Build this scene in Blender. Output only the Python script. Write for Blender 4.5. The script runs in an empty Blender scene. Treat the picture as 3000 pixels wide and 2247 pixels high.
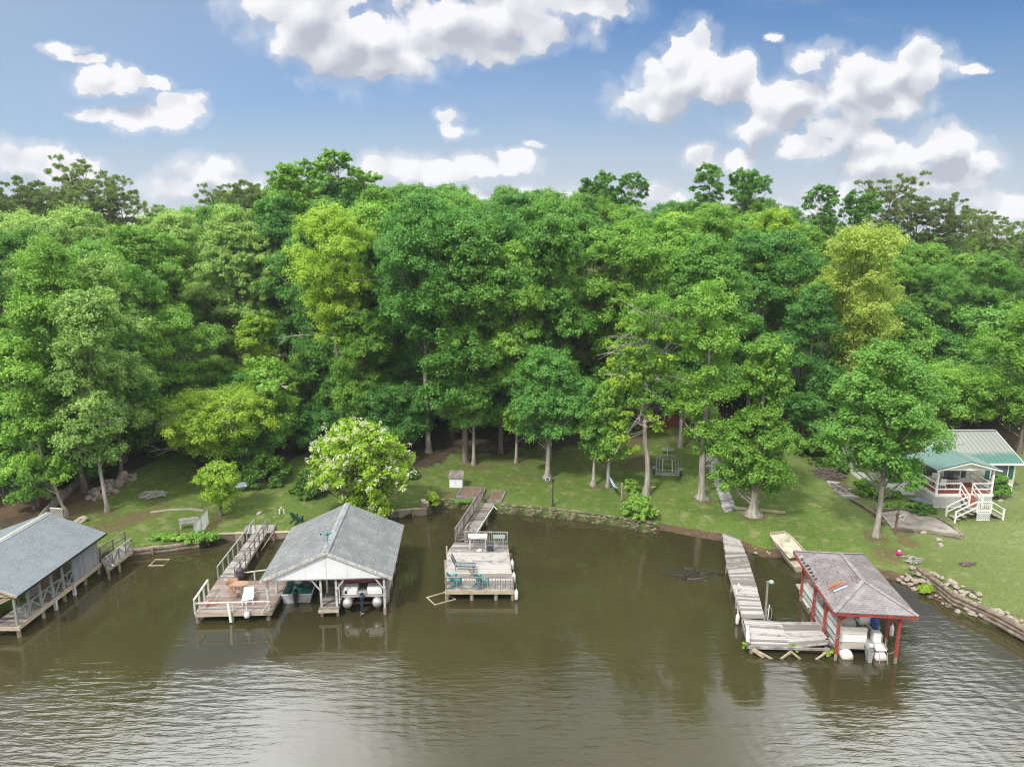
import bpy, math, random
import numpy as np
from mathutils import Vector, Matrix
D = bpy.data
SC = bpy.context.scene
R = math.radians

# ---------------------------------------------------------------- camera
CAM_H = 22.0; FPX = 2080.0; PITCH = R(11.7)
cam = D.cameras.new("camera"); cam.sensor_width = 36; cam.lens = 36*FPX/3000
cam.clip_start = 0.5; cam.clip_end = 6000
cam_o = D.objects.new("camera", cam); SC.collection.objects.link(cam_o)
cam_o.location = (0, 0, CAM_H); cam_o.rotation_euler = (math.pi/2-PITCH, 0, 0)
SC.camera = cam_o

# ---------------------------------------------------------------- render settings
SC.render.engine = 'CYCLES'
SC.cycles.max_bounces = 6; SC.cycles.diffuse_bounces = 3; SC.cycles.glossy_bounces = 3
SC.cycles.transmission_bounces = 4; SC.cycles.transparent_max_bounces = 6
SC.cycles.use_denoising = True; SC.cycles.filter_width = 1.1
SC.cycles.caustics_reflective = False; SC.cycles.caustics_refractive = False
SC.cycles.sample_clamp_indirect = 4
SC.view_settings.view_transform = 'Standard'; SC.view_settings.look = 'None'
SC.view_settings.gamma = 1.0; SC.view_settings.exposure = 0.0

# ---------------------------------------------------------------- pixel <-> world helpers (photo pixels, 3000 wide)
def ray(px, py):
    a = (px-1500)/FPX; b = -(py-1123.5)/FPX
    return (a, math.cos(PITCH)+b*math.sin(PITCH), -math.sin(PITCH)+b*math.cos(PITCH))
def P(px, py, z=0.0):
    r = ray(px, py); t = (z-CAM_H)/r[2]; return Vector((r[0]*t, r[1]*t, z))
def V(px, py, Y):
    r = ray(px, py); t = Y/r[1]; return Vector((r[0]*t, Y, CAM_H+r[2]*t))

# ---------------------------------------------------------------- node helpers
class NT:
    def __init__(s, tree): s.t = tree; s.n = tree.nodes; s.l = tree.links
    def new(s, typ, **kw):
        n = s.n.new(typ)
        for k, v in kw.items(): setattr(n, k, v)
        return n
    def put(s, sock, v):
        if v is None: return
        if isinstance(v, bpy.types.NodeSocket): s.l.new(v, sock)
        else: sock.default_value = v
    def math(s, op, a, b=None, c=None, clamp=False):
        n = s.new('ShaderNodeMath', operation=op, use_clamp=clamp)
        s.put(n.inputs[0], a); s.put(n.inputs[1], b); s.put(n.inputs[2], c); return n.outputs[0]
    def vm(s, op, a, b=None, c=None, out=0):
        n = s.new('ShaderNodeVectorMath', operation=op)
        s.put(n.inputs[0], a); s.put(n.inputs[1], b); s.put(n.inputs[2], c); return n.outputs[out]
    def mix(s, f, a, b, blend='MIX'):
        n = s.new('ShaderNodeMix', data_type='RGBA', blend_type=blend)
        s.put(n.inputs[0], f); s.put(n.inputs[6], a); s.put(n.inputs[7], b); return n.outputs[2]
    def noise(s, vec, scale, detail=4, rough=.55, dist=0, col=False):
        n = s.new('ShaderNodeTexNoise'); s.put(n.inputs['Vector'], vec)
        n.inputs['Scale'].default_value = scale; n.inputs['Detail'].default_value = detail
        n.inputs['Roughness'].default_value = rough; n.inputs['Distortion'].default_value = dist
        return n.outputs[1 if col else 0]
    def ramp(s, f, a, b, lo=0.0, hi=1.0, smooth=True):
        n = s.new('ShaderNodeMapRange', interpolation_type='SMOOTHSTEP' if smooth else 'LINEAR')
        s.put(n.inputs[0], f); s.put(n.inputs[1], a); s.put(n.inputs[2], b); s.put(n.inputs[3], lo); s.put(n.inputs[4], hi)
        return n.outputs[0]
    def comb(s, x, y, z):
        n = s.new('ShaderNodeCombineXYZ'); s.put(n.inputs[0], x); s.put(n.inputs[1], y); s.put(n.inputs[2], z); return n.outputs[0]
    def sep(s, v):
        n = s.new('ShaderNodeSeparateXYZ'); s.put(n.inputs[0], v); return n.outputs
def c4(c): return (c[0], c[1], c[2], 1.0)

# ---------------------------------------------------------------- world: Nishita sky with broken cumulus
SUN_EL = R(49); SUN_AZ = R(-35)      # high sun, thin cloud in front of it, from behind the camera's left
W = D.worlds.new("World"); SC.world = W; W.use_nodes = True
w = NT(W.node_tree); w.n.clear()
sky = w.new('ShaderNodeTexSky', sky_type='NISHITA'); sky.sun_disc = False
sky.sun_elevation = SUN_EL; sky.sun_rotation = SUN_AZ+math.pi
sky.air_density = 1.0; sky.dust_density = 1.0; sky.ozone_density = 2.5
EXPO = .25; BGS = .15; SC.view_settings.exposure = EXPO
def dsp(r, g, b): k = 1/(BGS*2**EXPO); return (r*k, g*k, b*k, 1)   # sky colour that shows as this linear value
tc = w.new('ShaderNodeTexCoord').outputs['Generated']
dx, dy, dz = w.sep(tc)
dys = w.math('MAXIMUM', dy, .06)
U = w.math('DIVIDE', dx, dys); Vv = w.math('DIVIDE', dz, dys)
uv = w.comb(U, Vv, 0.0)
wob = w.vm('SUBTRACT', w.noise(uv, 9, 6, .62, col=True), (.5, .5, .5))
uvw = w.vm('MULTIPLY_ADD', wob, (.07, .045, 0), uv)
wob2 = w.vm('SUBTRACT', w.noise(uv, 34, 5, .6, col=True), (.5, .5, .5))
uvw = w.vm('MULTIPLY_ADD', wob2, (.022, .016, 0), uvw)
uvflat = w.vm('MULTIPLY', uvw, (1, 1, 0))
CL = [(900,30,160,90),(1070,130,190,95),(940,110,130,70),(1110,185,120,45),(1450,50,250,85),(1350,110,150,60),(1680,5,220,42),(1440,140,100,50),
 (2020,150,72,78),(2020,250,150,78),(1900,305,150,40),(2130,240,80,60),(2175,200,50,38),(2270,125,42,14),
 (2690,190,95,72),(2560,215,80,60),(2480,260,120,70),(2340,290,130,60),(2250,345,90,48),(2230,385,75,32),(2370,190,75,44),(2600,290,120,48),(2860,190,45,16),
 (2480,390,85,48),(2400,440,150,36),(2600,460,150,44),(2780,430,120,56),(2860,475,80,46),(2700,515,180,36),(2540,500,90,28),(2620,565,170,34),
 (2058,462,52,30),(2160,472,50,24),(330,240,115,38),(300,215,65,34),(450,250,60,20),(310,335,75,22),(420,350,110,32),(510,312,68,36),
 (170,140,60,16),(230,160,60,14),(50,475,120,44),(160,505,120,38),(610,505,90,46),(560,550,130,38),(660,550,110,40),(1303,350,52,32),(1325,388,52,24),
 (1150,485,130,34),(1290,505,120,28),(1400,490,90,30),(1500,480,70,28),(1570,430,40,14),(1930,580,60,30),(2960,590,110,26),(2950,640,150,30),
 (60,640,200,60),(400,640,260,40),(1000,600,300,40),(1500,600,280,45),(2150,620,200,30)]
acc = None
for (cx_, cy_, hw, hh) in CL:
    kk = .78 if hw < 50 else 1.0; r0 = ray(cx_, cy_); r1 = ray(cx_+hw*kk, cy_); r2 = ray(cx_, cy_-hh*kk)
    u0, v0 = r0[0]/r0[1], r0[2]/r0[1]; su = 1/(abs(r1[0]/r1[1]-u0)*1.12); sv = 1/(abs(r2[2]/r2[1]-v0)*1.18)
    q = w.vm('MULTIPLY_ADD', uvflat, (su, sv, 0), (-u0*su, -v0*sv, 0))
    L = w.vm('LENGTH', q, out=1)
    acc = L if acc is None else w.math('SMOOTH_MIN', acc, L, .18)
acc2 = None; uvs = w.vm('ADD', uvflat, (-.006, .030, 0))
for (cx_, cy_, hw, hh) in CL:
    if hw < 75: continue
    r0 = ray(cx_, cy_); r1 = ray(cx_+hw, cy_); r2 = ray(cx_, cy_-hh)
    u0, v0 = r0[0]/r0[1], r0[2]/r0[1]; su = 1/(abs(r1[0]/r1[1]-u0)*1.12); sv = 1/(abs(r2[2]/r2[1]-v0)*1.18)
    L = w.vm('LENGTH', w.vm('MULTIPLY_ADD', uvs, (su, sv, 0), (-u0*su, -v0*sv, 0)), out=1)
    acc2 = L if acc2 is None else w.math('SMOOTH_MIN', acc2, L, .25)
fb = w.noise(uv, 11, 10, .58)
def cauli(off, sc):
    vo = w.new('ShaderNodeTexVoronoi', feature='SMOOTH_F1'); vo.inputs['Scale'].default_value = sc; vo.inputs['Smoothness'].default_value = .5
    w.l.new(w.vm('ADD', uvw, off), vo.inputs['Vector']); return vo.outputs['Distance']
ca = cauli((0, 0, 0), 24); ca_up = cauli((-.006, .014, 0), 24); cb = cauli((3, 1, 0), 55)
bil = w.math('ADD', w.math('MULTIPLY', w.math('SUBTRACT', .38, ca), .75), w.math('MULTIPLY', w.math('SUBTRACT', .38, cb), .40))
dens = w.math('ADD', w.math('ADD', w.math('SUBTRACT', 1.22, acc), w.math('MULTIPLY', w.math('SUBTRACT', fb, .5), 1.7)), bil)
front = w.ramp(dy, .12, .3)
soft = w.ramp(w.noise(uv, 5, 3), .35, .65, .16, .62)
mk = w.math('MULTIPLY', w.math('MAXIMUM', w.ramp(dens, .0, soft), w.ramp(dens, -.42, .25, .0, .38)), front)
wisp = w.math('MULTIPLY', w.ramp(w.noise(w.vm('MULTIPLY', uvw, (1, 2.4, 1)), 4.2, 6, .6), .5, .8), .3)
under = w.math('MULTIPLY', w.ramp(w.math('ADD', w.math('SUBTRACT', 1.0, acc2), w.math('MULTIPLY', w.math('SUBTRACT', fb, .5), 1.1)), .0, .75), .80)
shade = w.math('SUBTRACT', w.math('ADD', .95, w.math('MULTIPLY', w.math('SUBTRACT', ca_up, ca), 1.5)), under, clamp=True)
cloudc = w.mix(shade, dsp(.50,.54,.62), dsp(.96,.96,.98))
# high overhead / rear cloud sheet (what the water mirrors and what lights the scene)
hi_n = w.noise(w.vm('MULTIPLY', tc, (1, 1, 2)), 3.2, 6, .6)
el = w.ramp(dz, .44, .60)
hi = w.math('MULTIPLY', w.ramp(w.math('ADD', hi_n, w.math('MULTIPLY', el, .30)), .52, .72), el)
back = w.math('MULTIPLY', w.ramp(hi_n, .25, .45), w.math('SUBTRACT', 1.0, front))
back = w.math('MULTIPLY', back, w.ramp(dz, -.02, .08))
skyc = w.mix(1.0, sky.outputs[0], c4((.31, .50, .68)), 'MULTIPLY')
haze = w.ramp(Vv, .0, .36, .85, .0)
haze = w.math('MAXIMUM', haze, w.ramp(U, .35, -.75, 0, .62), clamp=True)
skyc = w.mix(haze, skyc, dsp(.495,.585,.70))
skyc = w.mix(w.ramp(Vv, .02, .17, .75, .0), skyc, dsp(.64,.69,.75))
col = w.mix(wisp, skyc, dsp(.60,.66,.76))
col = w.mix(mk, col, cloudc)
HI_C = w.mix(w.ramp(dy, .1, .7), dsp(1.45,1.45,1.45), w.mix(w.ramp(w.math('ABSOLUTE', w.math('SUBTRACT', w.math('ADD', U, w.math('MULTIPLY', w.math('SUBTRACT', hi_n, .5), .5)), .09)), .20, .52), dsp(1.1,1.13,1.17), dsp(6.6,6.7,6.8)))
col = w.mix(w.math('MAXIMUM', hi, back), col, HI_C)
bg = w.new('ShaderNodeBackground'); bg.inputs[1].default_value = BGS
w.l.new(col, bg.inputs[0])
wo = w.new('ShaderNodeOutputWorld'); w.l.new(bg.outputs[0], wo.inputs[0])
W.cycles.sampling_method = 'MANUAL'; W.cycles.sample_map_resolution = 512

# ---------------------------------------------------------------- sun (veiled)
sl = D.lights.new("sun", 'SUN'); sl.energy = 3.1; sl.angle = R(6); sl.color = (1, .95, .87)
so = D.objects.new("sun", sl); SC.collection.objects.link(so)
sd = Vector((math.sin(SUN_AZ)*math.cos(SUN_EL), -math.cos(SUN_AZ)*math.cos(SUN_EL), math.sin(SUN_EL)))
so.rotation_euler = sd.to_track_quat('Z', 'Y').to_euler()
so.location = sd*300

# ---------------------------------------------------------------- object helpers
def link(o): SC.collection.objects.link(o); return o
def tag(o, label=None, cat=None, group=None, kind=None):
    if label: o['label'] = label
    if cat: o['category'] = cat
    if group: o['group'] = group
    if kind: o['kind'] = kind
    return o
def thing(name, label, cat, loc=(0, 0, 0), rz=0.0, group=None):
    o = link(D.objects.new(name, None)); o.empty_display_size = .3
    o.location = loc; o.rotation_euler = (0, 0, rz); return tag(o, label, cat, group)
def frame_of(o):
    return Matrix.Translation(o.location) @ Matrix.Rotation(o.rotation_euler[2], 4, 'Z')
def local(o, v):
    return frame_of(o).inverted() @ Vector(v)
def copy_tree(o, parent=None):
    c = o.copy(); link(c); c.parent = parent
    for ch in list(o.children): copy_tree(ch, c)
    return c
class MB:
    def __init__(s): s.v = []; s.f = []
    def add(s, vs, fs):
        n = len(s.v); s.v += [tuple(v) for v in vs]; s.f += [tuple(i+n for i in f) for f in fs]
    def hexa(s, b, t):           # bottom quad, top quad (ccw from above)
        s.add(list(b)+list(t), [(3,2,1,0),(4,5,6,7),(0,1,5,4),(1,2,6,5),(2,3,7,6),(3,0,4,7)]); return s
    def box(s, c, sz, rz=0.0, rx=0.0, ry=0.0):
        M = Matrix.Rotation(rz, 3, 'Z') @ Matrix.Rotation(ry, 3, 'Y') @ Matrix.Rotation(rx, 3, 'X'); c = Vector(c); h = Vector(sz)/2
        q = lambda x, y, z: c+M @ Vector((x*h.x, y*h.y, z*h.z))
        return s.hexa([q(-1,-1,-1),q(1,-1,-1),q(1,1,-1),q(-1,1,-1)], [q(-1,-1,1),q(1,-1,1),q(1,1,1),q(-1,1,1)])
    def bar(s, a, b, wd, ht=None):   # beam from a to b; wd sideways, ht upward
        ht = ht or wd; a = Vector(a); b = Vector(b); d = (b-a).normalized()
        up = Vector((0,0,1)) if abs(d.z) < .95 else Vector((0,1,0))
        sd_ = d.cross(up).normalized()*wd/2; u = sd_.cross(d).normalized()*ht/2
        return s.hexa([a-sd_-u, a+sd_-u, b+sd_-u, b-sd_-u], [a-sd_+u, a+sd_+u, b+sd_+u, b-sd_+u])
    def tube(s, pts, rad, n=7, cap=True):
        pts = [Vector(p) for p in pts]; m = len(pts)
        rr = rad if isinstance(rad, (list, tuple)) else [rad]*m; vs = []; fs = []
        ref = None
        for i, p in enumerate(pts):
            d = (pts[min(i+1, m-1)]-pts[max(i-1, 0)]).normalized()
            if ref is None: ref = d.cross(Vector((0,0,1)) if abs(d.z) < .9 else Vector((1,0,0))).normalized()
            ref = (ref-d*ref.dot(d)).normalized(); o2 = d.cross(ref)
            for k in range(n):
                a = 2*math.pi*k/n; vs.append(p+(ref*math.cos(a)+o2*math.sin(a))*rr[i])
        for i in range(m-1):
            for k in range(n):
                k2 = (k+1) % n; fs.append((i*n+k, i*n+k2, (i+1)*n+k2, (i+1)*n+k))
        if cap: fs.append(tuple(range(n-1, -1, -1))); fs.append(tuple((m-1)*n+k for k in range(n)))
        s.add(vs, fs); return s
    def lathe(s, c, prof, n=14, sx=1, sy=1):   # prof [(r,z)...]
        c = Vector(c); vs = []; fs = []
        for (r_, z_) in prof:
            for k in range(n):
                a = 2*math.pi*k/n; vs.append(c+Vector((r_*math.cos(a)*sx, r_*math.sin(a)*sy, z_)))
        for i in range(len(prof)-1):
            for k in range(n): k2 = (k+1) % n; fs.append((i*n+k, i*n+k2, (i+1)*n+k2, (i+1)*n+k))
        fs.append(tuple(range(n-1, -1, -1))); fs.append(tuple((len(prof)-1)*n+k for k in range(n)))
        s.add(vs, fs); return s
    def ball(s, c, r_, seg=8, rings=5, jit=0.0, rnd=None, sq=(1,1,1)):
        c = Vector(c); vs = [c+Vector((0,0,-r_*sq[2]))]; fs = []
        for i in range(1, rings):
            ph = math.pi*i/rings-math.pi/2
            for k in range(seg):
                a = 2*math.pi*k/seg; j = 1+(rnd.uniform(-jit, jit) if rnd else 0)
                vs.append(c+Vector((math.cos(a)*math.cos(ph)*sq[0], math.sin(a)*math.cos(ph)*sq[1], math.sin(ph)*sq[2]))*r_*j)
        vs.append(c+Vector((0,0,r_*sq[2]))); T = len(vs)-1
        for k in range(seg): fs.append((0, 1+(k+1) % seg, 1+k)); fs.append((T, T-seg+k, T-seg+(k+1) % seg))
        for i in range(rings-2):
            for k in range(seg):
                a = 1+i*seg+k; b = 1+i*seg+(k+1) % seg; fs.append((a, b, b+seg, a+seg))
        s.add(vs, fs); return s
    def poly(s, pts, th, dirv=(0,0,-1)):       # planar polygon given thickness along dirv
        n = len(pts); a = [Vector(p) for p in pts]; d = Vector(dirv)*th
        s.add(a+[p+d for p in a], [tuple(range(n)), tuple(range(2*n-1, n-1, -1))]+[(i, i+n, (i+1) % n+n, (i+1) % n) for i in range(n)]); return s
    def build(s, name, mat, parent=None, smooth=False, bevel=0):
        me = D.meshes.new(name); me.from_pydata(s.v, [], s.f); me.update()
        if mat: me.materials.append(mat)
        if smooth: me.polygons.foreach_set('use_smooth', [True]*len(me.polygons))
        o = link(D.objects.new(name, me)); o.parent = parent
        if bevel:
            m = o.modifiers.new('bevel', 'BEVEL'); m.width = bevel; m.segments = 2; m.limit_method = 'ANGLE'
        return o
def lerp(a, b, t): return Vector(a)*(1-t)+Vector(b)*t
def planks(mb, A, B, C_, D_, n, th=.04, gap=.08, rnd=random, jit=.0, zj=.004, skip=()):
    for i in range(n):
        if i in skip: continue
        t0 = (i+gap/2)/n; t1 = (i+1-gap/2)/n; j = rnd.uniform(-jit, jit); j2 = rnd.uniform(-jit, jit); dz_ = rnd.uniform(-zj, zj)
        a = lerp(A, D_, t0); b = lerp(B, C_, t0); c = lerp(B, C_, t1); d = lerp(A, D_, t1)
        e = (b-a).normalized(); z_ = Vector((0,0,dz_)); a += e*j+z_; d += e*j+z_; b += e*j2+z_; c += e*j2+z_
        dn = Vector((0,0,-th)); mb.hexa([a+dn, b+dn, c+dn, d+dn], [a, b, c, d])
    return mb

# ---------------------------------------------------------------- materials
def newmat(name):
    m = D.materials.new(name); m.use_nodes = True; t = NT(m.node_tree); t.n.clear()
    b = t.new('ShaderNodeBsdfPrincipled'); o = t.new('ShaderNodeOutputMaterial'); t.l.new(b.outputs[0], o.inputs[0])
    return m, t, b
def nmat(name, c1, c2=None, scale=4, rough=.7, bump=0.0, stretch=(1,1,1), island=0.0, metal=0.0, det=5, spec=.4, stain=None, stscale=1.0, coat=0.0, lo=.3, hi=.7):
    m, t, b = newmat(name); c2 = c2 or tuple(x*.8 for x in c1)
    v = t.vm('MULTIPLY', t.new('ShaderNodeTexCoord').outputs['Object'], stretch)
    f = t.noise(v, scale, det, .6)
    if island:
        ri = t.new('ShaderNodeNewGeometry').outputs['Random Per Island']
        f = t.math('ADD', f, t.math('MULTIPLY', t.math('SUBTRACT', ri, .5), island))
        v2 = t.vm('ADD', v, t.comb(t.math('MULTIPLY', ri, 37.0), 0.0, 0.0))
        f = t.math('ADD', f, t.math('MULTIPLY', t.math('SUBTRACT', t.noise(v2, scale*2.5, 3), .5), .5))
    colr = t.mix(t.ramp(f, lo, hi), c4(c1), c4(c2))
    if stain:
        sf = t.ramp(t.noise(t.vm('MULTIPLY', v, (1,1,1)), stscale, 5, .65), .52, .68)
        colr = t.mix(t.math('MULTIPLY', sf, .85), colr, c4(stain))
    t.l.new(colr, b.inputs['Base Color']); b.inputs['Roughness'].default_value = rough
    b.inputs['Metallic'].default_value = metal; b.inputs['Specular IOR Level'].default_value = spec
    if coat: b.inputs['Coat Weight'].default_value = coat
    if bump:
        bn = t.new('ShaderNodeBump'); bn.inputs['Strength'].default_value = bump; bn.inputs['Distance'].default_value = .03
        t.l.new(t.noise(v, scale*3, 4), bn.inputs['Height']); t.l.new(bn.outputs[0], b.inputs['Normal'])
    return m
def shingle(name, c1, c2, c3, axis, stain=None, bw=.32, rh=.145, dark=.5):
    m, t, b = newmat(name); ob = t.new('ShaderNodeTexCoord').outputs['Object']; x, y, z = t.sep(ob)
    v = t.comb(y, t.math('MULTIPLY', x, 1.08), 0.0) if axis == 'y' else t.comb(x, t.math('MULTIPLY', y, 1.08), 0.0)
    br = t.new('ShaderNodeTexBrick'); t.l.new(v, br.inputs['Vector']); br.inputs['Scale'].default_value = 1
    br.inputs['Brick Width'].default_value = bw; br.inputs['Row Height'].default_value = rh
    br.inputs['Mortar Size'].default_value = .014; br.inputs['Mortar Smooth'].default_value = .3; br.inputs['Bias'].default_value = 0
    br.inputs['Color1'].default_value = c4(c1); br.inputs['Color2'].default_value = c4(c2); br.inputs['Mortar'].default_value = c4(tuple(q*dark for q in c1))
    colr = t.mix(t.ramp(t.noise(ob, .9, 6, .7), .42, .66), br.outputs[0], c4(c3))
    colr = t.mix(t.math('MULTIPLY', t.noise(ob, 9, 4, .6), .35), colr, c4(tuple(q*.6 for q in c1)))
    if stain:
        colr = t.mix(t.math('MULTIPLY', t.ramp(t.noise(t.vm('MULTIPLY', ob, (1, 2.2, 1)), 1.6, 4, .7), .56, .68), .75), colr, c4(stain))
    t.l.new(colr, b.inputs['Base Color']); b.inputs['Roughness'].default_value = .85
    bn = t.new('ShaderNodeBump'); bn.inputs['Strength'].default_value = .5; bn.inputs['Distance'].default_value = .02
    t.l.new(br.outputs[1], bn.inputs['Height']); bn.invert = True; t.l.new(bn.outputs[0], b.inputs['Normal'])
    return m
M = {}
M['wood_grey'] = nmat('weathered_wood', (.30,.275,.25), (.15,.125,.115), 2.2, .85, .4, (1,1,1), 1.1)
M['wood_pale'] = nmat('bleached_wood', (.40,.38,.355), (.19,.175,.165), 2.5, .85, .4, (1,1,1), .9)
M['wood_brown'] = nmat('stained_deck_wood', (.24,.17,.14), (.30,.265,.245), 1.4, .8, .4, (1,1,1), 1.2)
M['wood_new'] = nmat('fresh_lumber', (.50,.42,.30), (.36,.30,.22), 3, .8, .2, island=.5)
M['wood_white'] = nmat('peeling_white_paint', (.62,.62,.60), (.38,.37,.34), 5, .6, .1, island=.3, stain=(.25,.22,.18), stscale=3)
M['wood_green'] = nmat('faded_green_paint', (.18,.25,.22), (.27,.28,.25), 5, .7, .1, island=.4)
M['pile'] = nmat('wet_piling', (.34,.29,.22), (.15,.12,.09), 3, .85, .4, (1,1,.3))
M['white'] = nmat('white_paint', (.80,.80,.79), (.72,.72,.70), 3, .45)
M['white_vinyl'] = nmat('white_gable_panel', (.78,.80,.83), (.70,.72,.75), 1.0, .5)
M['cream'] = nmat('cream_seat_vinyl', (.80,.78,.71), (.72,.69,.62), 4, .45)
M['red'] = nmat('barn_red_paint', (.36,.055,.045), (.24,.045,.04), 4, .5, .1, stain=(.35,.25,.2), stscale=4)
M['rust'] = nmat('rusty_steel', (.25,.10,.05), (.14,.06,.035), 6, .8, .3)
M['steel'] = nmat('galvanised_steel', (.42,.45,.46), (.30,.33,.34), 5, .45, .1, metal=.5)
M['alu'] = nmat('dull_aluminium', (.55,.56,.56), (.42,.42,.40), 3, .4, metal=.4)
M['black'] = nmat('black_metal', (.02,.02,.022), (.035,.035,.035), 5, .4)
M['navy'] = nmat('navy_cowling', (.025,.04,.075), (.02,.03,.05), 5, .25, coat=.4)
M['glass'] = nmat('window_glass', (.05,.06,.07), (.10,.12,.13), .8, .06, spec=.8)
M['stone'] = nmat('pale_rock', (.50,.45,.38), (.30,.255,.21), 3, .9, .6, island=.9)
M['stone_dk'] = nmat('mossy_rock', (.22,.19,.13), (.10,.10,.05), 2.5, .9, .7, island=.9)
M['dirt'] = nmat('clay_soil', (.21,.145,.10), (.14,.10,.07), 2, .95, .5)
M['log'] = nmat('bulkhead_timber', (.30,.25,.19), (.14,.11,.08), 2.5, .9, .5, (.4,1,1), .5)
M['concrete'] = nmat('old_concrete', (.36,.33,.29), (.24,.21,.175), 1.3, .9, .3, stain=(.15,.13,.09), stscale=1.2)
M['wicker'] = nmat('wicker', (.40,.25,.16), (.28,.17,.11), 8, .8, .3)
M['teal'] = nmat('teal_plastic', (.03,.32,.36), (.03,.26,.31), 3, .4)
M['maroon'] = nmat('maroon_canvas', (.42,.10,.15), (.30,.07,.10), 2, .85, .5)
M['boat_green'] = nmat('green_boat_floor', (.02,.24,.20), (.02,.16,.135), 2, .6)
M['carpet'] = nmat('beige_marine_carpet', (.40,.36,.31), (.33,.30,.26), 8, .95)
M['blue'] = nmat('blue_canvas', (.03,.12,.34), (.02,.08,.24), 3, .7)
M['bark_pale'] = nmat('pale_bark', (.40,.37,.33), (.19,.165,.14), 3.5, .95, 1.0, (1,1,.22), stain=(.16,.17,.12), stscale=.8)
M['bark'] = nmat('grey_brown_bark', (.20,.17,.145), (.11,.09,.075), 2.4, .95, .8, (1,1,.25))
M['bark_pine'] = nmat('pine_bark', (.20,.13,.10), (.12,.09,.07), 2.4, .95, .8, (1,1,.3))
M['deadwood'] = nmat('bleached_dead_wood', (.46,.44,.40), (.30,.28,.25), 3, .9, .3)
def leafmat(name, dark, lite, hue_tip=None, trans=.38):
    m = D.materials.new(name); m.use_nodes = True; t = NT(m.node_tree); t.n.clear()
    at = t.new('ShaderNodeAttribute', attribute_name='tint').outputs['Fac']
    oi = t.new('ShaderNodeObjectInfo').outputs['Random']
    ob = t.new('ShaderNodeTexCoord').outputs['Object']
    f = t.math('ADD', t.math('MULTIPLY', at, .75), t.math('MULTIPLY', t.noise(ob, .35, 3), .5))
    f = t.math('ADD', f, t.math('MULTIPLY', t.math('SUBTRACT', oi, .5), .5), clamp=True)
    c = t.mix(t.ramp(f, .1, 1.0), c4(dark), c4(lite))
    if hue_tip: c = t.mix(t.ramp(at, .8, 1.0), c, c4(hue_tip))
    p = t.new('ShaderNodeBsdfPrincipled'); t.l.new(c, p.inputs['Base Color']); p.inputs['Roughness'].default_value = .5; p.inputs['Specular IOR Level'].default_value = .3
    tr = t.new('ShaderNodeBsdfTranslucent'); t.l.new(t.mix(1.0, c, c4((.95, 1.12, .55)), 'MULTIPLY'), tr.inputs[0])
    mx = t.new('ShaderNodeMixShader'); mx.inputs[0].default_value = trans; t.l.new(p.outputs[0], mx.inputs[1]); t.l.new(tr.outputs[0], mx.inputs[2])
    o = t.new('ShaderNodeOutputMaterial'); t.l.new(mx.outputs[0], o.inputs[0]); return m
LM = {'deep': leafmat('deep_green_leaves', (0.0647,0.192,0.036), (0.178,0.407,0.0876)),
      'mid': leafmat('mid_green_leaves', (0.086,0.231,0.036), (0.237,0.461,0.0876)),
      'fresh': leafmat('fresh_green_leaves', (0.126,0.281,0.0343), (0.326,0.55,0.0928)),
      'lime': leafmat('lime_green_leaves', (0.213,0.358,0.0294), (0.452,0.622,0.0783)),
      'pale': leafmat('pale_green_leaves', (0.213,0.37,0.0878), (0.464,0.645,0.186)),
      'gold': leafmat('yellow_green_leaves', (0.29,0.395,0.0588), (0.553,0.657,0.147)),
      'olive': leafmat('olive_grey_leaves', (0.189,0.239,0.0878), (0.401,0.442,0.177)),
      'pine': leafmat('pine_needles', (0.137,0.202,0.0783), (0.301,0.382,0.147), trans=.35),
      'shrub': leafmat('dark_shrub_leaves', (0.0502,0.131,0.0196), (0.15,0.287,0.044)),
      'catalpa': leafmat('catalpa_leaves', (0.189,0.358,0.0294), (0.414,0.599,0.0588))}
M['petal'] = leafmat('white_petals', (.62,.60,.50), (.80,.77,.68), trans=.3)
M['grassblade'] = leafmat('grass_blades', (.12,.20,.04), (.22,.31,.075), trans=.3)

# ---------------------------------------------------------------- shoreline and terrain
SHP = [(-900,1850),(-200,1740),(120,1668),(300,1636),(385,1624),(480,1613),(590,1598),(640,1584),(720,1580),(830,1578),(930,1572),(1040,1545),(1130,1516),(1190,1511),(1252,1506),
       (1262,1496),(1300,1485),(1345,1486),(1380,1496),(1440,1500),(1500,1503),(1560,1508),(1700,1523),(1800,1537),(1870,1551),(1914,1558),
       (1926,1548),(2032,1569),(2115,1583),(2182,1608),(2232,1628),(2288,1630),(2400,1655),(2520,1676),(2595,1691),(2641,1701),(2668,1714),(2708,1738),(2781,1770),(2860,1811),(2961,1850),(3080,1905),(3300,2050),(3700,2400)]
SH = np.array([[P(a, b)[0], P(a, b)[1]] for a, b in SHP])
SH = np.vstack([[-3000, SH[0, 1]-200], [-300, SH[0, 1]-20], SH, [60, 8], [80, -60], [400, -400]])
def sdist(x, y):
    x = np.asarray(x, float); y = np.asarray(y, float); best = np.full(x.shape, 1e18); sg = np.ones(x.shape)
    for i in range(len(SH)-1):
        ax, ay = SH[i]; bx, by = SH[i+1]; ex, ey = bx-ax, by-ay; L2 = ex*ex+ey*ey
        t = np.clip(((x-ax)*ex+(y-ay)*ey)/L2, 0, 1); qx = x-ax-t*ex; qy = y-ay-t*ey; d = qx*qx+qy*qy
        cr = ex*(y-ay)-ey*(x-ax); up = d < best-1e-9
        best = np.where(up, d, best); sg = np.where(up, np.sign(cr), sg)
    return np.sqrt(best)*sg
def sstep(a, b, x): t = np.clip((x-a)/(b-a), 0, 1); return t*t*(3-2*t)
def und(x, y): return .10*np.sin(x*.31+1.3)*np.sin(y*.27)+.06*np.sin(x*.71+y*.53)+.03*np.sin(x*1.9-y*1.3)
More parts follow.
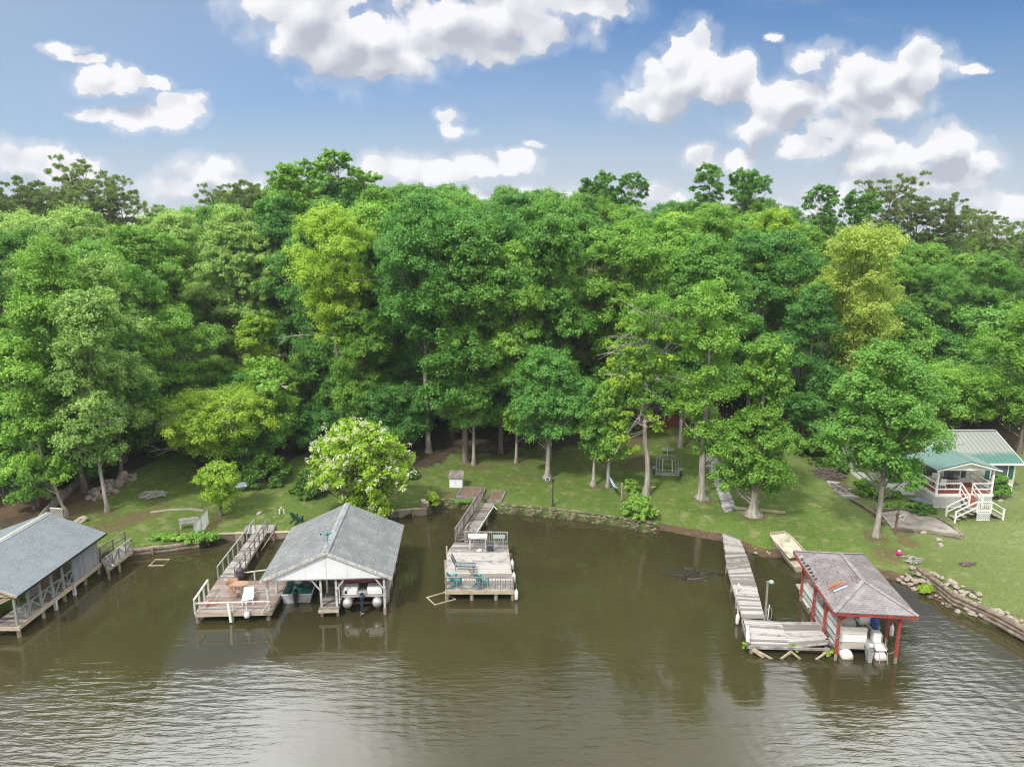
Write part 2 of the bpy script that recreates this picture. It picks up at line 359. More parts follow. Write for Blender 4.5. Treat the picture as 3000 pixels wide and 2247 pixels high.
def height(x, y):
    d = sdist(x, y); x = np.asarray(x, float); y = np.asarray(y, float)
    dl = np.maximum(d, 0)
    nat = sstep(10.2, 11.6, x)*(1-sstep(26.6, 27.4, x))
    hard = np.where(d > 0, .58, -1.9+2.4*sstep(-.7, -.12, d))
    soft = np.where(d > 0, .10+.75*sstep(0, 2.6, d), np.maximum(.10+.6*d, -1.9))
    z = hard*(1-nat)+soft*nat
    rise = .042*np.minimum(dl, 45)+.02*np.clip(dl-45, 0, 120)
    return z+rise+und(x, y)*sstep(.5, 8, d)
def hz(x, y): return float(height(np.array([x]), np.array([y]))[0])
def G(px, py):
    r = ray(px, py); t = 38.0; p = None
    ts = np.arange(34, 260, .1); X = r[0]*ts; Y = r[1]*ts; Z = CAM_H+r[2]*ts; Hh = height(X, Y)
    k = np.argmax(Z < Hh); t0 = ts[k]; return Vector((r[0]*t0, r[1]*t0, float(Hh[k])))

# lawn / litter map
LAWN = [(-400,1600),(0,1565),(110,1545),(190,1490),(320,1425),(380,1390),(470,1345),(540,1335),(600,1395),(690,1430),(790,1410),(850,1350),(930,1335),(1060,1345),(1180,1375),(1250,1378),(1330,1350),(1430,1335),(1600,1325),(1700,1305),(1830,1262),(1950,1250),(2050,1258),(2300,1255),(2400,1300),(2440,1360),(2520,1400),(2700,1430),(2960,1330),(3300,1290),(3600,1280)]
LW = np.array([[G(a, b)[0], G(a, b)[1]] for a, b in LAWN])
def lawn_edge(x): return np.interp(x, LW[:, 0], LW[:, 1])
def axis_grid(lo, a, b, hi, step, grow=1.12):
    c = list(np.arange(a, b+1e-6, step)); s = step; v = b
    while v < hi: s *= grow; v += s; c.append(v)
    s = step; v = a
    while v > lo: s *= grow; v -= s; c.insert(0, v)
    return np.array(c)
gx = axis_grid(-2500, -46, 46, 2500, .4); gy = axis_grid(-600, 28, 92, 4200, .4)
GX, GY = np.meshgrid(gx, gy); GZ = height(GX.ravel(), GY.ravel())
nx, ny = len(gx), len(gy)
def gridmesh(name, X, Y, Z, nx, ny):
    me = D.meshes.new(name); nv = nx*ny; co = np.stack([X.ravel(), Y.ravel(), Z.ravel()], 1).astype(np.float32)
    i = np.arange((nx-1)*(ny-1)); r_ = i//(nx-1); c_ = i % (nx-1); a = r_*nx+c_
    q = np.stack([a, a+1, a+nx+1, a+nx], 1).astype(np.int32)
    me.vertices.add(nv); me.vertices.foreach_set('co', co.ravel()); me.loops.add(q.size); me.loops.foreach_set('vertex_index', q.ravel())
    me.polygons.add(len(q)); me.polygons.foreach_set('loop_start', np.arange(0, q.size, 4, dtype=np.int32))
    me.update(calc_edges=True); me.polygons.foreach_set('use_smooth', np.ones(len(q), bool)); return me
gm = gridmesh('ground', GX, GY, GZ, nx, ny)
DD = sdist(GX.ravel(), GY.ravel()); fx = GX.ravel(); fy = GY.ravel()
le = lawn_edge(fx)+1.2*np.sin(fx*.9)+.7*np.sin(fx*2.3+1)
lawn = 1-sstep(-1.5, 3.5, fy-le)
# open verge beyond the wood (a road runs behind the lots)
verge = sstep(96, 99, fy)*(1-sstep(106, 110, fy))
lawn = np.maximum(lawn, verge*.8)
dirt_shade = np.zeros(len(fx))
def spot(px, py, r_, s=1.0, el=1.0):
    g = G(px, py); global dirt_shade
    q = np.sqrt((fx-g[0])**2+((fy-g[1])/el)**2); dirt_shade = np.maximum(dirt_shade, s*(1-sstep(r_*.35, r_, q)))
for a in [(60,1470,5,.8),(150,1450,3.5,.9),(250,1490,2.5,.8),(320,1545,2.5,.7),(380,1520,2.2,.8),(440,1510,1.8,.7),(470,1480,2,.6),(250,1450,3,.8),(640,1520,1.6,.7),(620,1545,1.2,.6),
          (520,1560,1.0,.6),(430,1565,1.0,.5),(1370,1450,2.4,.8),(1310,1450,1.8,.6),(1300,1480,1.4,.6),(1500,1400,2.6,.5),(1560,1400,2.2,.5),(1400,1365,3,.6),(2070,1465,1.2,.9),(2207,1512,1.5,.9),(2150,1500,1,.4),
          (2560,1565,1.5,.7),(2700,1600,1.2,.5),(2660,1590,1.3,.8),(2640,1560,1.2,.7),(2600,1625,2.0,.6),(2835,1655,.8,.6),(2950,1660,1.4,.3),(2960,1810,1.5,.6),(2330,1450,1.5,.4),(2460,1480,1.2,.5),
          (2440,1400,2.5,.6),(820,1400,3,.5),(1200,1390,3,.6),(1700,1370,3,.5),(1850,1350,4,.7),(1840,1290,4,.8),(2000,1290,4,.5),(730,1570,2,.4),(1740,1425,1.2,.6),(1780,1430,1.2,.6),(1604,1405,1.3,.7),(1893,1455,1.2,.5),(1388,1362,1.6,.7),(1512,1360,1.8,.6),(2567,1575,1.6,.7),(315,1502,1.4,.7),(195,1515,1.6,.8),(1500,1345,4,.6),(1650,1335,4,.55),(1450,1395,2.2,.45),(1780,1340,3,.55),(1560,1430,1.4,.35),(2300,1300,3,.45),(2120,1290,3,.5),(2500,1450,1.5,.5),(2700,1640,1.6,.4),(2900,1740,2,.35),(2780,1600,2,.3),(2240,1590,1.4,.35),(2350,1540,1.8,.3),(560,1480,2,.35),(650,1420,2,.4)]:  # bare soil; the centre rear spots also paint shade into the lawn
    spot(*a)
nat = sstep(10.4, 11.8, fx)*(1-sstep(26.4, 27.2, fx))
bank = (1-sstep(.15, 1.1, DD))*nat*(DD > -3)
mud = (1-sstep(-.25, .05, DD))*(1-nat)
for nm, arr in (('lawn', lawn), ('soil', dirt_shade), ('bank', np.clip(bank, 0, 1)), ('mud', mud)):
    at = gm.attributes.new(nm, 'FLOAT', 'POINT'); at.data.foreach_set('value', arr.astype(np.float32))
m, t, b = newmat('ground')
geo = t.new('ShaderNodeTexCoord').outputs['Object']
A = lambda n: t.new('ShaderNodeAttribute', attribute_name=n).outputs['Fac']
n1 = t.noise(geo, .35, 5, .6); n2 = t.noise(geo, 2.6, 6, .7); n3 = t.noise(geo, 16, 4, .7); n4 = t.noise(geo, 1.1, 6, .7)
g = t.mix(t.ramp(n1, .35, .65), c4((.20,.31,.055)), c4((.135,.225,.04)))
g = t.mix(t.ramp(n2, .4, .7, 0, .6), g, c4((.30,.34,.12)))
g = t.mix(t.ramp(t.noise(geo, 9, 5, .8), .42, .68, 0, .85), g, c4((.075,.125,.022))); g = t.mix(t.ramp(n3, .3, .75, 0, .75), g, c4((.085,.15,.03)))
g = t.mix(t.ramp(n4, .50, .66, 0, .7), g, c4((.34,.32,.17)))
pale = t.ramp(t.sep(geo)[0], 22.0, 33.0, 0.0, .5); g = t.mix(pale, g, c4((.29,.32,.15)))
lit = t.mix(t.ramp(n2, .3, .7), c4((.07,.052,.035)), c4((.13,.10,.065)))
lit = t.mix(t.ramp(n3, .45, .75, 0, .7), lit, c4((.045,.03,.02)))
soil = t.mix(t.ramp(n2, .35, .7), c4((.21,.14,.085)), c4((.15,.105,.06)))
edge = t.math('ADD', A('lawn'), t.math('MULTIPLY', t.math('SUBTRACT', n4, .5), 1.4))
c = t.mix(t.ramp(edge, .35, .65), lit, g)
se = t.math('ADD', A('soil'), t.math('MULTIPLY', t.math('SUBTRACT', n2, .5), 1.3))
c = t.mix(t.ramp(se, .38, .72, 0, .85), c, soil)
clay = t.mix(t.ramp(n2, .35, .65), c4((.20,.125,.08)), c4((.11,.085,.055)))
be = t.math('ADD', A('bank'), t.math('MULTIPLY', t.math('SUBTRACT', n4, .5), 1.0))
c = t.mix(t.ramp(be, .4, .6), c, clay)
c = t.mix(A('mud'), c, c4((.05,.045,.028)))
t.l.new(c, b.inputs['Base Color']); b.inputs['Roughness'].default_value = .95; b.inputs['Specular IOR Level'].default_value = .15
bn = t.new('ShaderNodeBump'); bn.inputs['Strength'].default_value = .9; bn.inputs['Distance'].default_value = .08
t.l.new(t.math('ADD', n3, t.noise(geo, 40, 2)), bn.inputs['Height']); t.l.new(bn.outputs[0], b.inputs['Normal'])
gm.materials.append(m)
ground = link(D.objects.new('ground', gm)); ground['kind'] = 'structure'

# water
m, t, b = newmat('lake_water')
geo = t.new('ShaderNodeTexCoord').outputs['Object']
b.inputs['Base Color'].default_value = (.07,.06,.03,1); b.inputs['Roughness'].default_value = .02; b.inputs['IOR'].default_value = 1.62
turb = t.mix(t.ramp(t.noise(geo, .09, 4, .6), .35, .7), c4((.050,.045,.019)), c4((.038,.035,.015)))
t.l.new(turb, b.inputs['Base Color'])
def wave(rot, sx, sy, sc, dt, det=4):
    mp = t.new('ShaderNodeMapping'); mp.inputs['Rotation'].default_value = (0,0,R(rot)); mp.inputs['Scale'].default_value = (sx, sy, 1); t.l.new(geo, mp.inputs[0])
    return t.noise(mp.outputs[0], sc, det, .5, dt)
h1 = wave(24, .34, 1.6, 1.9, .5); h2 = wave(-26, .36, 1.5, 1.7, .4); h3 = wave(5, .8, 1.6, 6.5, .2)
patch = t.ramp(t.noise(t.vm('MULTIPLY', geo, (1.0, 1.6, 1)), .075, 4, .55), .38, .60, .12, 1.0)
hh = t.math('ADD', t.math('ADD', h1, t.math('MULTIPLY', h2, .8)), t.math('MULTIPLY', h3, .2))
wv = t.new('ShaderNodeTexWave', wave_type='BANDS', bands_direction='DIAGONAL', wave_profile='SIN')
mpv = t.new('ShaderNodeMapping'); mpv.inputs['Rotation'].default_value = (0,0,R(33)); t.l.new(geo, mpv.inputs[0]); t.l.new(mpv.outputs[0], wv.inputs[0])
wv.inputs['Scale'].default_value = .55; wv.inputs['Distortion'].default_value = 5; wv.inputs['Detail'].default_value = 2; wv.inputs['Detail Scale'].default_value = .6
hh = t.math('ADD', hh, t.math('MULTIPLY', wv.outputs[1], .12))
bn = t.new('ShaderNodeBump'); bn.inputs['Distance'].default_value = .05; shel = t.ramp(t.sep(geo)[1], 27.0, 44.0, 1.0, .30); t.l.new(t.math('MULTIPLY', patch, t.math('MULTIPLY', shel, .56)), bn.inputs['Strength'])
t.l.new(hh, bn.inputs['Height']); t.l.new(bn.outputs[0], b.inputs['Normal'])
mb = MB(); mb.add([(-2400,-600,0),(600,-600,0),(600,52,0),(-2400,75,0)], [(0,1,2,3)])
wobj = mb.build('water', m); wobj['kind'] = 'structure'

# ---------------------------------------------------------------- foliage builders
def quadmesh(name, co, tint, mat):
    n = len(co)//4; me = D.meshes.new(name)
    me.vertices.add(n*4); me.vertices.foreach_set('co', co.astype(np.float32).ravel())
    me.loops.add(n*4); me.loops.foreach_set('vertex_index', np.arange(n*4, dtype=np.int32))
    me.polygons.add(n); me.polygons.foreach_set('loop_start', np.arange(0, n*4, 4, dtype=np.int32))
    me.update(calc_edges=True)
    at = me.attributes.new('tint', 'FLOAT', 'FACE'); at.data.foreach_set('value', tint.astype(np.float32))
    me.materials.append(mat); return me
def unit(v): return v/np.maximum(np.linalg.norm(v, axis=1, keepdims=True), 1e-6)
def leaves_at(rs, pos, nrm, size, asp=.62, fold=.25):
    n = len(pos); nrm = unit(nrm); r_ = rs.normal(size=(n, 3)); a = unit(np.cross(nrm, r_)); b_ = np.cross(nrm, a)
    s = size[:, None] if hasattr(size, 'shape') else size
    co = np.empty((n, 4, 3)); co[:, 0] = pos-a*s; co[:, 1] = pos+b_*s*asp+nrm*s*fold; co[:, 2] = pos+a*s; co[:, 3] = pos-b_*s*asp+nrm*s*fold
    return co.reshape(-1, 3)
def puffs(rs, centres, radii, nsub, nleaf, lsize, flat=.62, droop=0.0):
    """leaf clumps: every clump is a bundle of small tufts on its upper shell"""
    C = np.repeat(centres, nsub, 0); RR = np.repeat(radii, nsub)
    d = rs.normal(size=(len(C), 3)); d[:, 2] = np.abs(d[:, 2])*.9-.35*rs.random(len(C)); d = unit(d)
    S = C+d*RR[:, None]*np.array([1, 1, flat])*(.55+.5*rs.random((len(C), 1)))
    sr = RR*(.30+.16*rs.random(len(C)))
    Ls = np.repeat(S, nleaf, 0); Lr = np.repeat(sr, nleaf); Ld = np.repeat(d, nleaf, 0)
    g = rs.normal(size=(len(Ls), 3)); g = unit(g)*(rs.random((len(Ls), 1))**.45); off = g*Lr[:, None]*np.array([1, 1, .8]); off[:, 2] -= droop*Lr*(g[:, 0]**2+g[:, 1]**2)
    off *= 1+(rs.random((len(Ls), 1)) < .22)*rs.random((len(Ls), 1))*1.3; pos = Ls+off
    nrm = g*.75+Ld*.45+np.array([0, 0, .55])+rs.normal(size=(len(Ls), 3))*.42
    sz = lsize*(.55+.85*rs.random(len(Ls)))
    tint = np.clip(.5+.33*rs.normal(size=len(Ls))+np.repeat(.16*rs.normal(size=len(S)), nleaf), 0, 1)
    return leaves_at(rs, pos, nrm, sz), tint
PROF = {'round': lambda t: np.sqrt(np.clip(1-(2*t-1)**2, .03, 1)), 'egg': lambda t: np.sin(np.pi*np.clip(t*.88+.12, 0, 1))**.62,
        'cone': lambda t: np.clip(1.08*(1-t)**.62, .12, 1)*np.clip(.55+t*3, 0, 1), 'column': lambda t: np.clip(1.25*np.sin(np.pi*np.clip(t*.94+.05, 0, 1))**.35, .1, 1)*.8,
        'umbrella': lambda t: np.clip(.45+.75*t, 0, 1)*np.sqrt(np.clip(1-np.clip((t-.62)/.4, 0, 1)**2, .02, 1)), 'vase': lambda t: np.clip(.35+.95*t, 0, 1)*np.sqrt(np.clip(1.02-np.clip((t-.55)/.46, 0, 1)**2, .03, 1))}
def limb(mb, a, b_, r0, r1, rnd, sag=.12, n=5, sides=5):
    a = Vector(a); b_ = Vector(b_); L = (b_-a).length; pts = []; rr = []
    j = Vector((rnd.uniform(-1, 1), rnd.uniform(-1, 1), rnd.uniform(-.3, .3)))*L*.07
    for i in range(n+1):
        u = i/n; p = a.lerp(b_, u)+j*math.sin(math.pi*u)+Vector((0, 0, -sag*L*math.sin(math.pi*u)*.5)); pts.append(p); rr.append(r0*(1-u)+r1*u)
    mb.tube(pts, rr, sides, cap=False); return pts
def make_tree(seed, H, Rc, zb, prof='egg', ncl=70, rcl=1.3, nsub=9, nleaf=42, ls=.17, r0=.32, leaf='mid', bark='bark', lean=(0,0), flat=.82, fill=.35, ell=1.0, trunk_pts=None,
              dead=0, flare=1.5, droop=0.0, bareness=1.0, off=(0, 0), crown_name='crown', lsc=.56, lobes=0):
    """returns (trunk mesh, crown mesh); base at origin, H total height, crown from zb to H with radius Rc"""
    rnd = random.Random(seed); rs = np.random.RandomState(seed)
    pts = []
    if trunk_pts: pts = [Vector(p) for p in trunk_pts]
    else:
        ph = rnd.uniform(0, 6.28)
        for i in range(9):
            u = i/8; pts.append(Vector((lean[0]*u+math.sin(u*5+ph)*.018*H*u, lean[1]*u+math.cos(u*4+ph)*.018*H*u, H*.9*u)))
    def trunk_at(z):
        for i in range(len(pts)-1):
            if pts[i+1].z >= z: 
                k = (z-pts[i].z)/max(pts[i+1].z-pts[i].z, 1e-4); return pts[i].lerp(pts[i+1], k)
        return pts[-1].copy()
    tb = MB(); fine = [pts[0]+Vector((0, 0, -.3)), pts[0]+Vector((0,0,.12)), pts[0]+Vector((0, 0, .5))]+[trunk_at(pts[0].z+(pts[-1].z-pts[0].z)*k/14) for k in range(1, 15)]
    rr = [r0*flare*1.15, r0*flare, r0*1.12]+[r0*(1-.9*(k/14)**1.1) for k in range(1, 15)]
    tb.tube(fine, rr, 10)
    if flare > 1.6:
        for k in range(6):
            a = k*1.047+rnd.uniform(-.3, .3); tb.tube([(0,0,.55), (math.cos(a)*r0*1.5, math.sin(a)*r0*1.5, .16), (math.cos(a)*r0*2.5, math.sin(a)*r0*2.5, -.08)], [r0*.45, r0*.36, r0*.15], 6)
    # clump centres: the crown is a handful of limb lobes of uneven size, so its outline is ragged with gaps between
    cs = []; pf = PROF[prof]; ph1 = rnd.uniform(0, 6); hc = H-zb; nl = int(lobes or max(5, min(15, 4+hc*1.15/max(Rc, 1)+ncl/14))); mind = rcl*.86
    LB = []
    for i in range(nl):
        t_ = (i+rnd.uniform(.15, .85))/nl; re_ = float(pf(np.array([t_]))[0])*Rc*(1+.20*math.sin(2*i*2.4+ph1)); rl = max(rcl*1.05, Rc*.46*rnd.uniform(.65, 1.2)); a = i*2.4+rnd.uniform(-.5, .5)
        z_ = min(zb+t_*hc-rl*.45*t_+rl*.5*(1-t_), H-rl*.9-rcl*.25)+(rnd.uniform(-.25, .15)*rl if t_ > .8 else 0); c_ = trunk_at(z_); q = max(0, re_-rl)*rnd.uniform(.85, 1.12); LB.append((np.array([c_.x+off[0]+math.cos(a)*q, c_.y+off[1]+math.sin(a)*q*ell, z_]), rl))
    wsum = sum(l[1]**2 for l in LB)
    for (lc, rl) in LB:
        need = max(3, int(ncl*1.15*rl*rl/wsum)); tr_ = 0; got = 0
        while got < need and tr_ < need*30:
            tr_ += 1; d = rs.normal(size=3); d /= np.linalg.norm(d)
            if d[2] < -.45: continue
            rr_ = max(.1, rl-rcl*.55)*(1 if rs.random() > .15 else rs.random()); p = lc+d*rr_*np.array([1, 1, .85]); p[2] = min(p[2], H-rcl*.1)
            if all((p[0]-o[0])**2+(p[1]-o[1])**2+((p[2]-o[2])*1.2)**2 > mind**2 for o in cs): cs.append(p); got += 1
    cs = np.array(cs); rad = rcl*(.7+.55*rs.random(len(cs)))
    for i, c_ in enumerate(cs):
        tt = (c_[2]-zb)/(H-zb); hr = math.hypot(c_[0]-trunk_at(c_[2]).x, c_[1]-trunk_at(c_[2]).y)
        za = max(zb*.75, c_[2]-hr*(.75 if prof != 'umbrella' else .35)-.4); s = trunk_at(za); k = (za/(H*.9))
        if i % 2 == 0 or hr > Rc*.5: limb(tb, s, Vector(c_)-Vector((0,0,.1)), max(.03, r0*.34*(1-.7*min(1, k))), .025, rnd, .10)
    for i in range(dead):
        za = zb+rnd.random()*(H-zb)*.8; s = trunk_at(za); a = rnd.uniform(0, 6.28); L = Rc*rnd.uniform(.7, 1.2)
        e = s+Vector((math.cos(a)*L, -abs(math.sin(a))*L*.8, rnd.uniform(-.5, 1.4))); pp = limb(tb, s, e, .07, .02, rnd, -.1, 6)
        for k in range(5):
            b2 = pp[rnd.randint(2, 5)]; limb(tb, b2, b2+Vector((rnd.uniform(-1,1), rnd.uniform(-1,1), rnd.uniform(-.6, .9)))*L*.3, .03, .01, rnd, 0, 3, 4)
    me_t = D.meshes.new('trunk'); me_t.from_pydata(tb.v, [], tb.f); me_t.materials.append(M[bark]); me_t.polygons.foreach_set('use_smooth', [True]*len(me_t.polygons))
    if leaf == 'pine':
        C = np.repeat(cs, nsub, 0); RR = np.repeat(rad, nsub); d = rs.normal(size=(len(C), 3)); d[:, 2] = np.abs(d[:, 2])*.8; d = unit(d)
        S = C+d*RR[:, None]*np.array([1, 1, .55])*rs.random((len(C), 1))**.5
        Ls = np.repeat(S, nleaf, 0); g = rs.normal(size=(len(Ls), 3)); g[:, 2] += .5; g = unit(g); L = ls*(.8+.5*rs.random((len(Ls), 1)))
        sd_ = unit(np.cross(g, rs.normal(size=(len(Ls), 3))))*.028; co = np.empty((len(Ls), 4, 3))
        co[:, 0] = Ls-sd_*.5; co[:, 1] = Ls+sd_*.5; co[:, 2] = Ls+g*L+sd_; co[:, 3] = Ls+g*L-sd_
        co = co.reshape(-1, 3); tint = rs.random(len(Ls))
    else: co, tint = puffs(rs, cs, rad, nsub, int(nleaf*2.3), ls*lsc, flat, droop)
    return me_t, quadmesh(crown_name, co, tint, LM[leaf]), cs
def plant_tree(meshes, name, label, cat, loc, rz=0, sc=(1,1,1), group=None, leaf=None):
    o = thing(name, label, cat, loc, rz, group); o.scale = sc
    tr = link(D.objects.new('trunk', meshes[0])); tr.parent = o
    cr = link(D.objects.new('crown', meshes[1])); cr.parent = o
    if leaf:
        cr.material_slots[0].link = 'OBJECT'; cr.material_slots[0].material = LM[leaf]
    return o
def m_per_px(loc):      # metres per photo pixel at a place
    d = loc[1]*math.cos(PITCH)-(loc[2]-CAM_H)*math.sin(PITCH); return d/FPX
def hero(seed, base, top, bot, hw, leaf, label, name='broadleaf_tree', cat='tree', dx=0, at=None, **kw):
    """tree placed at base pixel; top/bot are pixel rows of crown top/bottom, hw crown half width in px"""
    g = at or G(*base); H = V(base[0], top, g.y).z-g.z; s = m_per_px((0, g.y, g.z+H*.6)); Rc = hw*s
    zb = max(.6, min(H*.8, V(base[0], bot, g.y-Rc*.55).z-g.z)); kw.setdefault('lean', (dx*s, 0)); kw['r0'] = kw.get('r0', .32)*.56; vol = Rc*Rc*(H-zb)
    rcl = kw.pop('rcl', max(.8, min(1.55, Rc*.30))); dn = kw.pop('dn', 1.0)
    ncl = kw.pop('ncl', int(max(18, min(150, 4*math.pi*((Rc*Rc*2+((H-zb)/2)**2)/3)/(rcl*rcl)*.62*dn))))
    ms = make_tree(seed, H, Rc, zb, ncl=ncl, rcl=rcl, leaf=leaf, **kw)
    return plant_tree(ms, name, label, cat, g)

# ---------------------------------------------------------------- trees one can pick out
hero(11, (195,1513), 985, 1455, 120, 'fresh', 'slender leaning tree with a thin curved pale trunk beside the left boathouse roof', dx=-110, prof='column', bark='bark_pale', r0=.22, dn=.55, fill=.2, off=(0,0), rcl=1.0)
hero(12, (315,1500), 835, 1400, 130, 'pale', 'pale green tree with a straight pale trunk in front of the stone heap', prof='column', bark='bark_pale', r0=.27, dead=4, dx=-15, dn=.9)
hero(13, (247,1440), 700, 1350, 150, 'fresh', 'thick grey trunked tree behind the left stone heap', prof='egg', bark='bark', r0=.42, dx=-40)
hero(14, (357,1400), 720, 1300, 140, 'pale', 'tall pale tree rising just behind the stone heap', prof='egg', r0=.3, dx=20)
hero(15, (636,1384), 1130, 1385, 168, 'lime', 'lime green tree with flat layered branches left of the dark shrubs', prof='umbrella', dead=5, r0=.2, flat=.4, rcl=1.2, bark='bark_pale', dx=15, ls=.15)
hero(16, (648,1512), 1335, 1495, 80, 'lime', 'small lime green tree on the bank by the white bench', prof='egg', r0=.2, flat=.4, rcl=.75, dn=.8, ls=.13, nleaf=34)
hero(18, (1008,1310), 600, 1010, 140, 'lime', 'tall yellow green tulip tree with a forked pale trunk above the catalpa', prof='vase', bark='bark_pale', r0=.5, dx=-10, dead=3, ell=1.0)
hero(19, (1256,1325), 540, 1000, 190, 'deep', 'big dark green tree with a long straight trunk above the catalpa right side', bark='bark_pale', r0=.5, dx=-8, dead=2, ls=.18)
hero(191, (1150,1330), 1105, 1390, 120, 'deep', 'low dark green tree filling the shade right of the catalpa', r0=.2, ls=.16)
hero(192, (920,1330), 1180, 1385, 100, 'deep', 'dark understory tree left of the catalpa over bare soil', r0=.2)
hero(193, (1060,1320), 900, 1250, 110, 'fresh', 'vine wrapped mid height tree hugging the forked pale trunk', r0=.2, prof='column', ls=.16)
hero(20, (1388,1362), 665, 1290, 115, 'mid', 'tree with a short straight pale trunk behind the small white shed', bark='bark_pale', r0=.30)
hero(21, (1512,1357), 700, 1310, 100, 'fresh', 'slim shaded tree between the shed tree and the lamp post tree', bark='bark_pale', r0=.24)
hero(22, (1604,1402), 1010, 1330, 118, 'deep', 'dark crowned tree with a stout pale trunk behind the black lamp post', bark='bark_pale', r0=.42, prof='round', flare=1.7)
hero(221, (1612,1350), 1050, 1220, 85, 'olive', 'olive grey tree top behind the lamp post tree', r0=.25, rcl=1.0)
hero(23, (1738,1424), 1190, 1355, 60, 'mid', 'small tree with pale trunk just left of the hammock tree', bark='bark_pale', r0=.28, prof='egg', flare=1.9, rcl=.85)
hero(24, (1781,1428), 1100, 1362, 66, 'fresh', 'young tree holding the upper end of the hammock', bark='bark_pale', r0=.28, prof='egg', rcl=.85)
hero(26, (2055,1462), 820, 1390, 120, 'fresh', 'tall tree with thick pale trunk beside the stone footpath', bark='bark_pale', r0=.52, prof='column', dx=-10, flare=1.7, rcl=1.25)
hero(27, (2207,1508), 960, 1500, 128, 'fresh', 'dense broad based tree with a root flared trunk at the long plank', bark='bark_pale', r0=.58, prof='cone', flare=2.2, ls=.16, nleaf=50, dn=1.15)
hero(28, (2567,1572), 975, 1475, 172, 'mid', 'spreading tree with a plain grey trunk in front of the green roofed house', bark='bark_pale', r0=.36, prof='egg', flare=1.6, dx=-5, dn=.85, fill=.2)
hero(29, (2985,1330), 860, 1290, 150, 'fresh', 'bright green tree at the right frame edge behind the house', r0=.35)
hero(30, (1992,1312), 720, 1200, 90, 'mid', 'shaded tree with pale trunk beside the log cabin', bark='bark_pale', r0=.36)
hero(31, (2480,1290), 640, 1180, 150, 'gold', 'pale yellow green tree standing out above the house left end', prof='vase', r0=.4, ls=.17)
hero(32, (560,1300), 880, 1200, 130, 'fresh', 'bright maple with layered boughs above the left driveway', flat=.42, r0=.3, ls=.16)
hero(33, (760,1290), 905, 1190, 80, 'lime', 'narrow lime green tree in front of the grey roofed house', prof='column', r0=.25, flat=.45)
hero(34, (1735,1290), 735, 1080, 90, 'olive', 'tall olive grey tree top left of the sparse twisted tree', prof='vase', r0=.3)
hero(35, (20,1420), 1010, 1400, 110, 'fresh', 'bushy green tree at the left frame edge behind the boathouse', r0=.3)
hero(36, (2760,1300), 1050, 1270, 130, 'fresh', 'rounded bright tree directly behind the house ridge', r0=.35)
hero(37, (2350,1300), 820, 1290, 110, 'deep', 'dark tree behind the brush woodpile', r0=.3)

# sparse twisted tree with bare limbs, hand laid trunk
g = G(1893,1455); s_ = m_per_px((0, g.y, 8))
def tp(px, py): v = V(px, py, g.y); return (v.x-g.x, 0, v.z-g.z)
tpts = [(0,0,0), tp(1898,1400), tp(1897,1345), tp(1888,1290), tp(1890,1230), tp(1893,1180), tp(1896,1120), tp(1893,1060), tp(1905,980), tp(1915,900)]
ms = make_tree(77, tp(1900,835)[2], 4.6, tp(1900,1230)[2], prof='vase', ncl=34, rcl=1.0, nsub=7, nleaf=30, ls=.15, r0=.25, leaf='fresh', bark='bark_pale', trunk_pts=tpts, dead=9, fill=.1, flare=1.6)
o = plant_tree(ms, 'broadleaf_tree', 'sparse tree with twisted pale trunk and bare silvery limbs right of the hammock', 'tree', g)
rnd = random.Random(5); lb = MB(); lf = []
for (q, e) in (((1893,1180),(1830,1080)),((1893,1120),(1770,1090)),((1890,1200),(1800,1330)),((1893,1090),(1960,1000)),((1890,1170),(1870,1240)),((1895,1060),(1840,960))):
    pp = limb(lb, tp(*q), Vector(tp(*e))+Vector((0, rnd.uniform(-1.5, .3), 0)), .11, .03, rnd, -.05, 7, 6)
    for k in range(9):
        b2 = pp[rnd.randint(2, 7)]; e2 = b2+Vector((rnd.uniform(-1,1), rnd.uniform(-1,.4), rnd.uniform(-.8,.9)))*1.5; limb(lb, b2, e2, .035, .012, rnd, .1, 4, 4)
        if rnd.random() < .5: lf.append(e2)
lb.build('branch', M['deadwood'], o, True)
co, ti = puffs(np.random.RandomState(3), np.array([list(x) for x in lf]), np.full(len(lf), .6), 6, 26, .14)
cr = link(D.objects.new('foliage', quadmesh('foliage', co, ti, LM['lime']))); cr.parent = o
# bare dead branch hanging from the canopy, its own dead sapling
g = G(1392,1340)
sn = thing('dead_sapling', 'bleached leafless sapling arching in front of the tree behind the shed', 'dead tree', g)
def dp(px, py, dy=-2.0): v = V(px, py, g.y+dy); return (v.x-g.x, dy, v.z-g.z)
mb = MB(); mb.tube([(0,-1.2,-.2), dp(1388,1300,-1.2), dp(1390,1230,-1.5), dp(1386,1180), dp(1390,1130), dp(1358,1098)], [.09,.08,.07,.06,.05,.02], 6)
for q, e in (((1388,1215),(1345,1235)),((1386,1190),(1360,1170)),((1390,1225),(1408,1248)),((1387,1205),(1370,1250)),((1388,1180),(1400,1200)),((1388,1150),(1412,1140)),((1385,1240),(1352,1232))):
    limb(mb, dp(*q), dp(*e), .035, .012, rnd, .05, 4, 4)
mb.build('trunk', M['deadwood'], sn, True)

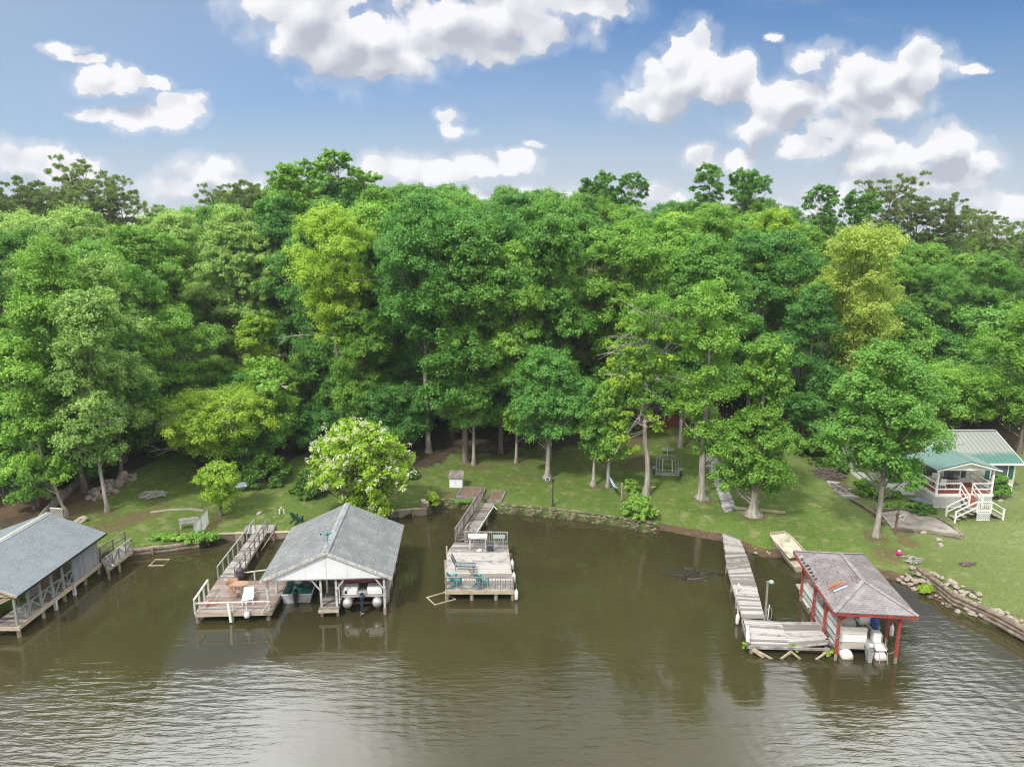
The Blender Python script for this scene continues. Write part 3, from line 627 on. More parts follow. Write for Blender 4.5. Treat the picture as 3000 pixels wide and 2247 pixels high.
# catalpa in bloom
g = P(1075,1520,.75); g = Vector((g.x, g.y+1.0, hz(g.x, g.y+1.0)))
H = V(1040,1232,g.y).z-g.z; s_ = m_per_px((0, g.y, 4))
ms = make_tree(41, H, 140*s_, .3, prof='egg', ncl=130, rcl=.8, nsub=9, nleaf=20, ls=.19, lobes=16, r0=.2, leaf='catalpa', bark='bark', lean=(-32*s_, 0), flat=.7, flare=1.6)
cat_o = plant_tree(ms, 'catalpa_tree', 'catalpa tree covered in white blossom behind the white gabled boathouse', 'tree', g)
rs = np.random.RandomState(9); cs = ms[2]; ctr = cs.mean(0); outw = unit(cs-ctr); pk = []
for c_ in cs:
    for k in range(rs.randint(1, 5)):
        d = rs.normal(size=3); d[2] = abs(d[2])*.7; d[1] -= .6; d = d/np.linalg.norm(d); pk.append(c_+d*.95*np.array([1,1,.8])+(c_-ctr)*.06)
pk = np.array(pk); n = 18; pp = np.repeat(pk, n, 0)+rs.normal(size=(len(pk)*n, 3))*.10
co = leaves_at(rs, pp, rs.normal(size=pp.shape)+np.array([0,-.3,.5]), np.full(len(pp), .06), .9)
o = link(D.objects.new('blossom', quadmesh('blossom', co, rs.random(len(pp)), M['petal']))); o.parent = cat_o

# ---------------------------------------------------------------- the wood behind: each tree its own object, sharing a few grown shapes
PR = [make_tree(101, 24, 5.6, 5, 'egg', 96, 1.35, 9, 40, .21, .27, 'mid'), make_tree(102, 24, 5.2, 4.5, 'column', 100, 1.3, 9, 40, .21, .25, 'mid'),
      make_tree(103, 24, 6.0, 6, 'vase', 92, 1.4, 9, 40, .21, .28, 'mid', dead=2), make_tree(104, 24, 5.4, 4, 'egg', 100, 1.25, 10, 38, .20, .25, 'mid', flat=.5),
      make_tree(105, 24, 5.8, 5.5, 'round', 92, 1.4, 9, 40, .21, .27, 'mid', bark='bark_pale', dead=2), make_tree(106, 24, 5.0, 3.5, 'column', 100, 1.2, 10, 38, .19, .24, 'mid')]
TUL = [make_tree(121, 24, 4.3, 9, 'egg', 125, .55, 6, 15, .20, .30, 'fresh', bark='bark_pale', fill=.5), make_tree(122, 24, 3.7, 9, 'cone', 120, .52, 6, 15, .20, .30, 'fresh', bark='bark_pale', fill=.5)]
PIN = [make_tree(131, 24, 5.6, 14, 'umbrella', 100, .68, 6, 46, .26, .30, 'pine', 'bark_pine', fill=.5), make_tree(132, 24, 4.8, 13, 'round', 90, .66, 6, 46, .26, .28, 'pine', 'bark_pine', fill=.5)]
SKYL = [(-300,620),(0,590),(120,560),(350,590),(420,610),(560,580),(700,540),(900,500),(1100,512),(1250,505),(1350,530),(1480,520),(1600,525),(1750,535),(1900,590),(2000,560),(2200,565),(2330,610),(2600,680),(2850,690),(3000,730),(3400,740)]
WHERE = [(-130,'past the left frame edge'),(40,'at the left frame edge'),(200,'above the left boathouse ridge'),(350,'above the stone heap'),(510,'above the white bench'),(670,'above the small lime bank tree'),(840,'above the dark round shrub'),(1010,'above the blooming catalpa'),
         (1160,'between catalpa and shed'),(1320,'above the small white shed'),(1470,'above the central dock ramp'),(1620,'above the black lamp post'),(1770,'above the blue hammock'),(1910,'above the twisted sparse tree'),
         (2060,'above the stone footpath'),(2210,'above the flared trunk'),(2380,'above the brush woodpile'),(2550,'above the house left end'),(2720,'above the house porch'),(2880,'above the house right end'),(3050,'at the right frame edge'),(3200,'past the right frame edge')]
ROWS = [(66.5,85,'front row','deep'),(79,62,'second row','mid'),(87,38,'third row','mid'),(96.5,18,'fourth row','fresh'),(110,8,'fifth row','mid'),(122,4,'sixth row','fresh'),(136,0,'skyline row','mid')]
LEAFW = {'l': ['pale','fresh','fresh','mid','pale'], 'c': ['deep','mid','deep','mid','fresh'], 'r': ['fresh','mid','fresh','deep','lime']}
CW = {'pale':'pale green','fresh':'fresh green','mid':'mid green','deep':'dark green','lime':'lime green'}
rnd = random.Random(2024)
KEEP = []   # clear pockets for houses: (x0,x1,y0,y1)
def pocket(a, b_, c_, d_): KEEP.append((a, b_, c_, d_))
pocket(30, 56, 54, 70); pocket(-39, -22, 76, 88); pocket(14.5, 25, 70, 80); pocket(-60, 80, 97.5, 104.5)
sx_, sy_ = zip(*SKYL)
for ri, (Y, lower, rname, _) in enumerate(ROWS):
    for ci, (px, where) in enumerate(WHERE):
        jx = rnd.uniform(-55, 55)+(78 if ri % 2 else 0); Yj = Y+rnd.uniform(-2.5, 2.5); x = (px+jx-1500)/FPX*Yj*1.03
        sk = float(np.interp(px+jx, sx_, sy_))
        if ri == 0 and (px > 2100 or px < 350 or 1840 < px+jx < 2020 or 560 < px+jx < 1330): continue
        if ri == 1 and px > 2400: continue
        if ri == 2 and px > 2450 and px < 3000: Yj += 2
        if any(a < x < b_ and c_ < Yj < d_ for a, b_, c_, d_ in KEEP): Yj = max(d_ for a, b_, c_, d_ in KEEP if a < x < b_ and c_ < Yj < d_)+1
        z0 = hz(x, Yj); top = V(px, sk+lower+rnd.uniform(-14, 26), Yj).z; H = max(9, top-z0)
        side = 'l' if px < 760 else ('c' if px < 1900 else 'r'); lf = rnd.choice(LEAFW[side]); sh = rnd.choice(PR); s = H/24
        wdt = max(.75, min(1.25, s))*rnd.uniform(.92, 1.15)
        plant_tree(sh, 'broadleaf_tree', f'{CW[lf]} tree in the {rname} of the wood, {where}', 'tree', (x, Yj, z0-.1), rnd.uniform(0, 6.28), (wdt, wdt, s), 'broadleaf trees of the wood behind the lots', lf)
# understory: low leafy trees closing the wall of foliage between the trunks
UN = [make_tree(151, 7, 2.5, .3, 'round', 44, .8, 8, 26, .16, .09, 'mid'), make_tree(152, 7, 2.2, .3, 'egg', 40, .8, 8, 26, .16, .08, 'mid'), make_tree(153, 7, 2.8, .5, 'egg', 46, .85, 8, 26, .16, .09, 'mid', flat=.45)]
for ri, (off_, hgt, rn) in enumerate(((4.0, 5.2, 'low front'), (8.5, 7.5, 'middle'), (13.5, 10.0, 'tall back'))):
    for ci, (px, where) in enumerate(WHERE):
        for it in range(2 if ri else 1):
            x = (px+rnd.uniform(-40, 40)+(75 if ri == 1 else 0)+it*75-1500)/FPX*70; Y = float(lawn_edge(x))+off_+rnd.uniform(-.8, 1.2)
            if 1000 < px < 1960: Y += 2.5
            if any(a-1 < x < b_+1 and c_-3.5 < Y < d_ for a, b_, c_, d_ in KEEP[:3]): continue
            H = hgt*rnd.uniform(.75, 1.3); s = H/7; z0 = hz(x, Y); lf = rnd.choice(['mid','deep','fresh','mid','deep'])
            plant_tree(rnd.choice(UN), 'understory_tree', f'{CW[lf]} {rn} understory tree'+(' of the pair' if it else '')+f', {where}', 'small tree', (x, Y, z0), rnd.uniform(0, 6.28), (max(s, .8)*1.05, max(s, .8)*1.05, s), 'understory trees under the wood edge', lf)
# emergent sparse crowns on the skyline
for i, (px, py, Y, k, leaf, lab) in enumerate([(905,470,92,0,'fresh','tall airy tulip tree poking above the skyline over the catalpa, left one'),(1010,448,94,1,'fresh','tall airy tulip tree highest on the skyline over the catalpa'),(1085,500,97,0,'fresh','sparse crown just right of the highest skyline tulip tree'),
    (1745,505,112,0,'mid','airy tree top over the hammock on the skyline'),(1830,512,113,1,'mid','airy twin tree top right of the one over the hammock'),(2035,488,108,1,'mid','tall leafy spire left of the skyline gap at right'),(2150,496,108,0,'mid','spreading airy top next to the tall leafy spire'),
    (2370,548,104,1,'mid','airy dark tree top left of the skyline pines'),(2470,560,104,0,'mid','airy tree top just below the highest right pine')]):
    x = (px-1500)/FPX*Y*1.02; z0 = hz(x, Y); H = V(px, py, Y).z-z0; s = H/24
    plant_tree(TUL[k], 'tulip_tree', lab, 'tree', (x, Y, z0), rnd.uniform(0, 6), (s*1.12, s*1.12, s*1.02), None, leaf)
for i, (px, py, Y, k, lab) in enumerate([(140,512,100,0,'broad dark pine on the left skyline, lower than its neighbour'),(330,468,104,0,'tallest dark pine on the left skyline'),(30,540,100,1,'dark pine at the far left skyline edge'),(410,530,106,1,'small pine right of the tallest left pine'),(230,530,112,1,'pine half hidden between the two left skyline pines'),
    (765,512,118,1,'lone dark pine left of the highest skyline tulip tree'),(700,545,124,0,'low pine tip left of the lone skyline pine'),(2545,508,118,0,'tallest dark pine on the right skyline'),(2640,560,122,1,'dark pine with flat top right of the tallest right pine'),(2720,570,118,0,'wide pine on the right skyline above the house'),(2790,600,125,1,'pine behind the wide right skyline pine'),
    (2855,618,105,0,'rusty green pine with visible trunk at the right'),(2930,680,112,1,'last low pine before the distant tree line'),(1960,590,125,1,'thin pine top in the right skyline gap')]):
    x = (px-1500)/FPX*Y*1.02; z0 = hz(x, Y); H = V(px, py, Y).z-z0; s = H/24
    plant_tree(PIN[k], 'pine_tree', lab, 'pine tree', (x, Y, z0), rnd.uniform(0, 6), (s*1.05, s*1.05, s))
# distant wood
rs = np.random.RandomState(77); n = 2600
X = rs.uniform(-420, 620, n); Y = 165+rs.random(n)**1.3*900; ok = np.abs(X) < Y*.95; X, Y = X[ok], Y[ok]
Z = height(X, Y)*0+height(np.clip(X, -400, 400), np.minimum(Y, 300))+11+rs.normal(size=len(X))*2.2-(Y-165)*.004
cs = np.stack([X, Y, Z], 1); co, ti = puffs(rs, cs, 4.5+2*rs.random(len(cs)), 8, 9, .85, .8)
o = link(D.objects.new('distant_wood', quadmesh('distant_wood', co, ti, LM['mid'])))
tag(o, 'far tree line fading toward the horizon beyond the wood', 'wood', kind='stuff')

# ================================================================ built things
def WB(mb, name, mat, root, parent=None, **kw):     # vertices given in world space, stored in root's frame
    inv = frame_of(root).inverted(); mb.v = [tuple(inv @ Vector(v)) for v in mb.v]; return mb.build(name, mat, parent or root, **kw)
rnd = random.Random(31)
def pile_mb(x, y, z1, r_=.11, z0=-1.6, n=9): return MB().tube([(x, y, z0), (x+.01, y, (z0+z1)/2), (x, y, z1)], [r_*1.05, r_, r_*.97], n)
def rail_run(root, pts, h, npost, mat, wd=.09, mids=(.5,), bal=0, posts=True, name='railing', postname='rail_post', topw=None, parent=None, world=True, zig=False):
    """a railing along pts (feet points); one mesh for rails, every post its own part"""
    B = (lambda mb, nm, mt: WB(mb, nm, mt, root, parent)) if world else (lambda mb, nm, mt: mb.build(nm, mt, parent or root))
    mb = MB(); up = Vector((0,0,1))
    for a, b_ in zip(pts[:-1], pts[1:]):
        a = Vector(a); b_ = Vector(b_); mb.bar(a+up*h, b_+up*h, topw or wd*1.3, wd*.55)
        for q in mids: mb.bar(a+up*h*q, b_+up*h*q, wd*.5, wd)
        if bal:
            n = int((b_-a).length/bal)
            for i in range(1, n): p = a.lerp(b_, i/n); mb.bar(p+up*.08, p+up*(h-.03), .035)
        if zig:
            n = max(1, round((b_-a).length/1.25))
            for i in range(n):
                p = a.lerp(b_, i/n); q = a.lerp(b_, (i+1)/n); md = p.lerp(q, .5)
                mb.bar(p+up*(h-.08), md+up*.06, .05, .07); mb.bar(q+up*(h-.08), md+up*.06, .05, .07); mb.bar(md+up*.05, md+up*(h-.1), .05, .05)
    B(mb, name, mat)
    if posts:
        L = [(Vector(b_)-Vector(a)).length for a, b_ in zip(pts[:-1], pts[1:])]; tot = sum(L)
        for i in range(npost):
            s = tot*i/(npost-1); k = 0
            while k < len(L)-1 and s > L[k]: s -= L[k]; k += 1
            p = Vector(pts[k]).lerp(Vector(pts[k+1]), min(1, s/L[k])); B(MB().bar(p-up*.05, p+up*(h+.03), wd), postname, mat)

# ---------------------------------------------------------------- white gabled double boathouse
FL, FR = P(759,1703,2.5), P(1150,1692,2.5); BL, BR = P(846,1546,2.5), P(1176,1538,2.5)
mid = (FL+FR)/2; rz = math.atan2(FR.y-FL.y, FR.x-FL.x); Wd = (FR-FL).length; Dp = ((BL+BR)/2-mid).length
bh = thing('boathouse', 'white gabled boathouse with worn grey shingle roof sheltering two boats', 'boathouse', (mid.x, mid.y, 0), rz)
hw = Wd/2; ez = 2.5; rzg = 4.18
M['sh_bh'] = shingle('worn_grey_shingles', (0.152,0.163,0.168), (0.202,0.213,0.219), (0.236,0.247,0.247), 'y', stain=(0.144,0.166,0.158), bw=.9)
mb = MB()
for s in (-1, 1):
    a = Vector((s*hw, 0, ez)); b_ = Vector((0, 0, rzg)); c_ = Vector((0, Dp, rzg)); d_ = Vector((s*hw, Dp, ez)); dn = Vector((0,0,-.07))
    q = [a, b_, c_, d_] if s < 0 else [b_, a, d_, c_]
    mb.hexa([p+dn for p in q], q)
roof = mb.build('roof', M['sh_bh'], bh)
mb = MB(); N_ = 24
for i in range(N_):
    y0 = Dp*i/N_; mb.box((-.09, y0+Dp/N_/2, rzg+.012), (.22, Dp/N_*.98, .025), ry=-.42); mb.box((.09, y0+Dp/N_/2, rzg+.012), (.22, Dp/N_*.98, .025), ry=.42)
mb.build('ridge_cap', nmat('pale_ridge_shingles', (.29,.305,.31), (.23,.24,.25), 3, .9, island=1), roof)
m_torn = nmat('dark_torn_shingle', (.12,.13,.13), (.30,.31,.31), 6, .9, island=1.4)
for i in range(46):
    mb = MB(); x = rnd.uniform(-hw*.95, -.4); y = rnd.uniform(.5, Dp-.4); z = rzg-abs(x)/hw*(rzg-ez); mb.box((x, y, z+.016), (rnd.uniform(.06,.16), rnd.uniform(.10,.22), .02), rz=rnd.uniform(-.2,.2), ry=-.41); mb.build('lifted_shingle', m_torn, roof)
mb = MB(); mb.add([(-hw+.25,.12,ez-.02),(hw-.25,.12,ez-.02),(0,.12,rzg-.12),(-hw+.25,.17,ez-.02),(hw-.25,.17,ez-.02),(0,.17,rzg-.12)], [(0,1,2),(5,4,3),(0,3,4,1),(1,4,5,2),(2,5,3,0)])
gab = mb.build('gable', M['white_vinyl'], bh)
mb = MB()
for x in [-2.4,-1.2,0,1.2,2.4]:
    zt = rzg-.14-abs(x)/hw*(rzg-ez); mb.box((x, .115, (ez+zt)/2), (.015, .008, zt-ez-.05))
mb.build('seam', M['wood_white'], gab)
mb = MB()
for s in (-1, 1): mb.bar((s*(hw-.02), -.025, ez-.05), (0, -.025, rzg-.05), .04, .17)
mb.build('rake_board', M['wood_white'], bh)
MB().box((0, .2, ez-.045), (Wd-.5, .10, .09)).build('front_beam', M['wood_white'], bh)
MB().box((0, Dp-.3, ez-.13), (Wd-.5, .12, .22)).build('rear_beam', M['wood_grey'], bh)
for s in (-1, 1): MB().box((s*(hw-.3), Dp/2, ez-.15), (.1, Dp-.7, .18)).build('side_beam', M['wood_grey'], bh)
cwx = local(bh, P(944,1808)).x, local(bh, P(985,1808)).x; cwx = (cwx[0]-.02, cwx[1]+.05)
plx = local(bh, P(788,1812)).x; prx = local(bh, P(1128,1800)).x
rows = [.35, 2.1, 3.9, 5.7, Dp-.45]
for x in (plx, cwx[0], cwx[1], prx):
    for y in rows:
        MB().bar((x, y, .35), (x, y, ez-.12), .12).build('post', M['wood_white'], bh)
        pile_mb(x, y, .42, .10).build('piling', M['pile'], bh)
for (x, s) in ((plx, 1), (cwx[0], -1), (cwx[1], 1), (prx, -1)):
    MB().bar((x, .28, ez-.85), (x+s*.5, .28, ez-.13), .07).build('knee_brace', M['wood_white'], bh)
planks(mb := MB(), (cwx[0]-.12,.05,.62), (cwx[1]+.12,.05,.62), (cwx[1]+.12,Dp-.2,.62), (cwx[0]-.12,Dp-.2,.62), 52, .04, .1, rnd, .01); mb.build('catwalk_deck', M['wood_grey'], bh)
mb = MB(); mb.box(((cwx[0]+cwx[1])/2, .02, .48), (cwx[1]-cwx[0]+.3, .05, .2))
for x in (cwx[0]-.09, cwx[1]+.09): mb.box((x, Dp/2, .48), (.05, Dp-.4, .2))
mb.build('catwalk_fascia', M['wood_new'], bh)
mb = MB()
for i in range(30): mb.box((prx+.09, .45+(Dp-.95)*(i+.5)/30, 1.45), (.03, (Dp-.95)/30*.95, 1.85))
mb.build('side_wall', M['wood_pale'], bh)
mb = MB(); zr = rzg+.02; yv = 1.0
mb.tube([(0,yv,zr-.05),(0,yv,zr+.62)], .018, 6); mb.bar((-.28,yv,zr+.30),(.28,yv,zr+.30),.02); mb.bar((0,yv-.28,zr+.30),(0,yv+.28,zr+.30),.02)
mb.ball((0,yv,zr+.42),.05); mb.tube([(-.3,yv,zr+.66),(-.05,yv,zr+.64),(.18,yv,zr+.70),(.30,yv,zr+.80)], [.01,.06,.05,.015], 7)
mb.add([(-.28,yv,zr+.66),(-.45,yv-.03,zr+.78),(-.42,yv+.03,zr+.60)],[(0,1,2),(2,1,0)]); mb.tube([(0,yv-.22,zr+.86),(.02,yv,zr+.68),(0,yv+.22,zr+.86)],[.01,.04,.01],5)
mb.build('weathervane', nmat('verdigris', (.03,.22,.19), (.05,.15,.13), 5, .6), bh)

# ---------------------------------------------------------------- outboard motor builder (local frame: transom at y=0, motor hangs toward -y)
def outboard(parent, x, y, z, s=1.0, cowl='navy', tilt=0.0, decal=False):
    def T(p): 
        q = Vector(p)*s; c, sn = math.cos(tilt), math.sin(tilt); return Vector((x+q.x, y+q.y*c-q.z*sn, z+q.y*sn+q.z*c))
    mb = MB(); prof = [(.0,.30),(.10,.31),(.165,.27),(.19,.15),(.185,.0),(.15,-.12),(.13,-.16)]; vs = []; n = 14
    for r_, zz in prof:
        for k in range(n):
            a = 2*math.pi*k/n; vs.append(T((math.cos(a)*r_*.95, -.26+math.sin(a)*r_*1.45, zz+.22)))
    mb.add(vs, [(i*n+k, i*n+(k+1) % n, (i+1)*n+(k+1) % n, (i+1)*n+k) for i in range(len(prof)-1) for k in range(n)][::1])
    mb.add(vs[:n], [tuple(range(n))]); m_ = mb.build('outboard_motor', M[cowl], parent, True)
    lb = MB()
    lb.hexa([T(p) for p in ((-.08,-.42,-.5),(.08,-.42,-.5),(.07,-.14,-.5),(-.07,-.14,-.5))], [T(p) for p in ((-.12,-.46,.08),(.12,-.46,.08),(.12,-.06,.08),(-.12,-.06,.08))])
    lb.tube([T((0,-.30,-.45)), T((0,-.30,-.86))], .055*s, 8); lb.tube([T((0,-.12,-.82)), T((0,-.30,-.84)), T((0,-.56,-.84))], [.03*s,.08*s,.04*s], 8)
    lb.hexa([T(p) for p in ((-.012,-.40,-1.05),(.012,-.40,-1.05),(.012,-.22,-1.05),(-.012,-.22,-1.05))], [T(p) for p in ((-.012,-.40,-.84),(.012,-.40,-.84),(.012,-.2,-.84),(-.012,-.2,-.84))])
    lb.hexa([T(p) for p in ((-.14,-.46,-.62),(.14,-.46,-.62),(.1,-.12,-.62),(-.1,-.12,-.62))], [T(p) for p in ((-.14,-.46,-.60),(.14,-.46,-.60),(.1,-.12,-.60),(-.1,-.12,-.60))])
    lb.build('lower_unit', M[cowl], m_)
    pb = MB()
    for k in range(3):
        a = k*2.094; e = (math.cos(a)*.17, -.60, -.84+math.sin(a)*.17); pb.bar(T((0,-.58,-.84)), T(e), .09*s, .02*s)
    pb.build('propeller', M['alu'], m_)
    br_ = MB(); br_.hexa([T(p) for p in ((-.1,-.12,-.3),(.1,-.12,-.3),(.1,.05,-.3),(-.1,.05,-.3))], [T(p) for p in ((-.1,-.12,.14),(.1,-.12,.14),(.1,.05,.14),(-.1,.05,.14))]); br_.build('clamp_bracket', M['black'], m_)
    return m_, T
def arc(a, b_, sag, n=8): 
    a = Vector(a); b_ = Vector(b_); return [a.lerp(b_, i/n)-Vector((0,0,sag*math.sin(math.pi*i/n))) for i in range(n+1)]

# ---------------------------------------------------------------- green jon boat
jl, jr = P(825,1744,.5), P(912,1744,.5); jc = (jl+jr)/2; jrz = rz+.03
jb = thing('jon_boat', 'flat bottomed metal boat with dark green floor moored under the boathouse left side', 'boat', (jc.x, jc.y, 0), jrz)
w2 = .92; Lb = 5.2
def hull(w2, L, zt, zb_, bowrise=.35, th=.04, ins=.16, nst=10):
    o = []; i_ = []
    for k in range(nst+1):
        u = k/nst; y = u*L; nr = 1-.30*max(0, (u-.55)/.45)**2; zbb = zb_+bowrise*max(0, (u-.72)/.28)**1.6; zt_ = zt+.10*u*u
        o.append([(-w2*nr, y, zt_), (-(w2-ins)*nr, y, zbb), ((w2-ins)*nr, y, zbb), (w2*nr, y, zt_)])
        i_.append([(-(w2-th)*nr, y if 0 < k < nst else y+(th if k == 0 else -th), zt_), (-(w2-ins-th)*nr, y if 0 < k < nst else y+(th if k == 0 else -th), zbb+th*1.4), ((w2-ins-th)*nr, y if 0 < k < nst else y+(th if k == 0 else -th), zbb+th*1.4), ((w2-th)*nr, y if 0 < k < nst else y+(th if k == 0 else -th), zt_)])
    vs = [p for r_ in o for p in r_]+[p for r_ in i_ for p in r_]; n = (nst+1)*4; fs = []
    for k in range(nst):
        a = k*4
        for j in range(3): fs.append((a+j, a+j+1, a+j+5, a+j+4)); fs.append((n+a+j+4, n+a+j+5, n+a+j+1, n+a+j))
        fs.append((a, a+4, n+a+4, n+a)); fs.append((a+3, n+a+3, n+a+7, a+7))
    for a, fl in ((0, 1), (nst*4, -1)):
        f1 = (a+3, a+2, a+1, a); f2 = (n+a, n+a+1, n+a+2, n+a+3); f3 = (a, n+a, n+a+3, a+3)
        fs += [f1, f2, f3] if fl > 0 else [f1[::-1], f2[::-1], f3[::-1]]
    m_ = MB(); m_.add(vs, fs); return m_
hu = hull(w2, Lb, .55, -.12).build('hull', nmat('painted_aluminium', (.50,.53,.53), (.40,.42,.41), 3, .5, metal=.2, stain=(.25,.24,.18), stscale=1.5), jb)
MB().box((0, Lb*.38, .02), (1.40, Lb*.72, .03)).build('floor', M['boat_green'], jb)
MB().box((0, .32, .30), (1.52, .5, .04)).build('stern_bench', M['boat_green'], jb)
MB().box((0, Lb*.80, .34), (1.25, 1.1, .04)).build('bow_deck', M['boat_green'], jb)
mb = MB()
for s in (-1, 1): mb.bar((s*w2*1.0, 0, .565), (s*w2*.99, Lb*.55, .59), .06, .04)
mb.bar((-w2, .0, .565), (w2, .0, .565), .06, .04); mb.build('gunwale', M['white'], jb)
outboard(jb, .02, -.02, .52, .95, 'black')
for (dx_, dy_) in ((-.28,2.0),(.30,1.95),(.05,2.5)):
    q = frame_of(jb) @ Vector((dx_, dy_, .04))
    bk = thing('tub', {-.28:'left grey round tub on the green boat floor', .30:'right grey round tub on the green boat floor', .05:'rear grey round tub behind the other two in the green boat'}[dx_], 'tub', q, 0, 'grey tubs in the green boat')
    MB().lathe((0,0,0), [(.20,0),(.26,.32),(.28,.33),(.25,.32),(.19,.05)], 16).build('tub_body', nmat('grey_tub', (.20,.22,.21), (.14,.15,.15), 4, .6) if dx_ == -.28 else D.materials['grey_tub'], bk, True)
q = frame_of(jb) @ Vector((.62, 2.9, .05)); cr8 = thing('crate', 'white slatted crate in the bow of the green boat', 'crate', q, .2)
mb = MB()
for k in range(4):
    for s in (-1, 1): mb.box((0, s*.18, .05+k*.07), (.5, .015, .045)); mb.box((s*.25, 0, .05+k*.07), (.015, .36, .045))
mb.box((0,0,.01), (.5,.36,.02)); mb.build('slats', M['white'], cr8)
rope = lambda nm, lab, pts, r_=.018, mat='wood_pale': WB(MB().tube(pts, r_, 5), 'strand', M[mat], (t_ := thing(nm, lab, 'rope', Vector(pts[0]))))
rope('mooring_line', 'thin slack line from the left deck edge to the green boat', arc(P(806,1768,.6), P(828,1740,.55), .25))

# ---------------------------------------------------------------- pontoon boats
def pontoon(label, loc, rz_, L=6.6, w=2.5, tubez=.25, tubes_r=.31, cover=False, panel='white', detail=False):
    t_ = thing('pontoon_boat', label, 'boat', loc, rz_); z = tubez+tubes_r+.06
    for s in (-1, 1):
        x = s*(w/2-.38); MB().tube([(x,-.28,tubez),(x,-.05,tubez),(x,L*.86,tubez),(x,L*.95,tubez+.08),(x,L+.1,tubez+.26)], [tubes_r*.86,tubes_r,tubes_r,tubes_r*.8,.06], 18).build('float_tube', M['cream'] if detail else M['alu'], t_, True)
    dk = MB().box((0, L/2, z+.03), (w, L, .07)).build('deck', M['carpet'], t_)
    MB().box((0, L/2, z+.0), (w+.03, L+.02, .09)).build('deck_trim', M['alu'], dk)
    # fence panels
    H_ = .68; mw = M[panel]
    def fence(a, b_):
        a = Vector(a); b_ = Vector(b_); f_ = MB().bar(a+Vector((0,0,.36)), b_+Vector((0,0,.36)), .03, .56).build('fence_panel', mw, t_)
        r_ = MB(); r_.tube([a+Vector((0,0,.06)), a+Vector((0,0,H_)), b_+Vector((0,0,H_)), b_+Vector((0,0,.06))], .018, 6); r_.build('fence_rail', M['alu'], f_)
        if detail:
            for q in (.26,.20): MB().bar(a+Vector((-.02,0,q)), b_+Vector((-.02,0,q)), .032, .03).build('stripe', nmat('green_stripe', (.03,.20,.16), None, 3, .4) if 'green_stripe' not in D.materials else D.materials['green_stripe'], f_)
    zz = z+.07; e = w/2-.06
    fence((-e,.5,zz), (-e,L*.36,zz)); fence((-e,L*.37,zz), (-e,L*.62,zz)); fence((-e,L*.63,zz), (-e,L*.9,zz))
    fence((e,.9 if detail else .5,zz), (e,L*.42,zz)); fence((e,L*.55,zz), (e,L*.9,zz)); fence((-e+.05,L*.905,zz), (-.35,L*.905,zz)); fence((.35,L*.905,zz), (e-.05,L*.905,zz))
    def seat(x0, x1, y0, y1, back=None, zb=0, nm='seat', mat='cream'):
        s_ = MB().box(((x0+x1)/2, (y0+y1)/2, zz+.20), (x1-x0, y1-y0, .38)).build(nm+'_base', M['white'], t_, bevel=.03)
        MB().box(((x0+x1)/2, (y0+y1)/2, zz+.43), (x1-x0-.02, y1-y0-.02, .12)).build('cushion', M[mat], s_, bevel=.05)
        if back == 'y0': MB().box(((x0+x1)/2, y0+.09, zz+.66), (x1-x0, .2, .42)).build('seat_back', M[mat], s_, bevel=.07)
        if back == 'x0': MB().box((x0+.09, (y0+y1)/2, zz+.62), (.18, y1-y0, .34)).build('seat_back', M[mat], s_, bevel=.06)
        if back == 'x1': MB().box((x1-.09, (y0+y1)/2, zz+.62), (.18, y1-y0, .34)).build('seat_back', M[mat], s_, bevel=.06)
        return s_
    if cover:
        seat(-e+.08, -.28, .08, .62, None, mat='white'); seat(.28, e-.08, .08, .62, None, mat='white')
        for s in (-1, 1): MB().box((s*.75, .05, zz+.17), (.85, .06, .30)).build('stern_locker', M['white'], t_, bevel=.02); 
        MB().box((-.95, .01, zz+.2), (.12, .02, .18)).build('vent', M['black'], t_)
        MB().box((0, .30, zz+.05), (.5, .5, .3)).build('motor_well', M['alu'], t_, bevel=.03)
        # draped canvas, sagging between its edges
        NX, NY = 20, 22; vs = []; rs_ = random.Random(8)
        for j in range(NY+1):
            for i in range(NX+1):
                u = i/NX; v = j/NY; x = (u-.5)*2.52; y = .62+v*(L*.9-.62); sag = .14*math.sin(math.pi*min(1, v*3)+0)*0
                h = .97+.10*math.sin(u*math.pi)**.5-.10*abs(math.sin(u*math.pi*2.5+v*9))*(.4+.6*math.sin(u*math.pi))+.03*rs_.uniform(-1,1)
                if i in (0, NX): h = .42
                elif i in (1, NX-1): h = .90
                if j == 0: h = min(h, .62)-.12+.10*abs(math.sin(u*6.3))
                vs.append((x, y+(.0 if j else -.06), zz+h))
        fs = [(j*(NX+1)+i, j*(NX+1)+i+1, (j+1)*(NX+1)+i+1, (j+1)*(NX+1)+i) for j in range(NY) for i in range(NX)]
        cb = MB(); cb.add(vs, fs); cb.build('canvas_cover', M['maroon'], t_, True)
        for s in (-1, 1): MB().tube([(s*(w/2+.12), .1, tubez-.1), (s*(w/2+.12), .1, tubez+1.25)], .03, 6).build('guide_pole', M['white'], t_)
        outboard(t_, 0, -.02, tubez+.20, .82, 'navy', 0)
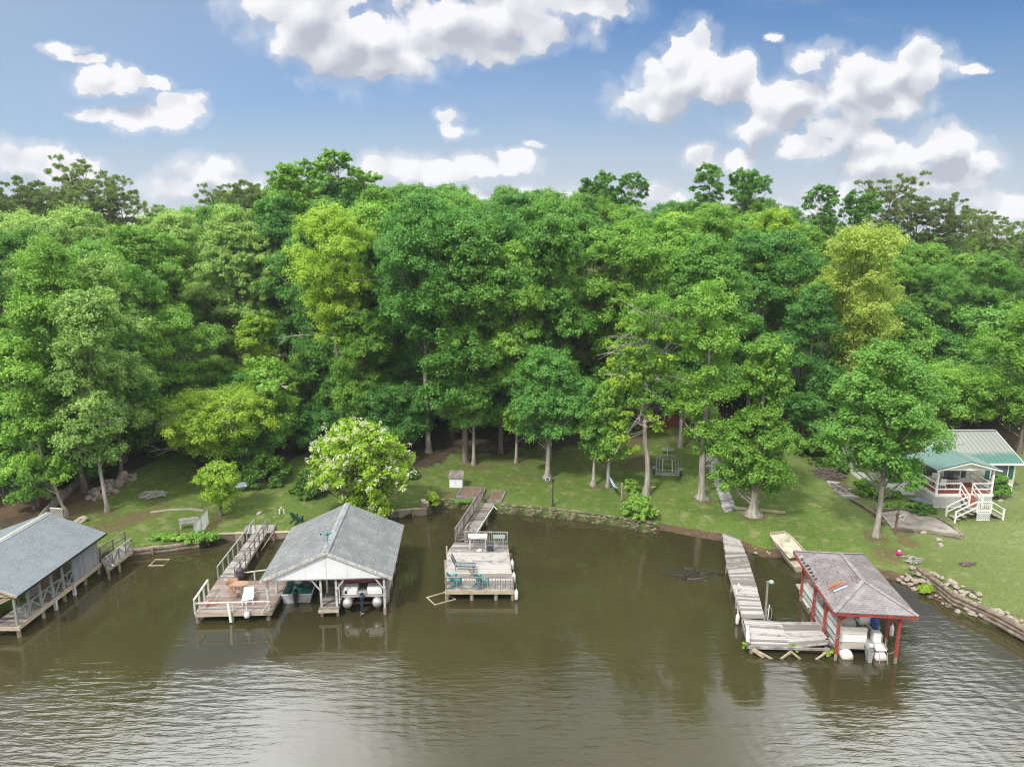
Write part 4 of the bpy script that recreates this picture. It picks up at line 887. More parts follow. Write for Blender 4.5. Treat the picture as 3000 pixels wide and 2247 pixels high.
    if detail:
        seat(-e+.05, .35, .42, 1.0, 'y0'); seat(-e+.05, -e+.62, 1.0, 2.3, 'x0'); seat(-e+.62, .30, 1.75, 2.25, None)
        seat(-e+.05, -e+.6, 4.2, 5.7, 'x0'); seat(e-.6, e-.05, 4.3, 5.7, 'x1')
        cs_ = MB().box((e-.42, 2.75, zz+.5), (.72, .55, .95)).build('console', M['white'], t_, bevel=.06)
        MB().box((e-.42, 2.46, zz+.80), (.58, .03, .22)).build('dashboard', M['black'], cs_)
        wb = MB(); wb.tube([(e-.42+.17*math.cos(a*.5236), 2.34, zz+.78+.17*math.sin(a*.5236)) for a in range(13)], .016, 6, cap=False); wb.bar((e-.42,2.46,zz+.78),(e-.42,2.34,zz+.78),.04); wb.bar((e-.59,2.34,zz+.78),(e-.25,2.34,zz+.78),.02); wb.build('steering_wheel', M['black'], cs_)
        ch_ = MB().box((e-.5, 1.85, zz+.46), (.58, .5, .16)).build('helm_seat', M['cream'], t_, bevel=.06); MB().tube([(e-.5,1.85,zz),(e-.5,1.85,zz+.4)], .07, 8).build('pedestal', M['alu'], ch_)
        MB().box((e-.5, 1.62, zz+.72), (.62, .16, .48)).build('seat_back', M['cream'], ch_, bevel=.07)
        tb_ = MB().tube([(e-.10,1.0,zz+.55),(e-.03,1.5,zz+.72),(e,2.3,zz+.75),(e-.02,3.1,zz+.62)], [.14,.24,.22,.10], 8).build('folded_canopy', M['blue'], t_, True)
        st = MB().box((.82, .10, zz+.0), (.55, .75, .05)).build('boarding_platform', M['white'], t_)
        lb_ = MB()
        for s in (-.2, .2): lb_.tube([(.85+s,-.2,zz+.02),(.85+s,-.50,zz-.1),(.85+s,-.62,zz-.95)], .018, 6)
        for q in (.3,.6,.92): lb_.bar((.65,-.50-.12*q,zz-.05-q*.95),(1.05,-.50-.12*q,zz-.05-q*.95),.05,.02)
        lb_.build('ladder', M['alu'], st)
        hd = MB(); hd.tube([(1.05,-.15,zz),(1.05,-.15,zz+.6),(1.05,.25,zz+.6),(1.05,.25,zz)], .016, 6); hd.build('grab_rail', M['alu'], st)
        MB().box((.86, .55, zz+.35), (.42, .42, .55)).build('stern_locker', M['white'], t_, bevel=.04)
        m_, T = outboard(t_, .18, -.02, zz-.05, 1.15, 'alu', 0)
        dm = MB()
        for k in range(4): dm.box(T((-.09+.06*k, -.545, .34)), (.04, .012, .05), rx=-.1)
        dm.build('motor_badge', M['navy'], m_)
        MB().tube([(e-.02,1.6,zz+.6),(e+.06,1.55,zz+1.6)], .012, 5).build('light_pole', M['alu'], t_)
    return t_
t1, t2 = V(1022,1762,38.8), V(1103,1763,38.8)
pb1 = pontoon('white pontoon boat with maroon canvas cover hoisted in the boathouse right slip', ((t1.x+t2.x)/2, 38.8, 0), rz, 6.2, 2.5, .70, .29, cover=True)
lift = thing('boat_lift', 'rusty red lift beams carrying the pontoon boat under the maroon cover', 'boat lift', pb1.location, rz)
for y in (.9, 4.6): MB().box((0, y-.4, .37), (3.0, .12, .09)).build('beam', M['rust'], lift)
for s in (-1,1): MB().box((s*.87, 2.4, .38), (.09, 4.2, .07)).build('bunk', M['rust'], lift)
s1, s2 = P(2485,1921,.1), P(2582,1927,.1); bow = P(2400,1724,.9); c0 = (s1+s2)/2
pb2 = pontoon('cream and white pontoon boat with blue folded canopy under the red posted shelter', (c0.x-.05, c0.y+.15, 0), math.atan2(-(19.55-18.85), 6.9)+.04, 7.0, 2.5, .12, .33, detail=True)

# ---------------------------------------------------------------- red posted boat shelter
zE = 2.95; cF, cR = P(2445,1793,zE), P(2691,1805,zE); cBL, cBR = P(2332,1618,zE), P(2528,1618,zE)
mid = (cF+cR)/2; rzs = math.atan2(cR.y-cF.y, cR.x-cF.x); Ws = (cR-cF).length; Ds = (((cBL+cBR)/2)-mid).length
shl = thing('boat_shelter', 'open boat shelter with red posts and peeling hip shingle roof', 'boat shelter', (mid.x, mid.y, 0), rzs)
hw = Ws/2; rp = zE+.86
M['sh_s1'] = shingle('patchy_shingles_side', (0.188,0.164,0.168), (0.24,0.22,0.224), (0.272,0.256,0.26), 'y', stain=(.20,.13,.12), bw=.3, rh=.13)
M['sh_s2'] = shingle('patchy_shingles_end', (0.2,0.184,0.188), (0.256,0.24,0.244), (0.296,0.284,0.288), 'x', bw=.3, rh=.13)
r1, r2 = Vector((0, hw*.95, rp)), Vector((0, Ds-hw*.95, rp)); cor = [Vector((-hw,0,zE)), Vector((hw,0,zE)), Vector((hw,Ds,zE)), Vector((-hw,Ds,zE))]; dn = Vector((0,0,-.08))
rf = MB(); rf.add([cor[1],cor[2],r2,r1, cor[3],cor[0]], [(0,1,2,3),(4,5,3,2)]); rf.add([c+dn for c in (cor[0],cor[1],cor[2],cor[3],r1,r2)], [(1,0,4),(2,1,4,5),(3,2,5),(0,3,5,4)])
roof = rf.build('roof', M['sh_s1'], shl)
m2 = MB(); m2.add([cor[0],cor[1],r1], [(0,1,2)]); m2.build('roof_end', M['sh_s2'], roof)
m2 = MB(); m2.add([cor[2],cor[3],r2], [(0,1,2)]); m2.build('roof_end', M['sh_s2'], roof)
mb = MB()
for a, b_ in ((cor[0],r1),(cor[1],r1),(r1,r2),(cor[2],r2),(cor[3],r2)):
    n = int((b_-a).length/.28)
    for i in range(n): mb.bar(a.lerp(b_, i/n)+Vector((0,0,.012)), a.lerp(b_, (i+.9)/n)+Vector((0,0,.022)), .22, .02)
mb.build('hip_cap', nmat('pale_hip_shingles', (.27,.255,.26), (.21,.195,.20), 3, .9, island=1), roof)
mb = MB(); zf = zE-.10
for a, b_ in ((cor[0],cor[1]),(cor[1],cor[2]),(cor[2],cor[3]),(cor[3],cor[0])):
    a = a.copy(); b_ = b_.copy(); a.z = b_.z = zf; mb.bar(a, b_, .06, .16)
mb.build('fascia', M['red'], shl)
mb = MB()
for i in range(11):
    if i % 3 != 1: mb.box((-hw+.25+i*(Ws-.5)/10, .02, zE+.006), (Ws/11, .20, .012), rx=-.0)
mb.build('starter_strip', nmat('dark_starter_shingle', (.07,.08,.08), (.11,.11,.11), 3, .9, island=.8), roof)
m_torn = nmat('torn_shingle', (.07,.055,.055), (.17,.125,.115), 6, .9, island=1.3)
for i in range(60):
    mb = MB(); s = -1 if rnd.random() < .8 else 1; y = rnd.uniform(.8, Ds-.6); x = s*rnd.uniform(.15, hw-.1); lim = min(y, Ds-y)
    if hw-abs(x) > lim: continue
    z = zE+(hw-abs(x))/hw*.86; mb.box((x, y, z+.012), (rnd.uniform(.03,.08), rnd.uniform(.08,.34), .012), rz=rnd.uniform(-.15,.15), ry=-s*-.42); mb.build('torn_shingle', m_torn, roof)
# broken left eave: missing sheathing shows white board scraps and orange lath
mb = MB()
for i in range(15):
    y = Ds*.38+i*.26+rnd.uniform(-.05,.05); mb.box((-hw+.12+rnd.uniform(0,.14), y, zE+.045+rnd.uniform(0,.03)), (rnd.uniform(.12,.34), rnd.uniform(.07,.16), .02), rz=rnd.uniform(-.6,.6), ry=-.4)
mb.build('broken_sheathing', M['wood_pale'], roof)
for k in range(7):
    y = Ds*.46+k*.42; x1 = rnd.uniform(.16,.30); mb = MB(); mb.add([(-hw+.05,y,zE+.032),(-hw+x1,y,zE+.018+x1*.42),(-hw+x1,y+.24,zE+.018+x1*.42),(-hw+.05,y+.24,zE+.032)], [(0,1,2,3)]); mb.build('gap_shade', M['black'], roof)  # black quads laid on the roof paint the dark inside its gaps
mb = MB()
for k, (y, l) in enumerate(((1.9,.95),(2.1,.8),(2.22,.55))): mb.bar((-hw+.35, y, zE+.24), (-hw+.35+l, y+.18, zE+.16+(.35+l)/hw*.86), .06, .03)
mb.build('exposed_lath', nmat('orange_lath', (.45,.17,.07), (.32,.14,.08), 4, .8), roof)
mb = MB(); mb.bar((-hw+.5, 1.75, zE+.27), (-hw+1.25, 1.95, zE+.54), .13, .02); mb.build('blue_tarp_patch', nmat('faded_blue_sheet', (.22,.36,.48), (.35,.42,.47), 4, .7), roof)
MB().box((-.15, Ds-.55, zE+.265), (.45,.14,.02), rx=-.41).build('pale_patch', M['white'], roof)
posts = [P(2447,1932), P(2622,1942), P(2346,1759)]
for i, (px, py) in enumerate(((2447,1932),(2622,1942),(2594,1890),(2346,1759))):
    p = local(shl, P(px, py)); MB().bar((p.x, p.y, .35), (p.x, p.y, zE-.18), .14).build('post', M['red'], shl); pile_mb(p.x, p.y, .38, .085).build('piling', M['pile'], shl)
xl = local(shl, P(2447,1932)).x; xr = local(shl, P(2622,1942)).x
for y in (2.0, 3.9):
    MB().bar((xl-.12, y+.1, .2), (xl-.06, y+.1, zE-.18), .14).build('post', M['red'], shl); pile_mb(xl-.12, y+.1, .25, .085).build('piling', M['pile'], shl)
MB().bar((xr+.1, Ds-.6, -.5), (xr+.1, Ds-.6, zE-.18), .14).build('post', M['red'], shl)
for x, s in ((xl, 1), (xr, -1)): MB().bar((x, .42, zE-.75), (x+s*.55, .42, zE-.18), .09).build('knee_brace', M['red'], shl)
for y in (.42, Ds-.6): MB().box((0, y, zE-.23), (Ws-.5, .09, .12)).build('cross_beam', M['red'], shl)
pw = frame_of(shl) @ Vector((xr, .45, .75)); rope('mooring_line', 'slack tie line from the front right red post to the pontoon boat', arc(pw, P(2592,1905,.75), .22))
pw = frame_of(shl) @ local(shl, P(2346,1759)); rope('mooring_line', 'slack tie line from the back left red post to the pontoon bow', arc((pw.x, pw.y, .95), P(2385,1730,.7), .1))
def fender(lab, q, grp=None):
    t_ = thing('fender', lab, 'boat fender', q, 0, grp); MB().lathe((0,0,-.35), [(.02,-.02),(.08,.02),(.11,.1),(.11,.5),(.08,.6),(.03,.65),(.03,.72)], 12).build('float_body', M['white'], t_, True); MB().tube([(0,0,.35),(-.03,.03,.8)], .012, 5).build('cord', M['wood_pale'], t_)
pq = P(2594,1890); fender('white fender hanging from the rear right red post', Vector((pq.x+.18, pq.y-.12, 1.0)))
rope('mooring_line', 'rope coil wrapped round the front left red post', [Vector(P(2447,1932))+Vector((.13*math.cos(a*.9), .13*math.sin(a*.9), 1.25+a*.012)) for a in range(24)], .015)

# ---------------------------------------------------------------- green-grey boathouse at the left
zE = 2.75; aF, aB = P(50,1746,zE), P(312,1561,zE); rzb = math.atan2(aB.y-aF.y, aB.x-aF.x)-math.pi/2
lb_o = thing('boathouse', 'big left boathouse with blue grey shingle roof and green braced railing', 'boathouse', (aF.x, aF.y, 0), rzb)
Db = (aB-aF).length; hwb = 3.75; rg = 4.15
M['sh_l'] = shingle('blue_grey_shingles', (0.163,0.194,0.214), (0.218,0.252,0.272), (0.204,0.235,0.255), 'y', bw=.30, rh=.155, dark=.62)
mb = MB()
for s in (0, 1):
    a = Vector((0, 0, zE)) if s == 0 else Vector((-2*hwb, 0, zE)); d_ = a+Vector((0, Db, 0)); b_ = Vector((-hwb, 0, rg)); c_ = Vector((-hwb, Db, rg))
    q = [b_, a, d_, c_] if s == 0 else [a, b_, c_, d_]; mb.hexa([p+Vector((0,0,-.07)) for p in q], q)
roof = mb.build('roof', M['sh_l'], lb_o)
mb = MB(); mb.box((-hwb, Db/2, rg+.02), (.24, Db, .02)); mb.box((-hwb+.16, Db/2, rg-.03), (.12, Db, .015), ry=.36); mb.box((-hwb-.16, Db/2, rg-.03), (.12, Db, .015), ry=-.36); mb.build('ridge_cap', M['alu'], roof)
mb = MB(); mb.box((.02, Db/2, zE-.06), (.04, Db, .12)); mb.build('fascia', M['black'], lb_o)
mb = MB()
mb.bar((0, -.03, zE-.05), (-hwb, -.03, rg-.05), .04, .14); mb.bar((-2*hwb, -.03, zE-.05), (-hwb, -.03, rg-.05), .04, .14); mb.build('rake_board', M['wood_new'], lb_o)
px0 = local(lb_o, P(57,1865)).x; fz = .72; y0 = local(lb_o, P(57,1865)).y; yE = Db-.35
yp = [y0, y0+1.02, y0+2.04, y0+3.06, y0+4.08, y0+5.1, y0+6.15, yE]
for y in yp: MB().bar((px0, y, fz-.1), (px0, y, zE-.12), .12).build('post', M['wood_green'], lb_o)
for y in yp[::2]+[yE]: MB().bar((px0-1.35, y+.01, fz-.1), (px0-1.35, y+.01, zE+.2), .12).build('post', M['wood_grey'], lb_o)
for y in (y0, y0+2.04, y0+4.0, y0+6.1, yE): pile_mb(px0, y, fz-.1, .11).build('piling', M['pile'], lb_o); pile_mb(px0-1.3, y, fz-.1, .11).build('piling', M['pile'], lb_o)
for y in (y0+2.95, y0+4.75): MB().box((px0+.16, y, .22), (.16, .16, 1.0)).build('fender_post', M['wood_white'], lb_o)
planks(mb := MB(), (px0-1.45,y0-.15,fz), (px0+.1,y0-.15,fz), (px0+.1,yE+.1,fz), (px0-1.45,yE+.1,fz), 56, .04, .1, rnd, .01); mb.build('walkway_deck', M['wood_grey'], lb_o)
mb = MB(); mb.box((px0+.13, (y0+yE)/2, fz-.12), (.06, yE-y0+.3, .24)); mb.box((px0-.6, y0-.18, fz-.12), (1.7, .05, .24)); mb.build('rim_joist', M['wood_new'], lb_o)
rail_run(lb_o, [(px0+.02, y0+.05, fz), (px0+.02, y0+5.1, fz)], .85, 2, M['wood_green'], .08, (), posts=False, world=False, zig=True)
mb = MB()
for i in range(15): mb.box((px0+.03, y0+5.25+i*(yE-y0-5.25)/15, (fz+zE)/2-.05), (.03, (yE-y0-5.25)/15*.95, zE-fz-.12))
mb.build('wall_panel', nmat('faded_blue_grey_boards', (.30,.29,.30), (.20,.23,.28), 1.6, .85, .2, island=.8), lb_o)
mb = MB()
for i in range(26): mb.box((px0-1.42, y0+3.1+i*(yE-y0-3.1)/26, (fz+zE)/2+.1), (.03, (yE-y0-3.1)/26*.95, zE-fz+.3))
mb.build('inner_wall', M['wood_brown'], lb_o)
mb = MB(); mb.box((px0-.02, (y0+yE)/2, zE-.16), (.1, yE-y0, .16)); mb.box((-hwb, .35, zE-.16), (2*hwb-.4, .1, .18)); mb.bar((px0-.1,.4,zE-.2), (px0-2.6,.42,zE-1.5), .07, .12); mb.bar((px0-.1,.42,zE-.35), (px0-2.9,.44,zE-1.75), .07, .10); mb.build('beam', M['wood_new'], lb_o)
mb = MB()
for i in range(9): mb.bar((-.2, .6+i*.9, zE-.1), (-hwb, .6+i*.9, rg-.12), .05, .12)
mb.build('rafter', M['wood_new'], lb_o)
# gangway to shore with railing
gw = thing('gangway', 'short railed gangway joining the left boathouse to the bank', 'gangway', P(318,1650,.75), 0)
a, b_, c_, d_ = P(312,1668,.74), P(388,1611,.86), P(368,1590,.86), P(296,1640,.74)
planks(mb := MB(), a, d_, c_, b_, 22, .04, .1, rnd, .01); WB(mb, 'deck', M['wood_pale'], gw)
mb = MB(); mb.bar(a-Vector((0,0,.13)), b_-Vector((0,0,.13)), .05, .2); mb.bar(d_-Vector((0,0,.13)), c_-Vector((0,0,.13)), .05, .2); WB(mb, 'stringer', M['wood_new'], gw)
rail_run(gw, [a, b_], .85, 3, M['wood_pale'], .08, (), zig=True); rail_run(gw, [d_, c_], .85, 3, M['wood_grey'], .08, (.5,))
for p in (a.lerp(b_, .45), a.lerp(b_, .05)): WB(pile_mb(p.x, p.y, .7, .09), 'piling', M['pile'], gw)
WB(MB().tube([P(330,1655,1.5), P(331,1661,.0)], .05, 8), 'white_pipe', M['white'], gw)

# ---------------------------------------------------------------- left deck pier with furniture
zd = .64
pier = thing('deck_pier', 'worn brown deck with white railings and long walkway left of the gabled boathouse', 'dock', P(680,1760,0))
A_, B_, C_, D_ = P(572,1796,zd), P(795,1790,zd), P(842,1700,zd), P(636,1700,zd)
planks(mb := MB(), A_, B_, C_, D_, 40, .04, .1, rnd, .03, .006); WB(mb, 'deck', M['wood_brown'], pier)
w1, w2_, w3, w4 = P(636,1700,zd), P(690,1700,zd), P(786,1550,zd+.08), P(748,1552,zd+.08)
planks(mb := MB(), w1, w2_, w3, w4, 56, .04, .12, rnd, .02, .005); WB(mb, 'walkway', M['wood_pale'], pier)
l1, l2, l3, l4 = P(712,1563,.72), P(800,1560,.72), P(808,1536,.74), P(718,1539,.74)
planks(mb := MB(), l1, l4, l3, l2, 30, .04, .08, rnd, .0); WB(mb, 'landing', M['wood_pale'], pier)
mb = MB()
for a, b_ in ((A_, B_), (B_, C_), (A_, D_)): mb.bar(a-Vector((0,0,.14)), b_-Vector((0,0,.14)), .05, .2)
mb.bar(w1-Vector((0,0,.12)), w4-Vector((0,0,.12)), .05, .16); mb.bar(w2_-Vector((0,0,.12)), w3-Vector((0,0,.12)), .05, .16); WB(mb, 'rim_joist', M['wood_new'], pier)
for (px, py) in ((579,1824),(680,1822),(786,1816)): p = P(px, py); WB(pile_mb(p.x, p.y+.05, zd-.05), 'piling', M['pile'], pier)
for u in (.3,.6,.85):
    for a, b_ in ((w1, w4), (w2_, w3)): p = a.lerp(b_, u); WB(pile_mb(p.x, p.y, zd-.05, .07), 'piling', M['pile'], pier)
pv = D_.lerp(A_, .38)
rail_run(pier, [A_, D_.lerp(A_, .40)], .85, 4, M['wood_white'], .09, ())
rail_run(pier, [A_+Vector((.06,.01,0)), A_.lerp(B_, .985)], .62, 3, M['wood_white'], .09, (), posts=False)
for u in (.5, .98): q = A_.lerp(B_, u); WB(MB().bar(q, q+Vector((0,0,.64)), .09), 'rail_post', M['wood_white'], pier)
WB(MB().bar(A_.lerp(B_, .47)+Vector((0,-.12,-.55)), A_.lerp(B_, .45)+Vector((0,-.12,.72)), .13, .10), 'mooring_post', M['white'], pier)
rail_run(pier, [w1+Vector((.0,.2,0)), w4], .85, 9, M['wood_green'], .07, ())
rail_run(pier, [w2_, w2_.lerp(w3, .97)], .85, 8, M['wood_grey'], .07, (.55,))
rail_run(pier, [w2_+Vector((.1,0,0)), P(724,1700,zd), P(800,1690,zd)], .55, 3, M['wood_white'], .08, ())
WB(MB().bar(P(768,1795,zd), P(790,1762,zd+.9), .08), 'stair_rail', M['wood_white'], pier)
WB(MB().tube([P(765,1612,.1), P(800,1560,.9)], .035, 6), 'loose_pole', M['wood_new'], pier)
# hanging solar lamp on the front rail
q = A_.lerp(B_, .69); lt = thing('dock_light', 'small white globe light hung on the front rail of the brown deck', 'lamp', q+Vector((0,-.1,.5)))
MB().bar((0,0,.15),(0,-.05,-.35),.09).build('bracket', M['wood_white'], lt); MB().lathe((0,-.08,-.78), [(.03,0),(.14,.04),(.17,.18),(.15,.32),(.06,.40)], 14).build('globe', M['white'], lt, True)
# kettle smoker
q = P(706,1706,zd)
sm = thing('kettle_smoker', 'dark round smoker standing at the walkway foot on the brown deck', 'grill', q); sm.scale = (.68, .68, .8)
M['smoker'] = nmat('smoker_enamel', (.085,.05,.055), (.05,.035,.04), 3, .35, coat=.3)
MB().lathe((0,0,.35), [(.1,0),(.33,.12),(.38,.35),(.38,.5)], 18).build('bowl', M['smoker'], sm, True)
MB().lathe((0,0,.87), [(.39,0),(.37,.15),(.27,.32),(.1,.42),(.02,.43)], 18).build('lid', M['smoker'], sm, True)
for a in (0.5,2.6,4.7): MB().tube([(math.cos(a)*.28, math.sin(a)*.28, 0), (math.cos(a)*.24, math.sin(a)*.24, .5)], .02, 6).build('leg', M['black'], sm)
MB().tube([(-.06,0,1.32),(-.06,0,1.36),(.06,0,1.36),(.06,0,1.32)], .012, 6).build('handle', M['black'], sm)
# wicker table and chairs
q = P(706,1740,zd); tb = thing('wicker_table', 'round wicker table beside the dark smoker', 'table', q); tb.scale = (.72, .72, .95)
MB().lathe((0,0,.70), [(.02,-.01),(.58,0),(.62,.02),(.62,.05),(.58,.06),(.05,.05)], 26, 1.15, .8).build('tabletop', M['wicker'], tb)
for a in (.7,2.4,3.9,5.5): MB().tube([(math.cos(a)*.36, math.sin(a)*.28, 0), (math.cos(a)*.2, math.sin(a)*.15, .35), (math.cos(a)*.4, math.sin(a)*.3, .70)], .022, 6).build('leg', M['wicker'], tb)
def wchair(lab, q, rz_):
    c = thing('wicker_chair', lab, 'chair', q, rz_, 'wicker chairs on the brown deck')
    MB().lathe((0,0,.38), [(.02,0),(.27,.01),(.29,.04),(.26,.06),(.03,.05)], 18).build('seat', M['wicker'], c)
    mb = MB(); n = 16; vs = []
    for k in range(n+1):
        a = math.pi*.95*(k/n)+.08; h = .80-.16*abs(k/n-.5)*2; vs += [(math.cos(a)*.29, math.sin(a)*.27, .46), (math.cos(a)*.35, math.sin(a)*.34, h)]
    mb.add(vs+[(x*.93, y*.93, z) for x, y, z in vs], [(2*k, 2*k+2, 2*k+3, 2*k+1) for k in range(n)]+[(2*n+2+2*k+1, 2*n+2+2*k+3, 2*n+2+2*k+2, 2*n+2+2*k) for k in range(n)]+[(2*k+1, 2*k+3, 2*n+5+2*k, 2*n+3+2*k) for k in range(n)])
    mb.build('backrest', M['wicker'], c, True)
    mb = MB(); mb.tube([(math.cos(math.pi*.95*k/12+.08)*.36, math.sin(math.pi*.95*k/12+.08)*.35, .80-.16*abs(k/12-.5)*2) for k in range(13)], .022, 6); mb.build('rim', M['wicker'], c)
    for a in (.8,2.3,4,5.4): MB().tube([(math.cos(a)*.3, math.sin(a)*.3, 0), (math.cos(a)*.22, math.sin(a)*.22, .38)], .018, 6).build('leg', M['wicker'], c)
wchair('wicker chair left of the wicker table, its back to the walkway', P(682,1733,zd), .6); wchair('wicker chair in front of the wicker table, nearest the deck front', P(690,1752,zd), 2.2)
# white sun lounger
q = P(728,1762,zd); lo = thing('sun_lounger', 'white slatted sun lounger on the brown deck beside the wicker chairs', 'sun lounger', q, .26)
mb = MB()
for i in range(7): mb.box((0, -.42+i*.09, .34), (.56, .07, .025))
mb.build('seat', M['white'], lo); mb = MB(); mb.box((0, .44, .46), (.56, .60, .04), rx=.42); mb.build('backrest', M['white'], lo)
for s in (-.3, .3): MB().box((s, 0, .34), (.045, .95, .06)).build('side_rail', M['white'], lo); 
for s in (-.3, .3):
    for y in (-.42, .40): MB().box((s, y, .16), (.05, .05, .32)).build('leg', M['white'], lo)
# red rusty boot mat / stand
q = P(620,1770,zd); rd = thing('folding_stand', 'small rusty red folding stand lying at the deck left side', 'stand', q, .1)
mb = MB(); mb.tube([(-.25,-.2,.05),(.25,-.2,.05),(.28,.2,.1),(-.22,.2,.1),(-.25,-.2,.05)], .02, 6)
for i in range(7): mb.bar((-.24+i*.08,-.2,.06),(-.21+i*.08,.2,.11),.03,.02)
mb.build('grid', M['red'], rd); MB().tube([(.26,-.1,.08),(.36,.45,.35)], .02, 6).build('arm', M['rust'], rd)

# ---------------------------------------------------------------- central dock
zc = .74
cd = thing('dock', 'central grey plank dock with front baluster railing and long ramp to shore', 'dock', P(1405,1700,0))
F1, F2, S1, S2, S3, Bk1, Bk2 = P(1306,1728,zc), P(1505,1727,zc), P(1307,1697,zc), P(1310,1618,zc), P(1332,1588,zc), P(1486,1592,zc), P(1491,1640,zc)
yF, yS, yB = F1.y, S2.y, S3.y
n = 17; planks(mb := MB(), (F1.x, yF, zc), (F2.x, yF, zc), (P(1489,1618,zc).x, yS, zc), (S2.x, yS, zc), n, .045, .05, rnd, .03, .007); WB(mb, 'deck', M['wood_pale'], cd)
planks(mb := MB(), (S2.x, yS, zc), (P(1489,1618,zc).x, yS, zc), (P(1486,1590,zc).x, yB, zc), (S3.x, yB, zc), 7, .045, .05, rnd, .03, .007); WB(mb, 'rear_deck', M['wood_pale'], cd)
for f in (.30,.40):
    y = yF+(yS-yF)*f; WB(MB().box(((F1.x+F2.x)/2, y, zc+.012), (F2.x-F1.x-.05, .09, .02), rz=.012), 'new_board', M['wood_new'], cd)
mb = MB(); mb.box(((F1.x+F2.x)/2, yF-.03, zc-.13), (F2.x-F1.x+.12, .05, .26)); mb.bar((F2.x,yF,zc-.14),(Bk1.x,yB,zc-.14),.05,.22); mb.bar((F1.x,yF,zc-.14),(S2.x,yS,zc-.14),.05,.22); mb.bar((S2.x,yS,zc-.14),(S3.x,yB,zc-.14),.05,.22); WB(mb, 'rim_joist', M['wood_new'], cd)
for px in (1309,1382,1453,1502):
    p = P(px, 1757); WB(pile_mb(p.x, yF+.15, zc-.1, .12), 'piling', M['pile'], cd)
for x in (F1.x+.1, F2.x-.3):
    for y in (yF+2.2, yS): WB(pile_mb(x, y, zc-.1, .11), 'piling', M['pile'], cd)
rail_run(cd, [(F1.x+.03, yF+.03, zc), (F2.x-.02, yF+.03, zc)], .82, 3, M['wood_grey'], .09, (), bal=.155)
rail_run(cd, [P(1363,1590,zc), P(1486,1592,zc)], .85, 3, M['wood_pale'], .09, (.15,), bal=.155)
for q in (S1, S2, P(1306,1660,zc)): WB(MB().bar(q-Vector((.03,0,.3)), q+Vector((-.03,0,.45)), .1), 'mooring_post', M['wood_new'], cd)
WB(MB().bar(P(1304,1700,.62), P(1306,1655,.62), .05, .2), 'bumper_board', nmat('rosy_board', (.48,.28,.22), (.38,.30,.22), 3, .8), cd)
r1_, r2_, r3_, r4_ = P(1334,1585,zc+.02), P(1385,1577,zc+.02), P(1447,1474,.80), P(1412,1472,.80)
planks(mb := MB(), r1_, r2_, r3_, r4_, 40, .045, .14, rnd, .04, .012); WB(mb, 'ramp', M['wood_grey'], cd)
mb = MB(); mb.bar(r1_-Vector((0,0,.12)), r4_-Vector((0,0,.12)), .05, .18); mb.bar(r2_-Vector((-.05,0,.12)), r3_-Vector((-.05,0,.12)), .06, .18); WB(mb, 'stringer', M['wood_pale'], cd)
for u in (.25,.62): p = r2_.lerp(r3_, u); WB(pile_mb(p.x, p.y, .65, .08), 'piling', M['pile'], cd)
rail_run(cd, [r1_, r4_+Vector((.05,.9,0))], .95, 5, M['wood_grey'], .09, (.1,), bal=.13, name='picket_railing')
rail_run(cd, [r2_+Vector((-.55,-.1,0)), r2_+Vector((-.35,1.0,0))], .7, 2, M['wood_grey'], .1, (.5,))
WB(MB().tube([P(1386,1578,.95), P(1402,1550,.85), P(1425,1515,.9), P(1446,1482,.9), P(1456,1492,.7)], .035, 7), 'conduit', M['white'], cd)
# cleaning tables
def ctable(lab, q, rz_, L, mat, top_th, w_=.6, h=.92):
    t_ = thing('cleaning_table', lab, 'table', q, rz_); MB().box((0,0,h), (L, w_, top_th)).build('tabletop', M[mat], t_, bevel=.015)
    for sx in (-1, 1):
        for sy in (-1, 1): MB().box((sx*(L/2-.12), sy*(w_/2-.06), (h-top_th/2)/2), (.06,.06,h-top_th/2)).build('leg', M[mat], t_)
    MB().box((0, w_/2-.06, .25), (L-.2, .04, .06)).build('stretcher', M[mat], t_); return t_
q = P(1400,1607,zc); ct = ctable('long white fish cleaning table by the ramp end of the central dock', q, 0, 1.32, 'wood_white', .16)
for x in (-.15,.1,.45): MB().tube([(x,.15,.98),(x,.15,1.13)], .015, 6).build('tap', M['alu'], ct)
ct2 = ctable('mossy grey work table right of the white cleaning table', P(1462,1608,zc), 0, .85, 'wood_green', .05)
hs = thing('hose', 'white coiled hose under the white cleaning table', 'hose', P(1404,1614,zc)); MB().tube([(.16*math.cos(a*.5)+.0, -.1+.14*math.sin(a*.5), .03+a*.004) for a in range(30)], .022, 6).build('coil', M['white'], hs)
st = thing('storage_box', 'low navy plastic box on the boards below the mossy table', 'box', P(1436,1612,zc)); MB().box((0,-.02,.12), (.42,.30,.2)).build('box_body', M['navy'], st, bevel=.03); MB().box((0,-.02,.24), (.46,.34,.04)).build('lid', M['navy'], st, bevel=.01)
rodt = thing('fishing_rod', 'upright fishing rod in a holder behind the cleaning tables', 'fishing rod', P(1433,1588,zc)); MB().tube([(0,0,0),(0,0,.5)], .03, 6).build('holder', M['white'], rodt); MB().tube([(0,0,.4),(0,.05,1.5)], [.014,.005], 5).build('rod', M['deadwood'], rodt)
